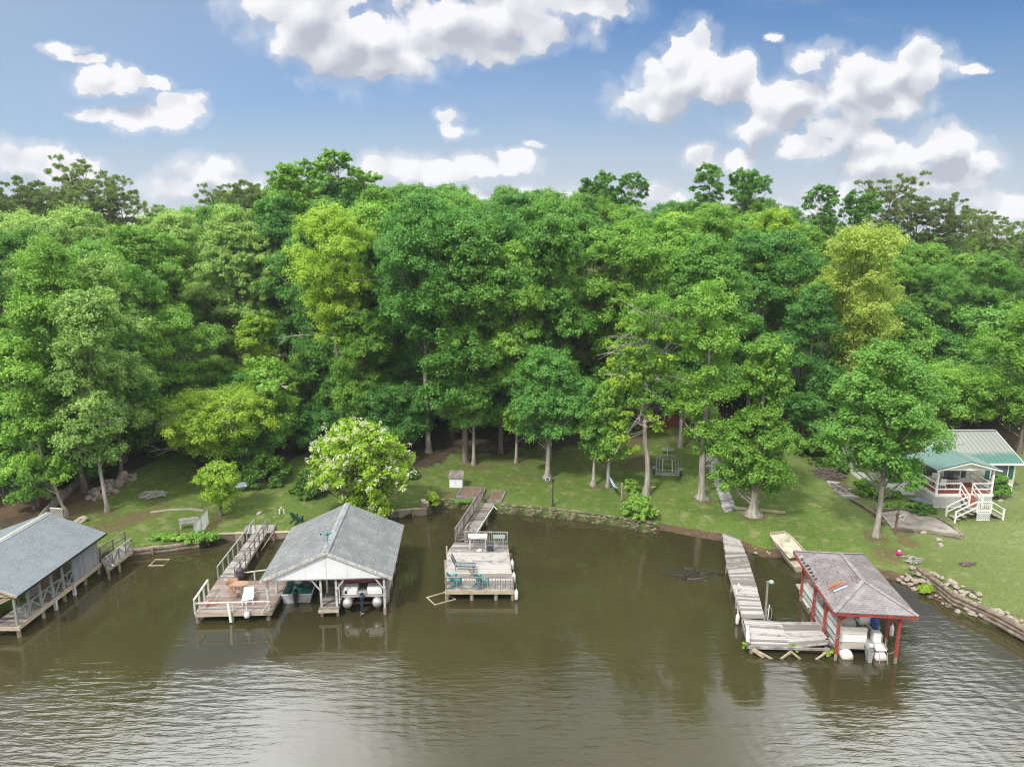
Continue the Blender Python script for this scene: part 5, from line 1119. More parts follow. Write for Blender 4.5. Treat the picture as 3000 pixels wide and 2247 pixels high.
# adirondack chairs
def adirondack(lab, q, rz_, mat='teal', grp='teal chairs on the central dock'):
    c = thing('adirondack_chair', lab, 'chair', q, rz_, grp)       # faces -y
    mb = MB()
    for i in range(5): mb.box((-.20+i*.10, .0, .31), (.088, .52, .025), rx=.22)
    mb.build('seat', M[mat], c)
    mb = MB()
    for i in range(5): mb.box((-.21+i*.105*1.0, .36+.0, .62-.0*abs(i-2)), (.095, .03, .78-.07*abs(i-2)), rx=-.42)
    mb.build('backrest', M[mat], c)
    for s in (-1, 1):
        MB().box((s*.34, -.02, .52), (.12, .66, .03), rx=.05).build('armrest', M[mat], c)
        MB().hexa([(s*.28-.02,-.32,0),(s*.28+.02,-.32,0),(s*.28+.02,-.20,0),(s*.28-.02,-.20,0)], [(s*.28-.02,-.32,.5),(s*.28+.02,-.32,.5),(s*.28+.02,-.2,.5),(s*.28-.02,-.2,.5)]).build('leg', M[mat], c)
        MB().bar((s*.28, -.26, .30), (s*.28, .52, .05), .035, .12).build('leg', M[mat], c)
    return c
adirondack('teal garden chair at the dock front left corner behind the railing', P(1333,1712,zc), -.9+math.pi*.0+1.9-1.0+2.2)
adirondack('teal garden chair at the middle of the dock front behind the railing', P(1412,1714,zc), 1.2+1.9-.6)
# metal chaise and small table
q = P(1350,1667,zc); ch = thing('metal_chaise', 'dark blue metal mesh chaise lounge across the central dock boards', 'sun lounger', q, -.05)
M['mesh'] = nmat('blue_grey_mesh', (.08,.12,.18), (.13,.18,.24), 8, .6)
mb = MB()
for i in range(15): mb.box((-.28+i*.088, 0, .32), (.05, .52, .02))
mb.build('seat', M['mesh'], ch); mb = MB()
for i in range(8): mb.box((-.36-i*.035, 0, .38+i*.085), (.03, .52, .05), ry=-.2)
mb.build('backrest', M['mesh'], ch)
mb = MB(); mb.bar((-.32,-.27,.32),(.98,-.27,.32),.035); mb.bar((-.32,.27,.32),(.98,.27,.32),.035); mb.bar((-.3,-.27,.32),(-.62,-.27,1.0),.03); mb.bar((-.3,.27,.32),(-.62,.27,1.0),.03); mb.build('frame', M['black'], ch)
for x in (-.3, .85):
    for s in (-.27, .27): MB().bar((x, s, 0), (x, s, .32), .03).build('leg', M['black'], ch)
q = P(1387,1689,zc); sg = thing('folded_side_table', 'small dark metal frame table between the two teal chairs', 'table', q, .3)
mb = MB(); mb.tube([(-.25,-.18,.4),(.25,-.18,.4),(.25,.18,.4),(-.25,.18,.4),(-.25,-.18,.4)], .015, 5)
for i in range(4): mb.bar((-.2+i*.13,-.18,.4),(-.2+i*.13,.18,.4),.015)
mb.build('tabletop', M['black'], sg)
for sx, sy in ((-1,-1),(1,-1),(1,1),(-1,1)): MB().tube([(sx*.25,sy*.18,.4),(-sx*.2,sy*.16,0)], .012, 5).build('leg', M['black'], sg)
for i, (px, py, lab) in enumerate(((1497,1652,'white fender on the right edge of the central dock, farthest from the railing'),(1502,1690,'white fender on the right edge of the central dock beside the railing end'),(1509,1740,'white fender hanging to the water below the central dock right corner'))):
    fender(lab, P(px, py, .55 if i < 2 else .45)+Vector((.08, -.05, 0)), 'white fenders along the central dock right side')
# floating pipe frames
def fframe(lab, pts):
    pts = [P(a, b_, .03) for a, b_ in pts]; t_ = thing('floating_frame', lab, 'floating frame', pts[0], 0, 'floating feeder frames on the lake')
    WB(MB().tube(pts+[pts[0]], .04, 7), 'pipe', M['wood_new'], t_)
    for p in pts: WB(MB().ball(p, .055), 'elbow', M['wood_new'], t_)
fframe('square pipe frame floating at the central dock front left piling', [(1251,1750),(1334,1755),(1300,1736),(1274,1771)][:1]+[(1274,1771),(1334,1755),(1302,1735)])
fframe('square pipe frame floating near the left boathouse', [(437,1657),(479,1656),(495,1639),(456,1639)])

# ---------------------------------------------------------------- right crooked dock
zr_ = .62
rd_ = thing('dock', 'crooked weathered grey dock with broken front beside the red shelter', 'dock', P(2200,1800,0))
Lf = [P(2115,1558,.7), P(2129,1652,zr_), P(2145,1706,zr_), P(2158,1753,zr_), P(2178,1811,zr_)]
Rt = [P(2167,1579,.7), P(2192,1640,zr_), P(2215,1712,zr_), P(2226,1757,zr_), P(2239,1811,zr_)]
mb = MB()
for i in range(4): planks(mb, Lf[i+1], Rt[i+1], Rt[i], Lf[i], [20,12,9,10][i], .04, .1, rnd, .05, .012)
WB(mb, 'walkway', M['wood_pale'], rd_)
mb = MB(); N_ = 15
pA, pB, pC, pD = P(2196,1884,zr_), P(2432,1886,zr_), P(2398,1821,zr_), P(2178,1812,zr_)
for i in range(N_):     # boards sag and fan out toward the collapsed left corner
    u0, u1 = i/N_, (i+.9)/N_; a = pA.lerp(pD, u0)+Vector((0,0,-.28*(1-u0)**2)); d = pA.lerp(pD, u1)+Vector((0,0,-.28*(1-u1)**2)); b_ = pB.lerp(pC, u0); c_ = pB.lerp(pC, u1)
    m_ = lambda p, q: (p+q)/2+Vector((0,rnd.uniform(-.03,.03)-.06*(1-u0),-.05-.05*(1-u0))); ab = m_(a, b_); dc = m_(d, c_); dn = Vector((0,0,-.04)); j = rnd.uniform(-.12,.05)
    b_ = b_+Vector((j,0,0)); c_ = c_+Vector((j,0,0)); mb.hexa([a+dn,ab+dn,dc+dn,d+dn],[a,ab,dc,d]); mb.hexa([ab+dn,b_+dn,c_+dn,dc+dn],[ab,b_,c_,dc])
WB(mb, 'platform', M['wood_pale'], rd_)
mb = MB(); mb.bar(P(2190,1896,.36), P(2432,1902,.50), .06, .14); mb.bar(Lf[0]-Vector((0,0,.12)), Lf[1]-Vector((0,0,.12)), .05, .16); mb.bar(pA-Vector((.1,0,.1)), pD-Vector((.08,0,.12)), .07, .2)
mb.bar(P(2428,1886,.5), P(2462,1889,.5), .07, .12)
for i in range(4): mb.bar(Rt[i]-Vector((0,0,.12)), Rt[i+1]-Vector((0,0,.12)), .05, .16); mb.bar(Lf[i]-Vector((0,0,.12)), Lf[i+1]-Vector((0,0,.12)), .05, .16)
WB(mb, 'rim_joist', M['wood_pale'], rd_)
for (px, py) in ((2202,1914),(2313,1918),(2422,1916),(2180,1850)): p = P(px, py); WB(pile_mb(p.x, p.y+.1, .4, .11), 'piling', M['pile'], rd_)
for i in (1,2,3):
    for S in (Lf, Rt): p = S[i]; WB(pile_mb(p.x, p.y, .5, .08), 'piling', M['pile'], rd_)
for (a, b_) in (((2207,1900),(2262,1930)),((2203,1903),(2238,1926)),((2318,1908),(2287,1930)),((2318,1908),(2345,1930)),((2428,1905),(2390,1932))): WB(MB().bar(P(a[0],a[1],.40), P(b_[0],b_[1],-.02), .06, .10), 'loose_brace', M['wood_new'], rd_)
WB(MB().bar(P(2158,1722,.75), P(2162,1802,-.1), .07, .16), 'ladder_board', M['wood_white'], rd_)
WB(MB().bar(P(2190,1832,.78), P(2192,1880,.66), .18, .03), 'loose_board', M['wood_white'], rd_)
# low finger pier beside the boat
fp = thing('finger_pier', 'narrow low grey finger pier alongside the cream pontoon boat', 'dock', P(2400,1820,0))
planks(mb := MB(), P(2418,1862,.36), P(2438,1858,.36), P(2398,1782,.36), P(2368,1782,.36), 26, .04, .1, rnd, .03); WB(mb, 'deck', M['wood_grey'], fp)
for (px, py) in ((2370,1795),(2398,1795),(2422,1862)): p = P(px, py); WB(pile_mb(p.x, p.y, .33, .08), 'piling', M['pile'], fp)
# pole with light and net
q = P(2243,1806,zr_); pl = thing('dock_pole', 'leaning wooden pole with green lamp hood at the crooked dock corner', 'pole', Vector((q.x, q.y, -.6)))
tp_ = V(2249,1702,q.y)-pl.location; MB().bar((0,0,0), tp_, .09).build('pole', M['wood_pale'], pl); MB().lathe(tp_+Vector((.22,0,-.10)), [(.02,.16),(.12,.12),(.17,0)], 12).build('lamp_hood', nmat('pale_green_enamel', (.25,.42,.34), (.35,.45,.38), 3, .5), pl, True)
MB().bar(tp_+Vector((0,0,-.02)), tp_+Vector((.22,0,.04)), .03).build('arm', M['steel'], pl)
MB().tube([(.10,-.05,.6),(.14,-.05,2.0)], .025, 6).build('pipe', M['white'], pl); MB().tube([(.16+.16*math.cos(a*.5236), -.08, 1.45+.42*math.sin(a*.5236)) for a in range(13)], .018, 6, cap=False).build('net_hoop', M['steel'], pl)
lf_ = thing('life_ring', 'white ring leaning on a stub at the left edge of the crooked dock', 'ring', P(2163,1730,zr_)); MB().tube([(.02*math.cos(a*.5236), .14*math.cos(a*.5236), .26+.24*math.sin(a*.5236)) for a in range(13)], .025, 6, cap=False).build('ring', M['white'], lf_)
MB().bar((0,0,0),(.0,0,.3),.05).build('stub', M['wood_grey'], lf_)
fender('grey buoy tied at the left side of the crooked dock', P(2167,1812,.4)+Vector((-.12,0,0)))

# ---------------------------------------------------------------- beached derelict boat beside the shelter
a = P(2303,1592,.75); b_ = P(2360,1668,.15); ang = math.atan2(b_.y-a.y, b_.x-a.x)
db = thing('derelict_boat', 'old beige flat boat half sunk on the clay bank behind the red shelter', 'boat', (b_.x, b_.y, .0), ang+math.pi/2)
hl = hull(.82, 4.1, .48, .0, .3).build('hull', nmat('beige_fibreglass', (.48,.42,.32), (.34,.30,.22), 1.4, .7, stain=(.2,.16,.10), stscale=1.3), db); hl.rotation_euler = (R(8), R(-5), 0)
dk_ = MB().box((0, 2.5, .46), (1.3, 2.9, .04)).build('foredeck', nmat('beige_deck', (.55,.50,.40), (.40,.36,.27), 1.5, .8, stain=(.16,.18,.08), stscale=1.6), db); dk_.rotation_euler = (R(8), R(-5), 0)

# ================================================================ banks and bulkheads
def shore_pts(a, b_, step=.5, off=0.0):
    seg = [np.array([P(*p)[0], P(*p)[1]]) for p in SHP[SHP.index(a):SHP.index(b_)+1]]; out = []
    for p, q in zip(seg[:-1], seg[1:]):
        L = np.linalg.norm(q-p); n = max(1, int(L/step)); nrm = np.array([-(q-p)[1], (q-p)[0]])/L
        for i in range(n): out.append(p+(q-p)*i/n+nrm*off)
    out.append(seg[-1]+nrm*off); return out
def bulkhead(name, label, a, b_, kind, ht=.62, mat='log', step=.5):
    pts = shore_pts(a, b_, step); t_ = thing(name, label, 'retaining wall', (pts[0][0], pts[0][1], 0)); r_ = random.Random(len(pts))
    if kind == 'log':
        for lv in range(2):
            mb = MB(); mb.tube([(p[0]+r_.uniform(-.03,.03), p[1]+r_.uniform(-.03,.03)-.24, .10+.27*lv+r_.uniform(-.02,.02)) for p in pts], [.17+r_.uniform(-.015,.015) for _ in pts], 10); WB(mb, 'log_course', M['log'], t_)
        for p in pts[3::7]: WB(MB().tube([(p[0], p[1]-.46, -1), (p[0], p[1]-.44, .55)], .08, 8), 'stake', M['pile'], t_)
    if kind == 'board':
        mb = MB()
        for p, q in zip(pts[:-1], pts[1:]): mb.bar((p[0],p[1]-.20,.18), (q[0],q[1]-.20,.18), .06, .76)
        WB(mb, 'board_face', M['log'], t_); mb = MB()
        for p, q in zip(pts[:-1], pts[1:]): mb.bar((p[0],p[1]-.14,.59), (q[0],q[1]-.14,.59), .24, .06)
        WB(mb, 'cap_board', M['wood_new'], t_)
        for p in pts[1::4]: WB(MB().tube([(p[0], p[1]-.30, -1), (p[0], p[1]-.30, .64)], .07, 8), 'stake', M['pile'], t_)
    if kind == 'stone':
        mb = MB()
        for p in pts:
            for lv in range(4):
                mb.ball((p[0]+r_.uniform(-.12,.12), p[1]-.10+lv*.03+r_.uniform(-.08,.08), .0+lv*.14+r_.uniform(-.03,.03)), r_.uniform(.08,.15), 8, 5, .22, r_, (1.25,1,.72))
            if r_.random() < .8: mb.ball((p[0]+r_.uniform(-.15,.15), p[1]+.12+r_.uniform(-.1,.1), .62), r_.uniform(.10,.18), 7, 4, .25, r_, (1.4,1,.5))
        WB(mb, 'stones', M[mat], t_, smooth=False)
    return t_
bulkhead('log_bulkhead', 'weathered double log bulkhead between the left gangway and the bushes', (385,1624), (590,1598), 'log')
bulkhead('timber_edging', 'low board edging along the bank beneath the brown deck walkway', (590,1598), (1040,1545), 'board')
bulkhead('timber_edging', 'short board edging at the water between catalpa and stone wall', (1040,1545), (1252,1506), 'board')
bulkhead('stone_edging', 'rubble stone edging left of the central dock ramp', (1262,1496), (1380,1496), 'stone', mat='stone_dk', step=.22)
bulkhead('stone_edging', 'long rubble stone edging along the central lawn below the lamp post', (1440,1500), (1914,1558), 'stone', mat='stone_dk', step=.22)
# grey bank stones in loose line for the far left bank
bulkhead('log_bulkhead', 'log bulkhead hidden behind the left boathouse', (-200,1740), (300,1636), 'log', step=1.5)
# right timber bulkhead set back above the rip-rap
tbp = [P(*p, .85) for p in ((2690,1660),(2750,1702),(2800,1742),(2860,1768),(2930,1800),(3000,1838),(3090,1886),(3260,1985),(3420,2080))]
t_ = thing('timber_bulkhead', 'curving stacked timber bulkhead above the pale rocks at the right bank', 'retaining wall', tbp[0])
for lv in range(3):
    mb = MB(); fine = [tbp[i].lerp(tbp[i+1], k/5) for i in range(len(tbp)-1) for k in range(5)]
    mb.tube([p+Vector((rnd.uniform(-.02,.02)-.05, rnd.uniform(-.02,.02), -.58+.26*lv)) for p in fine], [.15+rnd.uniform(-.012,.012) for _ in fine], 8); WB(mb, 'timber_course', M['log'], t_)
# rip-rap rocks, each its own object
def rockmesh(seed, mat):
    r_ = random.Random(seed); mb = MB().ball((0,0,0), 1, 9, 6, .24, r_, (1.1,.85,.62)); me = D.meshes.new('rock'); me.from_pydata(mb.v, [], mb.f); me.materials.append(mat); return me
RM = [rockmesh(i, M['stone'] if i != 3 else M['stone_dk']) for i in range(7)]
def rock(loc, s, label, group, cat='rock', name='rock'):
    o = link(D.objects.new(name, rnd.choice(RM))); o.location = loc; o.scale = (s, s, s*rnd.uniform(.8,1.2)); o.rotation_euler = (rnd.uniform(-.4,.4), rnd.uniform(-.4,.4), rnd.uniform(0,6.28)); return tag(o, label, cat, group)
rp_ = shore_pts((2641,1701), (3080,1905), .24); rnd = random.Random(77)
for i, p in enumerate(rp_):
    for k in range(5 if i < len(rp_)*.5 else 2):
        o_ = rnd.uniform(-.45, 1.6 if i < len(rp_)*.5 else .8); x = p[0]+o_*.75; y = p[1]+o_*.45+rnd.uniform(-.1,.1); z = max(-.05, hz(x, y))*.6+max(0, .16+o_*.2)
        rock((x, y, z), rnd.uniform(.10,.22), 'pale broken rock in the rip-rap slope below the right timber bulkhead', 'rip-rap rocks on the right bank')
for i in range(34):
    u = rnd.random(); a = P(2180+u*420, 1612+u*78, .1); rock((a.x+rnd.uniform(-.3,.3), a.y+rnd.uniform(-.1,.9), hz(a.x, a.y)+.02), rnd.uniform(.05,.14), 'small brown stone on the clay bank around the derelict boat', 'small stones on the clay bank')
for (px, py) in ((705+55,1506),(2680,1560),(2705,1563),(2750,1585),(2755,1600),(2935,1455),(2930,1470)):
    g = G(px, py); rock((g.x, g.y, g.z+.05), .22, 'isolated pale stone lying in the grass', 'isolated stones in the grass')
for i, (px, py) in enumerate(((238,1528),(160,1465),(60,1340))): g = G(px, py); o_ = rock((g.x, g.y, g.z+.08), .42 if i == 0 else .25, ['big flat pale rock in the dirt behind the left boathouse ridge','small grey rock beside the low left wall','pale rock under the trees at the left edge'][i], None)

# ---------------------------------------------------------------- house with green roof
y0 = 55.3; zg = hz(36, y0); xL, xR = 30.2, 41.1; y1 = 62.3; ze = V(2989,1352,y0-.3).z; zr2 = ze+1.55; yr = (y0+y1)/2
hs_ = thing('house', 'cream sided house with fading green metal roof and a gabled porch', 'house', ((xL+xR)/2, y0, zg))
M['siding'] = nmat('cream_lap_siding', (.76,.74,.66), (.70,.68,.60), 1.5, .6)
t = NT(M['siding'].node_tree); bs = [n for n in t.n if n.type == 'BSDF_PRINCIPLED'][0]
wv = t.new('ShaderNodeTexWave', wave_type='BANDS', bands_direction='Z', wave_profile='SAW'); wv.inputs['Scale'].default_value = 1.55; t.l.new(t.new('ShaderNodeTexCoord').outputs['Object'], wv.inputs[0])
bn = t.new('ShaderNodeBump'); bn.inputs['Distance'].default_value = .05; t.l.new(wv.outputs[1], bn.inputs['Height']); t.l.new(bn.outputs[0], bs.inputs['Normal'])
zk = zg+1.0
mb = MB(); th = .15
mb.box(((xL+xR)/2, y0+th/2, (zk+ze)/2), (xR-xL, th, ze-zk)); mb.box(((xL+xR)/2, y1-th/2, (zk+ze)/2), (xR-xL, th, ze-zk))
for x in (xL+th/2, xR-th/2):
    mb.box((x, (y0+y1)/2, (zk+ze)/2), (th, y1-y0-2*th, ze-zk)); a = x-th/2; b_ = x+th/2
    mb.add([(a,y0,ze),(a,y1,ze),(a,yr,zr2-.12),(b_,y0,ze),(b_,y1,ze),(b_,yr,zr2-.12)], [(0,2,1),(3,4,5),(0,1,4,3),(1,2,5,4),(2,0,3,5)])
WB(mb, 'wall', M['siding'], hs_)
mb = MB(); mb.box(((xL+xR)/2, y0+.06, (zk+zg)/2-.3), (xR-xL-.06, .08, zk-zg+.6)); mb.box((xL+.06, (y0+y1)/2, (zk+zg)/2-.3), (.08, y1-y0-.1, zk-zg+.6)); mb.box((xR-.06, (y0+y1)/2, (zk+zg)/2-.3), (.08, y1-y0-.1, zk-zg+.6)); WB(mb, 'skirting', M['white'], hs_)
def metalroof(name, c1, c2, axis=0, rib=.38, seam=.55):
    m, t, b = newmat(name); ob = t.new('ShaderNodeTexCoord').outputs['Object']; s = t.sep(ob)
    sx = t.math('FRACT', t.math('DIVIDE', s[axis], rib)); rb = t.ramp(sx, .84, .92); rb2 = t.ramp(sx, .96, 1.0); rb = t.math('SUBTRACT', rb, rb2)
    f = t.math('ADD', t.ramp(t.math('DIVIDE', s[1-axis], 1.0), 1.55, .05), t.math('MULTIPLY', t.math('SUBTRACT', t.noise(ob, .8, 5, .65), .5), 1.2))
    c = t.mix(t.ramp(f, .2, .9), c4(c2), c4(c1)); c = t.mix(t.math('MULTIPLY', rb, seam), c, c4(tuple(q*.55 for q in c1)))
    t.l.new(c, b.inputs['Base Color']); b.inputs['Roughness'].default_value = .5; b.inputs['Metallic'].default_value = .1
    bn = t.new('ShaderNodeBump'); bn.inputs['Distance'].default_value = .04; t.l.new(rb, bn.inputs['Height']); t.l.new(bn.outputs[0], b.inputs['Normal']); return m
M['roofgreen'] = metalroof('faded_green_metal_roof', (.06,.175,.14), (.25,.265,.235), seam=.35)
mb = MB(); o_ = .35
for s, ya in ((1, y0-o_), (-1, y1+o_)):
    zE_ = ze-o_*(zr2-ze)/(yr-y0); a = Vector((xL-o_, ya, zE_)); b_ = Vector((xR+o_, ya, zE_)); c_ = Vector((xR+o_, yr, zr2)); d_ = Vector((xL-o_, yr, zr2)); q = [a,b_,c_,d_] if s > 0 else [d_,c_,b_,a]
    mb.hexa([p-Vector((0,0,.06)) for p in q], q)
rf_ = WB(mb, 'roof', M['roofgreen'], hs_)
mb = MB(); mb.box(((xL+xR)/2, yr, zr2+.03), (xR-xL+2*o_, .3, .04)); WB(mb, 'ridge_cap', M['alu'], hs_, parent=rf_)
zF = ze-o_*(zr2-ze)/(yr-y0); mb = MB(); mb.box(((xL+xR)/2, y0-o_-.03, zF-.07), (xR-xL+2*o_, .05, .16))
for x in (xL-o_-.02, xR+o_+.02): mb.bar((x, y0-o_, zF-.06), (x, yr, zr2-.06), .04, .16); mb.bar((x, y1+o_, zF-.06), (x, yr, zr2-.06), .04, .16)
WB(mb, 'fascia', M['white'], hs_)
def window(root, x, y, z, w_, h_, shut=None, split=1, parent=None):
    f = WB(MB().box((x, y-.03, z), (w_+.12, .05, h_+.12)), 'window', M['white'], root, parent); 
    for i in range(split): WB(MB().box((x-w_/2+w_/split*(i+.5), y-.062, z), (w_/split-.05, .02, h_-.02)), 'pane', M['glass'], root, f)
    if shut:
        for s in shut: WB(MB().box((x+s*(w_/2+.28), y-.045, z), (.36, .06, h_+.15)), 'shutter', M['shutter'], root)
M['shutter'] = nmat('dark_green_shutter', (.02,.11,.09), (.025,.09,.075), 4, .6)
wx = V(2925,1380,y0).x; window(hs_, V(2927,1380,y0).x, y0, V(2927,1381,y0).z, 1.35, 1.15, (1,-1), 1)
# porch
pf = 52.65; pxl, pxr = 33.15, 37.6; zdk = V(2745,1447,pf).z; zpe = V(2742,1373,pf).z; zpa = V(2835,1352,pf).z; pm = (pxl+pxr)/2
planks(mb := MB(), (pxl,pf,zdk), (pxr,pf,zdk), (pxr,y0,zdk), (pxl,y0,zdk), 19, .04, .08, rnd, 0); WB(mb, 'porch_floor', nmat('red_porch_floor', (.36,.12,.08), (.28,.10,.07), 3, .7, island=.5), hs_)
mb = MB(); mb.box((pm, pf-.03, zdk-.08), (pxr-pxl+.1, .06, .2)); mb.box((pxl-.03, (pf+y0)/2, zdk-.08), (.06, y0-pf, .2)); mb.box((pxr+.03, (pf+y0)/2, zdk-.08), (.06, y0-pf, .2)); WB(mb, 'porch_rim', M['white'], hs_)
def lattice(root, a, b_, z0, z1, st=.14, nm='lattice'):
    a = Vector(a); b_ = Vector(b_); L = (b_-a).length; H_ = z1-z0; mb = MB(); n = int((L+H_)/st); d = (b_-a).normalized(); nn = Vector((d.y,-d.x,0))*.012
    for i in range(-int(H_/st), int(L/st)+1):
        u = i*st; s0 = max(0, -u); s1 = min(H_, L-u)
        if s1-s0 < .05: continue
        mb.bar(a+d*(u+s0)+Vector((0,0,z0-a.z+s0))+nn, a+d*(u+s1)+Vector((0,0,z0-a.z+s1))+nn, .05, .012)
        mb.bar(a+d*(L-u-s0)+Vector((0,0,z0-a.z+s0))-nn, a+d*(L-u-s1)+Vector((0,0,z0-a.z+s1))-nn, .05, .012)
    for z in (z0, z1): mb.bar(a+Vector((0,0,z-a.z)), b_+Vector((0,0,z-a.z)), .05, .06)
    return WB(mb, nm, M['white'], root)
zl0 = hz(35, pf)+.05
lattice(hs_, (pxl,pf-.02,zdk), (pxr,pf-.02,zdk), zl0, zdk-.2); lattice(hs_, (pxl-.02,y0,zdk), (pxl-.02,pf,zdk), zl0, zdk-.2)
for x in (pxl+.08, pxr-.08): WB(MB().bar((x, pf+.08, zdk), (x, pf+.08, zpe-.12), .14), 'porch_post', M['white'], hs_)
WB(MB().box((pm, pf+.08, zpe-.06), (pxr-pxl, .14, .2)), 'porch_beam', M['white'], hs_)
mb = MB(); mb.add([(pxl-.1,pf+.03,zpe+.03),(pxr+.1,pf+.03,zpe+.03),(pm,pf+.03,zpa-.05),(pxl-.1,pf+.1,zpe+.03),(pxr+.1,pf+.1,zpe+.03),(pm,pf+.1,zpa-.05)], [(0,1,2),(5,4,3),(0,3,4,1),(1,4,5,2),(2,5,3,0)]); WB(mb, 'porch_gable', M['siding'], hs_)
mb = MB(); ov = .3
for s in (-1, 1):
    a = Vector((pm+s*(pm-pxl+ov), pf-.3, zpe-.02)); b_ = Vector((pm, pf-.3, zpa+.04)); c_ = Vector((pm, yr-1.2, zpa+.06)); d_ = Vector((pm+s*(pm-pxl+ov), y0+.7, zpe)); q = [a,b_,c_,d_] if s < 0 else [b_,a,d_,c_]
    mb.hexa([p-Vector((0,0,.05)) for p in q], q)
M['roofgreen2'] = metalroof('green_porch_roof', (.11,.205,.18), (.20,.26,.24), 1, seam=.3)
pr_ = WB(mb, 'porch_roof', M['roofgreen2'], hs_)
mb = MB()
for s in (-1, 1): mb.bar((pm+s*(pm-pxl+ov), pf-.32, zpe-.09), (pm, pf-.32, zpa-.03), .04, .14)
WB(mb, 'porch_rake', M['white'], hs_); mb = MB()
for s in (-1, 1): mb.bar((pm+s*(pm-pxl+ov), pf-.335, zpe), (pm, pf-.335, zpa+.06), .05, .05)
WB(mb, 'rake_trim', M['shutter'], hs_)
window(hs_, pxl+1.1, y0, zdk+1.25, 1.5, 1.3, (-1,), 1); window(hs_, pxl+2.75, y0, zdk+1.2, 1.35, 1.4, (1,), 1)
gap0, gap1 = V(2812,1447,pf).x, V(2848,1447,pf).x
for a, b_ in (((pxl+.08,pf+.05,zdk),(gap0,pf+.05,zdk)), ((gap1,pf+.05,zdk),(pxr-.08,pf+.05,zdk)), ((pxl+.05,y0,zdk),(pxl+.05,pf+.1,zdk)), ((pxr-.05,y0,zdk),(pxr-.05,pf+.1,zdk))):
    rail_run(hs_, [a, b_], .85, 2, M['white'], .09, (.45,), name='porch_rail', postname='rail_post')
# stairs: upper flight down to a landing, then a flight to each side
ly0, ly1 = 50.1, 51.2; lx0, lx1 = V(2858,1525,50.1).x, V(2898,1525,50.1).x; zg2 = hz(35.5, 50.5); zl = zg2+.62; ux0, ux1 = gap0+.05, gap1-.02
mb = MB()
for i in range(6):
    u = (i+.5)/6; xa = ux0+(lx0-ux0)*u*.75; xb = ux1+(lx1-ux1)*u*.75; mb.box(((xa+xb)/2, pf-.1-(pf-.1-ly1)*u, zdk-(zdk-zl)*(i+1)/7), (xb-xa, .27, .045))
WB(mb, 'stair_treads', D.materials['red_porch_floor'], hs_)
mb = MB()
for (xa, xb) in ((ux0, ux0+(lx0-ux0)*.8), (ux1, ux1+(lx1-ux1)*.8)):
    mb.bar((xa, pf-.05, zdk-.15), (xb, ly1, zl-.1), .05, .2); mb.bar((xa, pf, zdk+.85), (xb, ly1, zl+.85), .09, .06); mb.bar((xa, pf, zdk+.4), (xb, ly1, zl+.4), .05, .08); mb.bar((xb, ly1, zl-.6), (xb, ly1, zl+.9), .1)
WB(mb, 'stair_rail', M['white'], hs_)
planks(mb := MB(), (lx0-.25,ly0,zl), (lx1,ly0,zl), (lx1,ly1,zl), (lx0-.25,ly1,zl), 8, .04, .08, rnd, 0); WB(mb, 'landing', M['wood_brown'], hs_)
lattice(hs_, (lx0,ly0-.03,zl), (lx1,ly0-.03,zl), zg2, zl-.05); 
rail_run(hs_, [(lx0,ly0,zl),(lx1,ly0,zl)], .8, 2, M['white'], .09, (.12,), bal=.13, name='landing_rail')
for s, xe, x0_ in ((-1, lx0-1.55, lx0-.05), (1, lx1+1.0, lx1)):
    mb = MB(); zg3 = hz(xe, ly0+.4)
    for i in range(3): mb.box((x0_+(xe-x0_)*(i+.5)/3, (ly0+ly1)/2, zl-(zl-zg3)*(i+1)/4), (.32, ly1-ly0-.1, .045))
    WB(mb, 'side_treads', M['wood_brown'], hs_); mb = MB()
    for y in (ly0, ly1):
        if s < 0 or y == ly0: mb.bar((x0_, y, zl+.82), (xe, y, zg3+.85), .08, .06); mb.bar((x0_, y, zl+.35), (xe, y, zg3+.4), .05, .07); mb.bar((xe, y, zg3-.1), (xe, y, zg3+.9), .1)
    WB(mb, 'side_rail', M['white'], hs_)
# porch furniture
for i, (x, y, lab) in enumerate(((pxl+1.0,pf+1.0,'white chair on the house porch near the front left post'),(pxl+1.15,pf+2.0,'white chair behind the porch table on its left side'),(pxl+2.75,pf+1.7,'white chair right of the porch table near the stair gap'))):
    c = thing('patio_chair', lab, 'chair', (x, y, zdk), [3.1,.1,1.8][i], 'white chairs on the porch')
    MB().box((0,0,.43),(.46,.46,.04)).build('seat', M['white'], c); MB().box((0,.22,.72),(.46,.03,.5), rx=-.15).build('backrest', M['white'], c)
    for sx in (-1,1):
        for sy in (-1,1): MB().bar((sx*.2,sy*.2,0),(sx*.2,sy*.2,.43),.035).build('leg', M['white'], c)
tb = thing('patio_table', 'white oval table on the house porch', 'table', (pxl+1.95, pf+1.5, zdk)); MB().lathe((0,0,.72), [(.02,0),(.6,0),(.62,.02),(.6,.04),(.02,.04)], 22, 1.1, .75).build('tabletop', M['glass'], tb); MB().tube([(.62*1.1*math.cos(a*.314), .62*.75*math.sin(a*.314), .74) for a in range(21)], .025, 6, cap=False).build('rim', M['white'], tb)
for a in (.7,2.4,3.9,5.5): MB().tube([(math.cos(a)*.45, math.sin(a)*.32, 0), (math.cos(a)*.4, math.sin(a)*.28, .72)], .02, 6).build('leg', M['white'], tb)

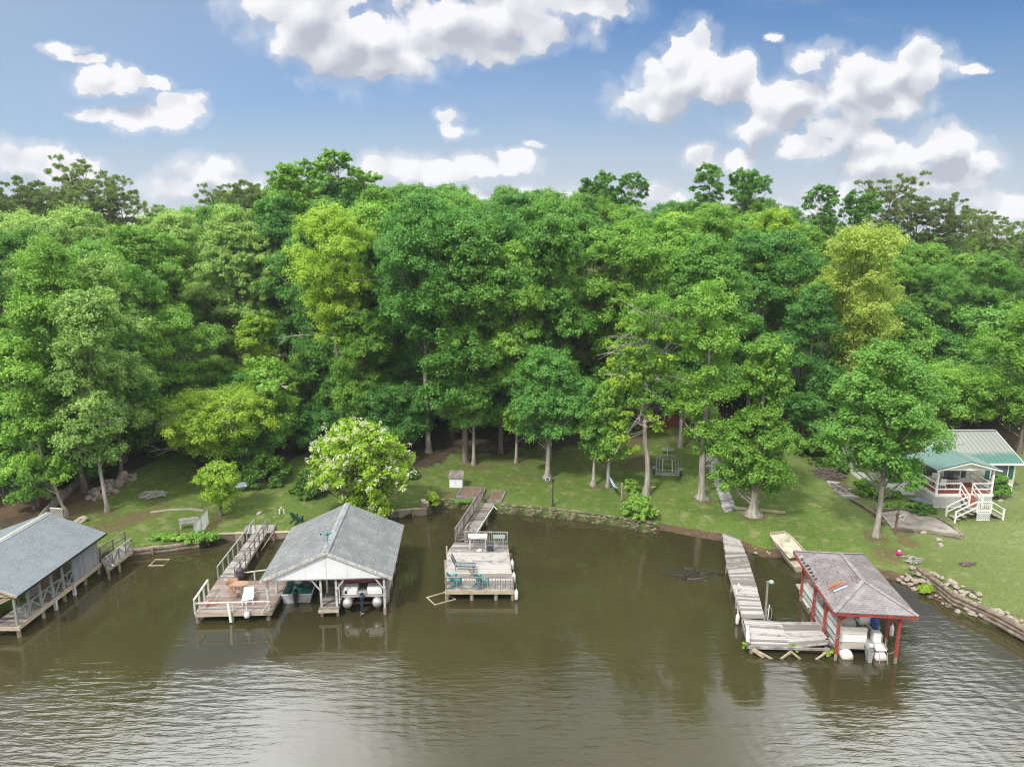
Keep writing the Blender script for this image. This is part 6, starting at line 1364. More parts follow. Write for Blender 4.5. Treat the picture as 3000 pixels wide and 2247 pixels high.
# ---------------------------------------------------------------- other buildings among the trees
def simple_house(name, label, cat, x0, x1, y0, y1, zb_, hw_, rise, wallm, roofm, ridge='x', wins=(), zg=None, over=.4):
    zg = zg if zg is not None else hz((x0+x1)/2, y0); t_ = thing(name, label, cat, ((x0+x1)/2, y0, zg)); ze = zb_+hw_; mb = MB(); th = .15
    mb.box(((x0+x1)/2, y0+th/2, (zg-.3+ze)/2), (x1-x0, th, ze-zg+.3)); mb.box(((x0+x1)/2, y1-th/2, (zg-.3+ze)/2), (x1-x0, th, ze-zg+.3))
    for x in (x0+th/2, x1-th/2): mb.box((x, (y0+y1)/2, (zg-.3+ze)/2), (th, y1-y0-2*th, ze-zg+.3))
    ym = (y0+y1)/2
    for x in (x0+.02, x1-th): mb.add([(x,y0,ze),(x,y1,ze),(x,ym,ze+rise-.1),(x+th-.02,y0,ze),(x+th-.02,y1,ze),(x+th-.02,ym,ze+rise-.1)], [(0,2,1),(3,4,5),(0,1,4,3),(1,2,5,4),(2,0,3,5)])
    WB(mb, 'wall', wallm, t_); mb = MB()
    for s, ya in ((1, y0-over), (-1, y1+over)):
        zE_ = ze-over*rise/(ym-y0); a = Vector((x0-over, ya, zE_)); b_ = Vector((x1+over, ya, zE_)); c_ = Vector((x1+over, ym, ze+rise)); d_ = Vector((x0-over, ym, ze+rise)); q = [a,b_,c_,d_] if s > 0 else [d_,c_,b_,a]; mb.hexa([p-Vector((0,0,.08)) for p in q], q)
    WB(mb, 'roof', roofm, t_)
    for (x, z, w_, h_, sp) in wins: window(t_, x, y0, z, w_, h_, None, sp)
    return t_
M['logwall'] = nmat('red_brown_logs', (.20,.055,.03), (.13,.035,.02), 1.5, .6, stretch=(.3,1,4))
M['roofdark'] = shingle('dark_cabin_shingles', (.045,.05,.055), (.07,.07,.075), (.09,.085,.085), 'x', bw=.3, rh=.15)
M['roofgrey'] = shingle('light_grey_shingles', (.36,.34,.32), (.42,.40,.38), (.46,.43,.40), 'x', bw=.3, rh=.15)
M['wallgrey'] = nmat('grey_green_siding', (.30,.33,.31), (.24,.27,.25), 2, .7)
g = G(1930,1262); yc_ = g.y+.6; zc_ = g.z
xa, xb = V(1862,1220,yc_).x, V(1995,1220,yc_).x
cab = simple_house('log_cabin', 'red brown log cabin with dark shingle roof behind the boat trailer', 'cabin', xa, xb+.8, yc_, yc_+7.5, V(1900,1250,yc_).z, V(1900,1203,yc_).z-V(1900,1250,yc_).z+.2, 2.0, M['logwall'], M['roofdark'], wins=[(V(1922,1220,yc_).x, V(1922,1219,yc_).z, 1.7, 1.0, 2)])
g = G(640,1330); yc_ = 77.5
hse2 = simple_house('house', 'grey sided house with light shingle roof half hidden behind the lime tree', 'house', V(560,1200,yc_).x, V(850,1200,yc_).x, yc_, yc_+8, V(700,1260,yc_).z, 2.1, 2.2, M['wallgrey'], M['roofgrey'], wins=[(V(750,1205,yc_).x, V(750,1208,yc_).z, .9, 1.1, 1),(V(640,1205,yc_).x, V(640,1215,yc_).z, 1.6, 1.0, 2),(V(590,1205,yc_).x, V(590,1222,yc_).z, 1.0, 1.0, 1)])
yc_ = 86; simple_house('house', 'white metal roofed house deep in the trees above the lamp post', 'house', V(1540,1110,yc_).x, V(1730,1110,yc_).x, yc_, yc_+7, hz(8, yc_), 2.4, 1.6, M['wallgrey'], nmat('bright_metal_roof', (.55,.58,.62), (.45,.48,.52), 1, .4, metal=.2))
g = G(40,1350); yc_ = g.y+1; simple_house('house', 'dark raised house in the trees at the left frame edge', 'house', V(-150,1250,yc_).x, V(110,1250,yc_).x, yc_, yc_+8, V(60,1290,yc_).z, 2.6, 1.9, nmat('dark_green_siding', (.05,.08,.075), (.035,.05,.05), 2, .7), M['roofdark'])
t_ = thing('porch_steps', 'grey wooden steps up to the dark house at the left edge', 'steps', (V(45,1330,g.y-.8).x, g.y-.8, g.z)); mb = MB()
for i in range(6): mb.box((0, i*.26, .18+i*.19), (1.2, .28, .05))
mb.build('treads', M['wood_grey'], t_); mb = MB()
for s in (-.6,.6): mb.bar((s, -.1, .05), (s, 1.5, 1.25), .05, .22); mb.bar((s, -.1, .95), (s, 1.5, 2.1), .05, .08)
mb.build('stringer', M['wood_grey'], t_)
yc_ = 66; cpz = V(2450,1262,yc_).z; xc0, xc1 = V(2395,1262,yc_).x, V(2490,1262,yc_).x
cp = thing('carport', 'low carport with dark green metal roof left of the house', 'carport', (xc0, yc_, hz(xc0, yc_))); WB(MB().hexa([(xc0,yc_,cpz-.1),(xc1,yc_,cpz-.1),(xc1,yc_+5,cpz+.75),(xc0,yc_+5,cpz+.75)], [(xc0,yc_,cpz),(xc1,yc_,cpz),(xc1,yc_+5,cpz+.85),(xc0,yc_+5,cpz+.85)]), 'roof', metalroof('dark_green_metal', (.05,.12,.11), (.12,.20,.18), 0), cp)
for x in (xc0+.1, (xc0+xc1)/2, xc1-.1):
    for y in (yc_+.15, yc_+4.8): WB(MB().bar((x, y, hz(x,y)-.2), (x, y, cpz-.05), .09), 'post', M['steel'], cp)
# road behind the lots
mb = MB(); N_ = 60
for i in range(N_):
    x0, x1 = -90+i*3.2, -90+(i+1)*3.2; q = [(x0,99.2,hz(x0,99.2)+.09),(x1,99.2,hz(x1,99.2)+.09),(x1,103,hz(x1,103)+.09),(x0,103,hz(x0,103)+.09)]; mb.add([Vector(p)+Vector((0,0,.0)) for p in q], [(0,1,2,3)])
rdo = mb.build('road', nmat('asphalt', (.10,.10,.105), (.075,.075,.08), .7, .9, .3)); rdo['kind'] = 'structure'
def sheet(name, pxs, mat, lift=.03, n=14):   # pxs: list of (left px, right px) pairs along its run
    mb = MB(); rows = []
    for (a, b_) in pxs: rows.append((G(*a), G(*b_)))
    for (a, b_), (c_, d_) in zip(rows[:-1], rows[1:]):
        k = max(1, int((a-c_).length/.8))
        for i in range(k):
            p, q, r_, s_ = a.lerp(c_, i/k), b_.lerp(d_, i/k), b_.lerp(d_, (i+1)/k), a.lerp(c_, (i+1)/k); f = lambda v: Vector((v.x, v.y, hz(v.x, v.y)+lift)); mb.add([f(p), f(q), f(r_), f(s_)], [(0,1,2,3)])
    o = mb.build(name, mat); o['kind'] = 'structure'; return o
sheet('driveway', [((395,1265),(520,1262)),((420,1225),(560,1215)),((470,1195),(620,1180))], nmat('gravel_drive', (.24,.235,.24), (.16,.155,.155), 4, .95, .5), .05)
# stone footpath: overlapping flat stones
pth = [((2127,1502),(2150,1494)),((2095,1395),(2122,1385)),((2072,1340),(2092,1336))]
po = sheet('footpath', pth, nmat('grey_flagstones', (.46,.455,.45), (.30,.295,.29), 3.5, .9, .6, stain=(.20,.20,.18), stscale=3), .05)
mb = MB(); a0, a1, b0, b1 = G(2127,1502), G(2150,1494), G(2072,1340), G(2092,1336)
for i in range(44):
    u = i/43; p = a0.lerp(b0, u); q = a1.lerp(b1, u)
    for v in (0.0, .5, 1.0): c = p.lerp(q, v); mb.box((c.x+rnd.uniform(-.06,.06), c.y, hz(c.x, c.y)+.065), (rnd.uniform(.25,.42), rnd.uniform(.2,.34), .05), rz=rnd.uniform(-.5,.5))
o = mb.build('footpath', nmat('path_slates', (.50,.49,.48), (.32,.31,.30), 4, .9, .4, island=.9)); o['kind'] = 'structure'

# ---------------------------------------------------------------- yard things
def at_g(px, py): g = G(px, py); return Vector((g.x, g.y, hz(g.x, g.y)))
g = at_g(1336,1431); wS = 1.12
sh = thing('storage_shed', 'small white storage box shed with a grey lid roof by the raised bed', 'shed', g, -.05)
MB().box((0,.35,.45), (wS,.8,.9)).build('wall', M['white_vinyl'], sh); MB().hexa([(-.64,-.12,.9),(.64,-.12,.9),(.64,.95,1.28),(-.64,.95,1.28)], [(-.64,-.12,.96),(.64,-.12,.96),(.64,.95,1.34),(-.64,.95,1.34)]).build('roof', M['wood_grey'], sh); MB().box((0,-.06,.06),(wS+.02,.02,.1)).build('base_trim', M['wood_brown'], sh); MB().box((.0,-.065,.5),(.015,.01,.75)).build('door_seam', M['wood_grey'], sh)
def bed(lab, cs, ht=.25, soil='dirt', mat='wood_pale'):
    q = [G(*c) for c in cs]; zz = max(hz(p.x, p.y) for p in q)+.02; q = [Vector((p.x, p.y, zz)) for p in q]; t_ = thing('raised_bed', lab, 'garden bed', q[0]); mb = MB()
    for a, b_ in zip(q, q[1:]+q[:1]): mb.bar(a+Vector((0,0,ht/2-.15)), b_+Vector((0,0,ht/2-.15)), .12, ht+.3)
    WB(mb, 'timber_frame', M[mat], t_); WB(MB().poly([p+Vector((0,0,ht-.06)) for p in q], .2), 'soil', M[soil], t_); return t_
bed('timber framed garden bed of bare soil at the ramp head', [(1337,1467),(1405,1470),(1422,1438),(1358,1434)])
bed('low brick edged patch right of the ramp head', [(1425,1472),(1468,1472),(1482,1440),(1432,1450)], .08)
g = P(1620,1487,.62); lp = thing('lamp_post', 'slim black lamp post on the lawn edge', 'lamp post', (g.x, g.y+.35, hz(g.x, g.y+.35))); htp = V(1620,1405,lp.location.y).z-lp.location.z
MB().lathe((0,0,0), [(.14,0),(.14,.06),(.08,.10),(.06,.5),(.07,.55),(.045,.6),(.04,htp-.15),(.06,htp-.12)], 12).build('pole', M['black'], lp, True); MB().lathe((0,0,htp-.12), [(.05,0),(.1,.03),(.1,.12),(.03,.2)], 10).build('lantern', M['black'], lp, True)
g = at_g(1604,1411); sp_ = thing('solar_panel', 'small tilted solar panel at the foot of the stout trunk', 'solar panel', g); MB().box((0,0,.22),(.34,.24,.03), rx=.9).build('panel', M['navy'], sp_); MB().box((0,.01,.215),(.40,.30,.02), rx=.9).build('panel_frame', M['white'], sp_); MB().bar((0,.1,0),(0,.05,.25),.04).build('stand', M['alu'], sp_)
g = at_g(1821,1470); hp = thing('hammock_post', 'short wooden post carrying the lower hammock end', 'post', g); MB().tube([(0,0,-.2),(0,0,V(1820,1415,g.y).z-g.z)], .085, 8).build('post', M['pile'], hp)
ga = at_g(1781,1428); p0 = V(1786,1395,ga.y-.4); p1 = V(1816,1431,g.y+.2); hm = thing('hammock', 'blue and white striped hammock slung between tree and post', 'hammock', p0); mb = MB(); W2 = .18
pa = arc(p0, p1, .35, 10)
for i in range(10):
    for k in range(5):
        o1 = (k-2)*W2*.4*math.sin(math.pi*(i+.01)/10); o2 = (k-2)*W2*.4*math.sin(math.pi*(i+1)/10); 
        if k % 2 == 0: mb.bar(pa[i]+Vector((o1,0,0)), pa[i+1]+Vector((o2,0,0)), .05, .03)
WB(mb, 'cloth_stripes', M['blue'], hm); mb = MB()
for i in range(10):
    for k in (1,3): mb.bar(pa[i]+Vector(((k-2)*W2*.4*math.sin(math.pi*(i+.01)/10),0,0)), pa[i+1]+Vector(((k-2)*W2*.4*math.sin(math.pi*(i+1)/10),0,0)), .05, .03)
WB(mb, 'pale_stripes', M['white'], hm)
# boat trailer (front of frame toward the lake)
TA, TB = at_g(1918,1409), at_g(1990,1409); TBk = at_g(1923,1352); wT = (TB-TA).length; LT = TBk.y-TA.y
bt = thing('boat_trailer', 'empty galvanised boat trailer parked on the grass in front of the log cabin', 'trailer', ((TA.x+TB.x)/2, TA.y, TA.z), -.215); zt = .55; hh_ = wT/2
mb = MB()
for s in (-1,1): mb.box((s*(hh_-.12), LT/2, zt), (.1, LT, .12)); mb.box((s*(hh_-.35), LT/2, zt+.05), (.08, LT*.9, .1))
for u in (.02,.12,.28,.62,.97): mb.box((0, LT*u, zt-.03), (wT-.1, .08, .09))
mb.bar((-hh_+.15,LT,zt),(0,LT+1.2,zt),.09,.1); mb.bar((hh_-.15,LT,zt),(0,LT+1.2,zt),.09,.1); mb.bar((0,LT,zt),(0,LT+2.6,zt-.02),.1,.1); mb.build('frame', M['steel'], bt)
for s in (-1,1):
    w_ = MB(); w_.tube([(s*(hh_+.02),LT*.3,.32),(s*(hh_+.20),LT*.3,.32)], .30, 16); w_ = w_.build('wheel', M['black'], bt); MB().tube([(s*(hh_+.19),LT*.3,.32),(s*(hh_+.215),LT*.3,.32)], .16, 12).build('rim', M['alu'], w_)
    MB().box((s*(hh_+.10),LT*.3,.66),(.24,.75,.03)).build('mudguard', M['steel'], bt); MB().box((s*.42,LT*.45,zt+.16),(.1,LT*.7,.08)).build('bunk', M['wood_new'], bt)
MB().bar((0,LT+1.7,zt),(0,LT+1.7,zt+.8),.08).build('winch_post', M['steel'], bt); MB().box((0,LT+2.1,zt+.25),(1.1,.5,.06)).build('winch_stand', M['steel'], bt); MB().tube([(0,LT+2.4,.0),(0,LT+2.4,.5)],.05,8).build('jack', M['steel'], bt)
for px, py, lab in ((1915,1430,'small pale board lying beside the twisted trunk'),(2222,1500,None)):
    if lab: g = at_g(px, py); o_ = thing('scrap_board', lab, 'board', g, .8); MB().box((0,0,.06),(.42,.2,.06)).build('board', M['wood_new'], o_, bevel=.01)
a, b_ = at_g(2152,1490), at_g(2300,1506); pk_ = thing('long_plank', 'long pale beam lying on the grass behind the flared trunk', 'plank', a); WB(MB().bar(a+Vector((0,0,.1)), b_+Vector((0,0,.1)), .28, .14), 'beam', M['wood_new'], pk_)
def bball(lab, px, py, r_=.19):
    g = at_g(px, py); t_ = thing('buoy', lab, 'buoy', g+Vector((0,0,r_)), .3, 'pink buoys'); MB().ball((0,0,0), r_, 14, 9).build('ball', nmat('pink_buoy', (.62,.03,.22), (.5,.03,.18), 4, .35) if 'pink_buoy' not in D.materials else D.materials['pink_buoy'], t_, True); MB().lathe((0,0,r_*.25), [(r_*.6,r_*.62),(r_*.2,r_*.9)], 12).build('cap', M['white'], t_, True); MB().tube([(r_*.9,0,-.05),(r_*1.3,0,-.1)], .03, 6).build('eyelet', M['white'], t_)
bball('pink buoy on the grass corner right of the stone edging', 1927,1510); bball('pink buoy on the bank above the rip-rap rocks', 2633,1630)
g = at_g(872,1530); adc = adirondack('dark green garden chair alone on the left lawn', g, 2.6, 'chairgreen' if 'chairgreen' in M else M.setdefault('chairgreen', nmat('dark_green_plastic', (.01,.08,.07), (.015,.06,.055), 3, .5)) and 'chairgreen', None)
g = at_g(826,1506); pf_ = thing('lawn_ornament', 'small white two legged plastic ornament on the left lawn', 'ornament', g); MB().tube([(-.18,0,0),(-.16,0,.35),(0,0,.45),(.16,0,.35),(.20,.05,0)], .06, 7).build('arch', M['white'], pf_); MB().ball((.0,-.05,.5),.12,8,6).build('knob', M['wood_new'], pf_)
# white slatted bench seen from behind
g = at_g(556,1550); bc = thing('garden_bench', 'white slatted garden bench near the chain link panel', 'bench', g, .35)
mb = MB()
for i in range(6): mb.box((0,-.05-i*.012,.50+i*.085),(1.35,.025,.07), rx=.15)
mb.build('backrest', M['wood_white'], bc); mb = MB()
for i in range(5): mb.box((0,.05+i*.09,.42),(1.35,.075,.03))
mb.build('seat', M['wood_white'], bc)
for s in (-.62,.62):
    for y in (0,.42): MB().box((s,y,.21),(.06,.06,.42)).build('leg', M['wood_white'], bc)
    MB().box((s,.2,.64),(.06,.5,.04)).build('armrest', M['wood_white'], bc)
def chainlink(lab, pts, h=1.2, mesh=True, st=.11):
    pts = [Vector(p) for p in pts]; t_ = thing('chain_link_fence', lab, 'fence', pts[0])
    for p in pts: WB(MB().tube([p-Vector((0,0,.3)), p+Vector((0,0,h+.05))], .035, 7), 'post', M['steel'], t_)
    mb = MB()
    for a, b_ in zip(pts[:-1], pts[1:]): mb.tube([a+Vector((0,0,h)), b_+Vector((0,0,h))], .025, 6)
    WB(mb, 'top_rail', M['steel'], t_); mb = MB()
    for a, b_ in zip(pts[:-1], pts[1:]):
        L = (b_-a).length; d = (b_-a)/L; n = int(L/st)
        for i in range(-int(h/st), n+1):
            u = i*st; s0 = max(0,-u); s1 = min(h, L-u)
            if s1-s0 < .05: continue
            mb.bar(a+d*(u+s0)+Vector((0,0,s0)), a+d*(u+s1)+Vector((0,0,s1)), .008); mb.bar(a+d*(L-u-s0)+Vector((0,0,s0)), a+d*(L-u-s1)+Vector((0,0,s1)), .008)
    WB(mb, 'mesh', M['steel'], t_); return t_
chainlink('short chain link panel beside the white bench at the water', [at_g(572,1585), at_g(592,1562), at_g(612,1535)])
chainlink('chain link fence in the shade at the far left', [at_g(-60,1420), at_g(12,1455), at_g(45,1450), at_g(100,1415), at_g(150,1385)], 1.3, st=.16)
g = at_g(698,1440); bb = thing('wheelbarrow', 'blue grey tarpaulin covered barrow by the round dark shrub', 'barrow', g, .6); MB().hexa([(-.5,-.25,.2),(.5,-.3,.2),(.5,.3,.2),(-.5,.25,.2)], [(-.75,-.4,.55),(.7,-.5,.5),(.75,.5,.6),(-.7,.4,.7)]).build('tub', nmat('blue_grey_tarp', (.22,.27,.34), (.35,.38,.42), 3, .6), bb, bevel=.05); MB().tube([(.9,-.06,.2),(.9,.06,.2)], .2, 12).build('wheel', M['black'], bb)
for s in (-.25,.25): MB().tube([(.8,s*.3,.2),(-.6,s,.42),(-1.25,s*1.1,.6)], .025, 6).build('handle', M['steel'], bb)
g = at_g(752,1462); p_ = thing('yard_post', 'short grey post on the left lawn beside the tarpaulin barrow', 'post', g); MB().tube([(0,0,-.1),(0,0,.75)], .07, 8).build('post', M['pile'], p_)
g = at_g(1163+107,1470); p_ = thing('yard_post', 'pale post in the weeds at the left end of the rubble edging', 'post', at_g(1256,1472)); MB().box((0,0,.5),(.13,.13,1.1)).build('post', M['wood_new'], p_)
p_ = thing('rock_pillar', 'short stacked rock pillar at the corner of the rubble edging', 'pillar', at_g(1244,1490)); mb = MB(); r_ = random.Random(4)
for i in range(14): mb.ball((r_.uniform(-.18,.18), r_.uniform(-.15,.15), .05+i*.05), r_.uniform(.12,.2), 8, 5, .2, r_, (1.1,1,.7))
mb.build('stones', M['stone'], p_)
bx = at_g(108,1485); bb = thing('bird_bath', 'grey stump with a pale cap in the dirt behind the left boathouse', 'stump', bx); MB().lathe((0,0,0), [(.24,0),(.2,.1),(.19,.75),(.2,.8)], 12).build('column', M['pile'], bb, True); MB().lathe((0,0,.8), [(.26,0),(.28,.06),(.1,.1)], 12).build('cap', M['concrete'], bb, True)
la = at_g(152,1530); ltc = thing('lattice_panel', 'white lattice panel standing behind the left boathouse ridge', 'lattice', la); lattice(ltc, la, at_g(188,1533), la.z, la.z+1.15, .16)
# low left wall running up the slope
wl = [at_g(118,1532), at_g(150,1492), at_g(190,1455), at_g(232,1418), at_g(262,1395)]
t_ = thing('low_wall', 'low grey block wall climbing from the left boathouse to the trees', 'wall', wl[0]); mb = MB()
for a, b_ in zip(wl[:-1], wl[1:]): mb.bar(a+Vector((0,0,.1)), b_+Vector((0,0,.1)), .35, .7)
WB(mb, 'blocks', M['concrete'], t_); mb = MB()
for a, b_ in zip(wl[:-1], wl[1:]): mb.bar(a+Vector((0,0,.48)), b_+Vector((0,0,.48)), .12, .05)
WB(mb, 'capping', M['wood_pale'], t_)
# old edging strips in the left lawn
for pts, lab in ((((440,1502),(500,1494),(560,1492),(600,1498)), 'pale sunken kerb strip across the left lawn'),):
    q = [at_g(*p) for p in pts]; t_ = thing('garden_kerb', lab, 'kerb', q[0]); mb = MB()
    for a, b_ in zip(q[:-1], q[1:]): mb.bar(a+Vector((0,0,-.02)), b_+Vector((0,0,-.02)), .35, .12)
    WB(mb, 'kerb', M['concrete'], t_)
# cut log rounds heaped in two rows
lm = [];
for i in range(4):
    r_ = random.Random(50+i); mb = MB(); n = 12; rr = [1+r_.uniform(-.12,.12) for _ in range(n)]
    mb.add([(math.cos(2*math.pi*k/n)*rr[k]*.30, -.26, math.sin(2*math.pi*k/n)*rr[k]*.30) for k in range(n)]+[(math.cos(2*math.pi*k/n)*rr[k]*.30, .26, math.sin(2*math.pi*k/n)*rr[k]*.30) for k in range(n)], [(k, (k+1) % n, n+(k+1) % n, n+k) for k in range(n)]+[tuple(range(n))[::-1], tuple(range(n, 2*n))])
    me = D.meshes.new('log_round'); me.from_pydata(mb.v, [], mb.f); me.materials.append(M['wood_pale']); me.materials.append(nmat('cut_log_face', (.50,.30,.15), (.42,.34,.26), 4, .8, island=1.2) if 'cut_log_face' not in D.materials else D.materials['cut_log_face']); me.polygons[-1].material_index = 1; me.polygons[-2].material_index = 1; lm.append(me)
for i in range(70):
    u = rnd.random(); k = rnd.random(); px = 262+u*125+(k-.5)*25; py = 1470-u*72+(k-.5)*14
    if i > 50: px, py = 300+rnd.random()*45, 1425+rnd.random()*28
    g = G(px, py); o = link(D.objects.new('log_round', rnd.choice(lm))); s = rnd.uniform(.5,.85); o.scale = (s,s,s); o.location = (g.x, g.y, g.z+.14+.24*(i % 3 == 2)); o.rotation_euler = (rnd.uniform(-.3,.3), rnd.uniform(0,3), rnd.uniform(0,3.1)); tag(o, 'cut log round in the long heap behind the left trunks', 'log', 'cut log rounds heaped on the left lawn')
def brush(name, lab, cat, px, py, rx, ry, n, h, mat='deadwood', L=.7, rz_=0.0, thick=.025):
    g = at_g(px, py); t_ = thing(name, lab, cat, g, rz_); mb = MB(); r_ = random.Random(int(px))
    for i in range(n):
        a = r_.uniform(0, 6.28); q = math.sqrt(r_.random()); x, y = math.cos(a)*rx*q, math.sin(a)*ry*q; z = r_.uniform(.02, h*(1-q*.8)); d = r_.uniform(0, 6.28); l = L*r_.uniform(.4, 1.1); mb.tube([(x-math.cos(d)*l/2, y-math.sin(d)*l/2, z), (x, y, z+r_.uniform(0,.1)), (x+math.cos(d)*l/2, y+math.sin(d)*l/2, z+r_.uniform(-.03,.12))], thick*r_.uniform(.5,1.4), 4)
    mb.build('sticks', M[mat], t_); return t_
brush('brush_pile', 'round pile of dead twigs on the left lawn', 'brush pile', 447,1452, .95, .8, 160, .45)
brush('brush_pile', 'dark heap of branches left of the house under the bushes', 'brush pile', 2425,1395, 1.3, 1.6, 220, .8, 'bark', 1.0)
brush('brush_pile', 'flat heap of scattered sticks along the slope to the house', 'brush pile', 2452,1435, 1.0, 2.0, 160, .5, 'bark', .9, -.5)
brush('brush_pile', 'faint reddish twig patch on the right lawn', 'brush pile', 2835,1655, .6, .35, 60, .08, 'bark', .3)
brush('brush_pile', 'tangle of driftwood above the rip-rap', 'brush pile', 2680,1645, .5, .6, 30, .3, 'deadwood', .8)
brush('brush_pile', 'scattered debris sticks in the shade behind the shed tree', 'brush pile', 1445,1318, 1.8, .9, 50, .2, 'bark', .9)
g = P(2030,1685,-.02); sbb = brush('submerged_brush', 'dark brush tangle just under the water between the central dock and the crooked dock', 'brush', 2030,1500, 2.0, .9, 110, .05, 'black', .6, 0, .02); sbb.location = g
# cut timber stack beside brush
for i, (px, py) in enumerate(((2462,1445),(2470,1452),(2480,1458),(2490,1462),(2450,1432),(2475,1440),(2440,1420))):
    g = at_g(px, py); t_ = thing('cut_timber', ['lowest','second','third','fourth','upper','middle','topmost'][i]+' short timber of the stack below the dark branch heap', 'timber', g, rnd.uniform(-.4,.1), 'short timbers stacked on the slope'); MB().box((0,0,.14),(rnd.uniform(.9,1.4),.32,.24)).build('timber', M['wood_grey' if i % 2 else 'wood_pale'], t_, bevel=.02)
# concrete slab, retaining logs and flower border before the house
cs_ = [G(*p) for p in ((2578,1508),(2640,1496),(2745,1520),(2818,1572),(2700,1556),(2612,1548))]; zz = max(p.z for p in cs_)+.03
sb = thing('concrete_slab', 'stained old concrete slab in front of the house', 'slab', cs_[0]); WB(MB().poly([Vector((p.x, p.y, zz)) for p in cs_], .5), 'slab', M['concrete'], sb)
for pts, lab, zz_ in ((((2490,1468),(2530,1490),(2562,1510),(2590,1540)), 'dark timber edging running down left of the concrete slab', .2),(((2560,1498),(2640,1494),(2705,1508)), 'timber edging between concrete slab and flower border', .18),(((2745,1520),(2790,1545),(2820,1575)), 'dark timber edging at the right side of the concrete slab', .12),(((2612,1552),(2700,1562),(2818,1580)), 'low timber edging along the lake side of the slab', .1)):
    q = [at_g(*p) for p in pts]; t_ = thing('timber_kerb', lab, 'kerb', q[0]); mb = MB()
    for a, b_ in zip(q[:-1], q[1:]): mb.bar(a+Vector((0,0,zz_-.1)), b_+Vector((0,0,zz_-.1)), .16, .28)
    WB(mb, 'timber', M['log'], t_)
g = at_g(2621,1566); pp_ = thing('hoop_post', 'brown post with a broken white backboard hoop beside the slab', 'post', g); hpz = V(2632,1478,g.y).z-g.z; MB().bar((0,0,-.2),(.08,0,hpz),.12).build('post', M['bark_pine'], pp_); MB().tube([(.1,-.1,hpz*.62),(.4,-.2,hpz*.72),(.55,-.2,hpz*.68),(.35,-.2,hpz*.5),(.1,-.1,hpz*.62)], .035, 6).build('hoop', M['white'], pp_); MB().tube([(-.2,0,hpz*.7),(-.05,-.05,hpz*.8),(.1,0,hpz*.6)], .03, 6).build('bracket', M['white'], pp_)
cv = thing('covered_boat', 'grey tarpaulin covered canoe beside the porch lattice', 'canoe', at_g(2705,1480), -.7); MB().lathe((0,0,.2), [(.05,-.1),(.4,.0),(.42,.15),(.2,.32),(.05,.36)], 16, 2.6, .8).build('tarp', nmat('grey_tarp', (.13,.18,.20), (.20,.24,.26), 3, .6), cv, True); MB().box((0,0,.08),(2.4,.1,.1)).build('rack', M['wood_grey'], cv)
# shrubs
def shrub(seed, px, py, rx, rz_, lab, leaf='shrub', ncl=30, rcl=.5, ls=.11, nsub=8, nleaf=40, name='shrub', ry=None, stem=True):
    g = at_g(px, py); rs = np.random.RandomState(seed); cs = []
    for i in range(ncl):
        a = rs.random()*6.28; q = math.sqrt(rs.random()); h = math.sqrt(max(.05, 1-q*q)); cs.append((math.cos(a)*q*rx, math.sin(a)*q*(ry or rx), max(.15, h*rz_*rs.uniform(.45,1)-rcl*.3)))
    co, ti = puffs(rs, np.array(cs), np.full(ncl, rcl)*(.7+.5*rs.random(ncl)), nsub, nleaf, ls); co[:, 2] = np.maximum(co[:, 2], .0)
    t_ = thing(name, lab, 'shrub', g); f = link(D.objects.new('foliage', quadmesh('foliage', co, ti, LM[leaf]))); f.parent = t_; mb = MB()
    for c in cs[::3]: mb.tube([(0,0,-.1), (c[0]*.5, c[1]*.5, c[2]*.6), c], [.04,.03,.012], 5)
    mb.build('stems', M['bark'], t_); return t_
shrub(1,775,1408,2.1,2.3,'big round dark shrub on the left lawn behind the barrow', ncl=44, rcl=.6)
shrub(2,925,1440,1.6,2.0,'dark shrub tucked against the left of the blooming catalpa', ncl=30, rcl=.55)
shrub(3,455,1325,3.4,2.6,'long dark shrub mass at the left edge of the wood', ncl=60, rcl=.75, ry=2.0)
shrub(4,540,1312,3.2,2.6,'dark shrub mass right of the long one at the wood edge', ncl=54, rcl=.75, ry=2.0)
shrub(5,690,1345,2.6,2.6,'dark shrub behind the lime layered tree', ncl=44, rcl=.7)
shrub(6,2425,1345,2.6,3.0,'dense dark bush between the carport and the house', ncl=56, rcl=.65)
shrub(7,1875,1515,.95,2.1,'leafy green bush at the stone edging below the twisted tree', 'fresh', 30, .42, .10, ry=.8)
shrub(8,1850,1450,.45,1.4,'small upright sapling left of the leafy green bush', 'fresh', 12, .3, .09)
shrub(9,2925,1460,.5,2.1,'tall narrow green bush right of the porch', 'mid', 22, .38, .09)
shrub(10,590,1590,1.1,.8,'weedy green clump over the log bulkhead end', 'fresh', 26, .32, .09, ry=.5)
shrub(11,500,1580,1.8,.35,'strip of tall weeds along the log bulkhead', 'fresh', 30, .24, .08, ry=.3, name='weeds')
shrub(12,1268,1478,.5,1.0,'yellow green weeds around the pale post by the rubble edging', 'lime', 14, .28, .08, name='weeds')
shrub(13,2710,1735,.35,.45,'bright green tuft growing in the rip-rap', 'lime', 12, .2, .07, name='weeds')
shrub(14,1370,1475,1.0,.3,'weeds along the front of the timber garden bed', 'mid', 14, .2, .07, ry=.2, name='weeds')
shrub(15,2650,1488,2.0,.35,'low clipped green border in front of the house', 'fresh', 34, .24, .07, ry=.35, name='border_plants')
shrub(16,2700,1500,1.0,.5,'loose green clump right of the clipped border', 'mid', 14, .25, .08, name='border_plants')
shrub(17,2565,1440,1.6,1.3,'wild green bush under the spreading tree at the house corner', 'fresh', 26, .42, .1)
shrub(18,2800,1765,.3,.35,'small green tuft low in the rip-rap', 'fresh', 8, .18, .06, name='weeds')
shrub(19,1180,1400,1.2,1.0,'low dark bush right of the catalpa', ncl=18, rcl=.4)
shrub(20,2440,1375,1.2,1.0,'low bush beside the branch heap', ncl=16, rcl=.45)
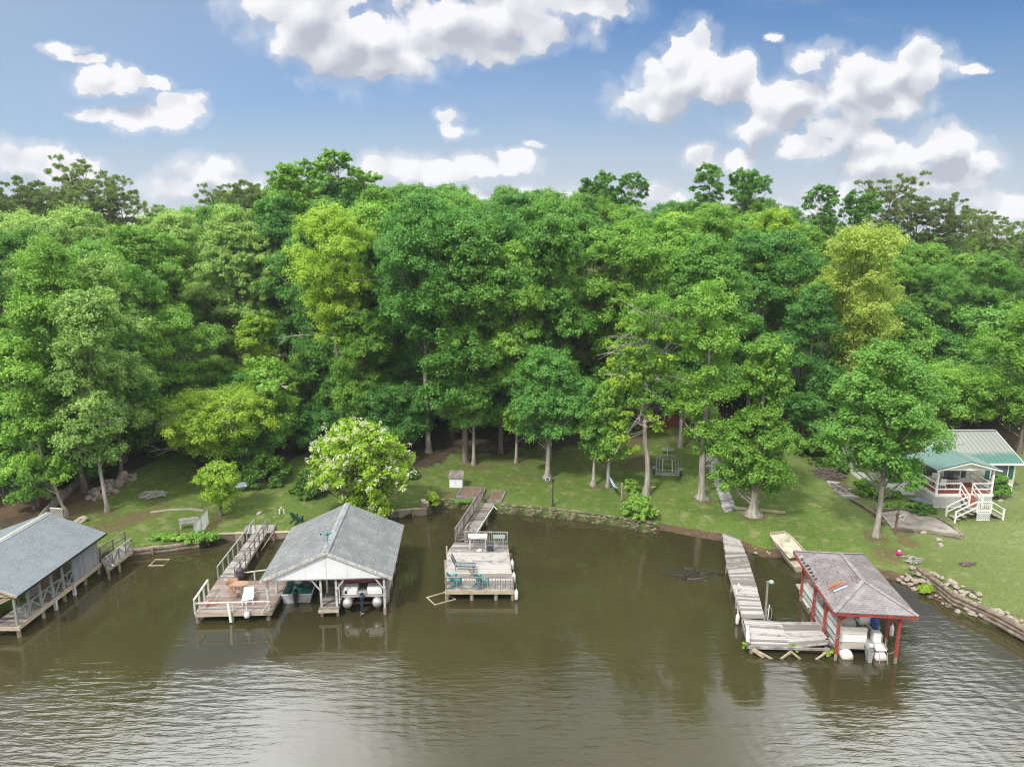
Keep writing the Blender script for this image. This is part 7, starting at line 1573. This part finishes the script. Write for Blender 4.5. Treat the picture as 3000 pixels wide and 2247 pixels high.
for i, (px, py, dx_) in enumerate(((2186,1892,0),(2328,1900,0),(2424,1912,0))):
    q = P(px, py, .2); rs = np.random.RandomState(60+i); t_ = thing('weeds', ['weeds sprouting from the left corner of the crooked dock','weeds sprouting from the middle of the crooked dock front','weeds sprouting at the crooked dock right corner'][i], 'weeds', q); cs = rs.normal(size=(7,3))*[.12,.08,.12]+[0,-.05,.1]; co, ti = puffs(rs, cs, np.full(7,.14), 5, 16, .05); f = link(D.objects.new('foliage', quadmesh('foliage', co, ti, LM['lime']))); f.parent = t_
# ---------------------------------------------------------------- grass blades on the lawns
rs = np.random.RandomState(5); n = 330000; X = rs.uniform(-34, 46, n); Y = rs.uniform(36, 68, n); d = sdist(X, Y); le = lawn_edge(X)
ok = (d > .35) & (Y < le+.5) & ~((X > 30) & (X < 41.5) & (Y > 52.4) & (Y < 63)) & ~((X > 10.8) & (X < 27) & (d < 2.2)); X, Y = X[ok], Y[ok]
sl_ = rs.random(len(X)); Z = height(X, Y); pos = np.stack([X, Y, Z], 1); m_ = len(X); a = rs.random(m_)*6.28; hgt = .03+.045*rs.random(m_)
co = np.empty((m_, 4, 3)); ddx = np.stack([np.cos(a), np.sin(a), np.zeros(m_)], 1); tip = np.stack([rs.normal(size=m_)*.05, rs.normal(size=m_)*.05, hgt], 1); wd = .012
big = rs.random(m_) < .03; tip[big] *= 2.2; co[:, 0] = pos-ddx*wd; co[:, 1] = pos+ddx*wd; co[:, 2] = pos+tip+ddx*wd*.3; co[:, 3] = pos+tip-ddx*wd*.3
o = link(D.objects.new('grass', quadmesh('grass', co.reshape(-1, 3), rs.random(m_), M['grassblade']))); tag(o, 'short mown grass covering the lake side lawns', 'grass', kind='stuff')

# ---------------------------------------------------------------- air between camera and far trees
zlo = min(-3.2, float(GZ.min())-1.0); ztop = 52.0
mb = MB(); mb.hexa([(-2700,-800,zlo),(2700,-800,zlo),(2700,4700,zlo),(-2700,4700,zlo)], [(-2700,-800,ztop),(2700,-800,ztop),(2700,4700,ztop),(-2700,4700,ztop)])
hm_ = D.materials.new('haze'); hm_.use_nodes = True; ht = NT(hm_.node_tree); ht.n.clear(); pv_ = ht.new('ShaderNodeVolumePrincipled'); pv_.inputs['Color'].default_value = (.80,.88,1,1); pv_.inputs['Density'].default_value = .0002
ho_ = ht.new('ShaderNodeOutputMaterial'); ht.l.new(pv_.outputs[0], ho_.inputs['Volume']); hz_o = mb.build('haze', hm_); tag(hz_o, 'thin pale summer haze over the lake and woods', 'haze', kind='stuff')
SC.cycles.volume_bounces = 0; SC.cycles.volume_step_rate = 1
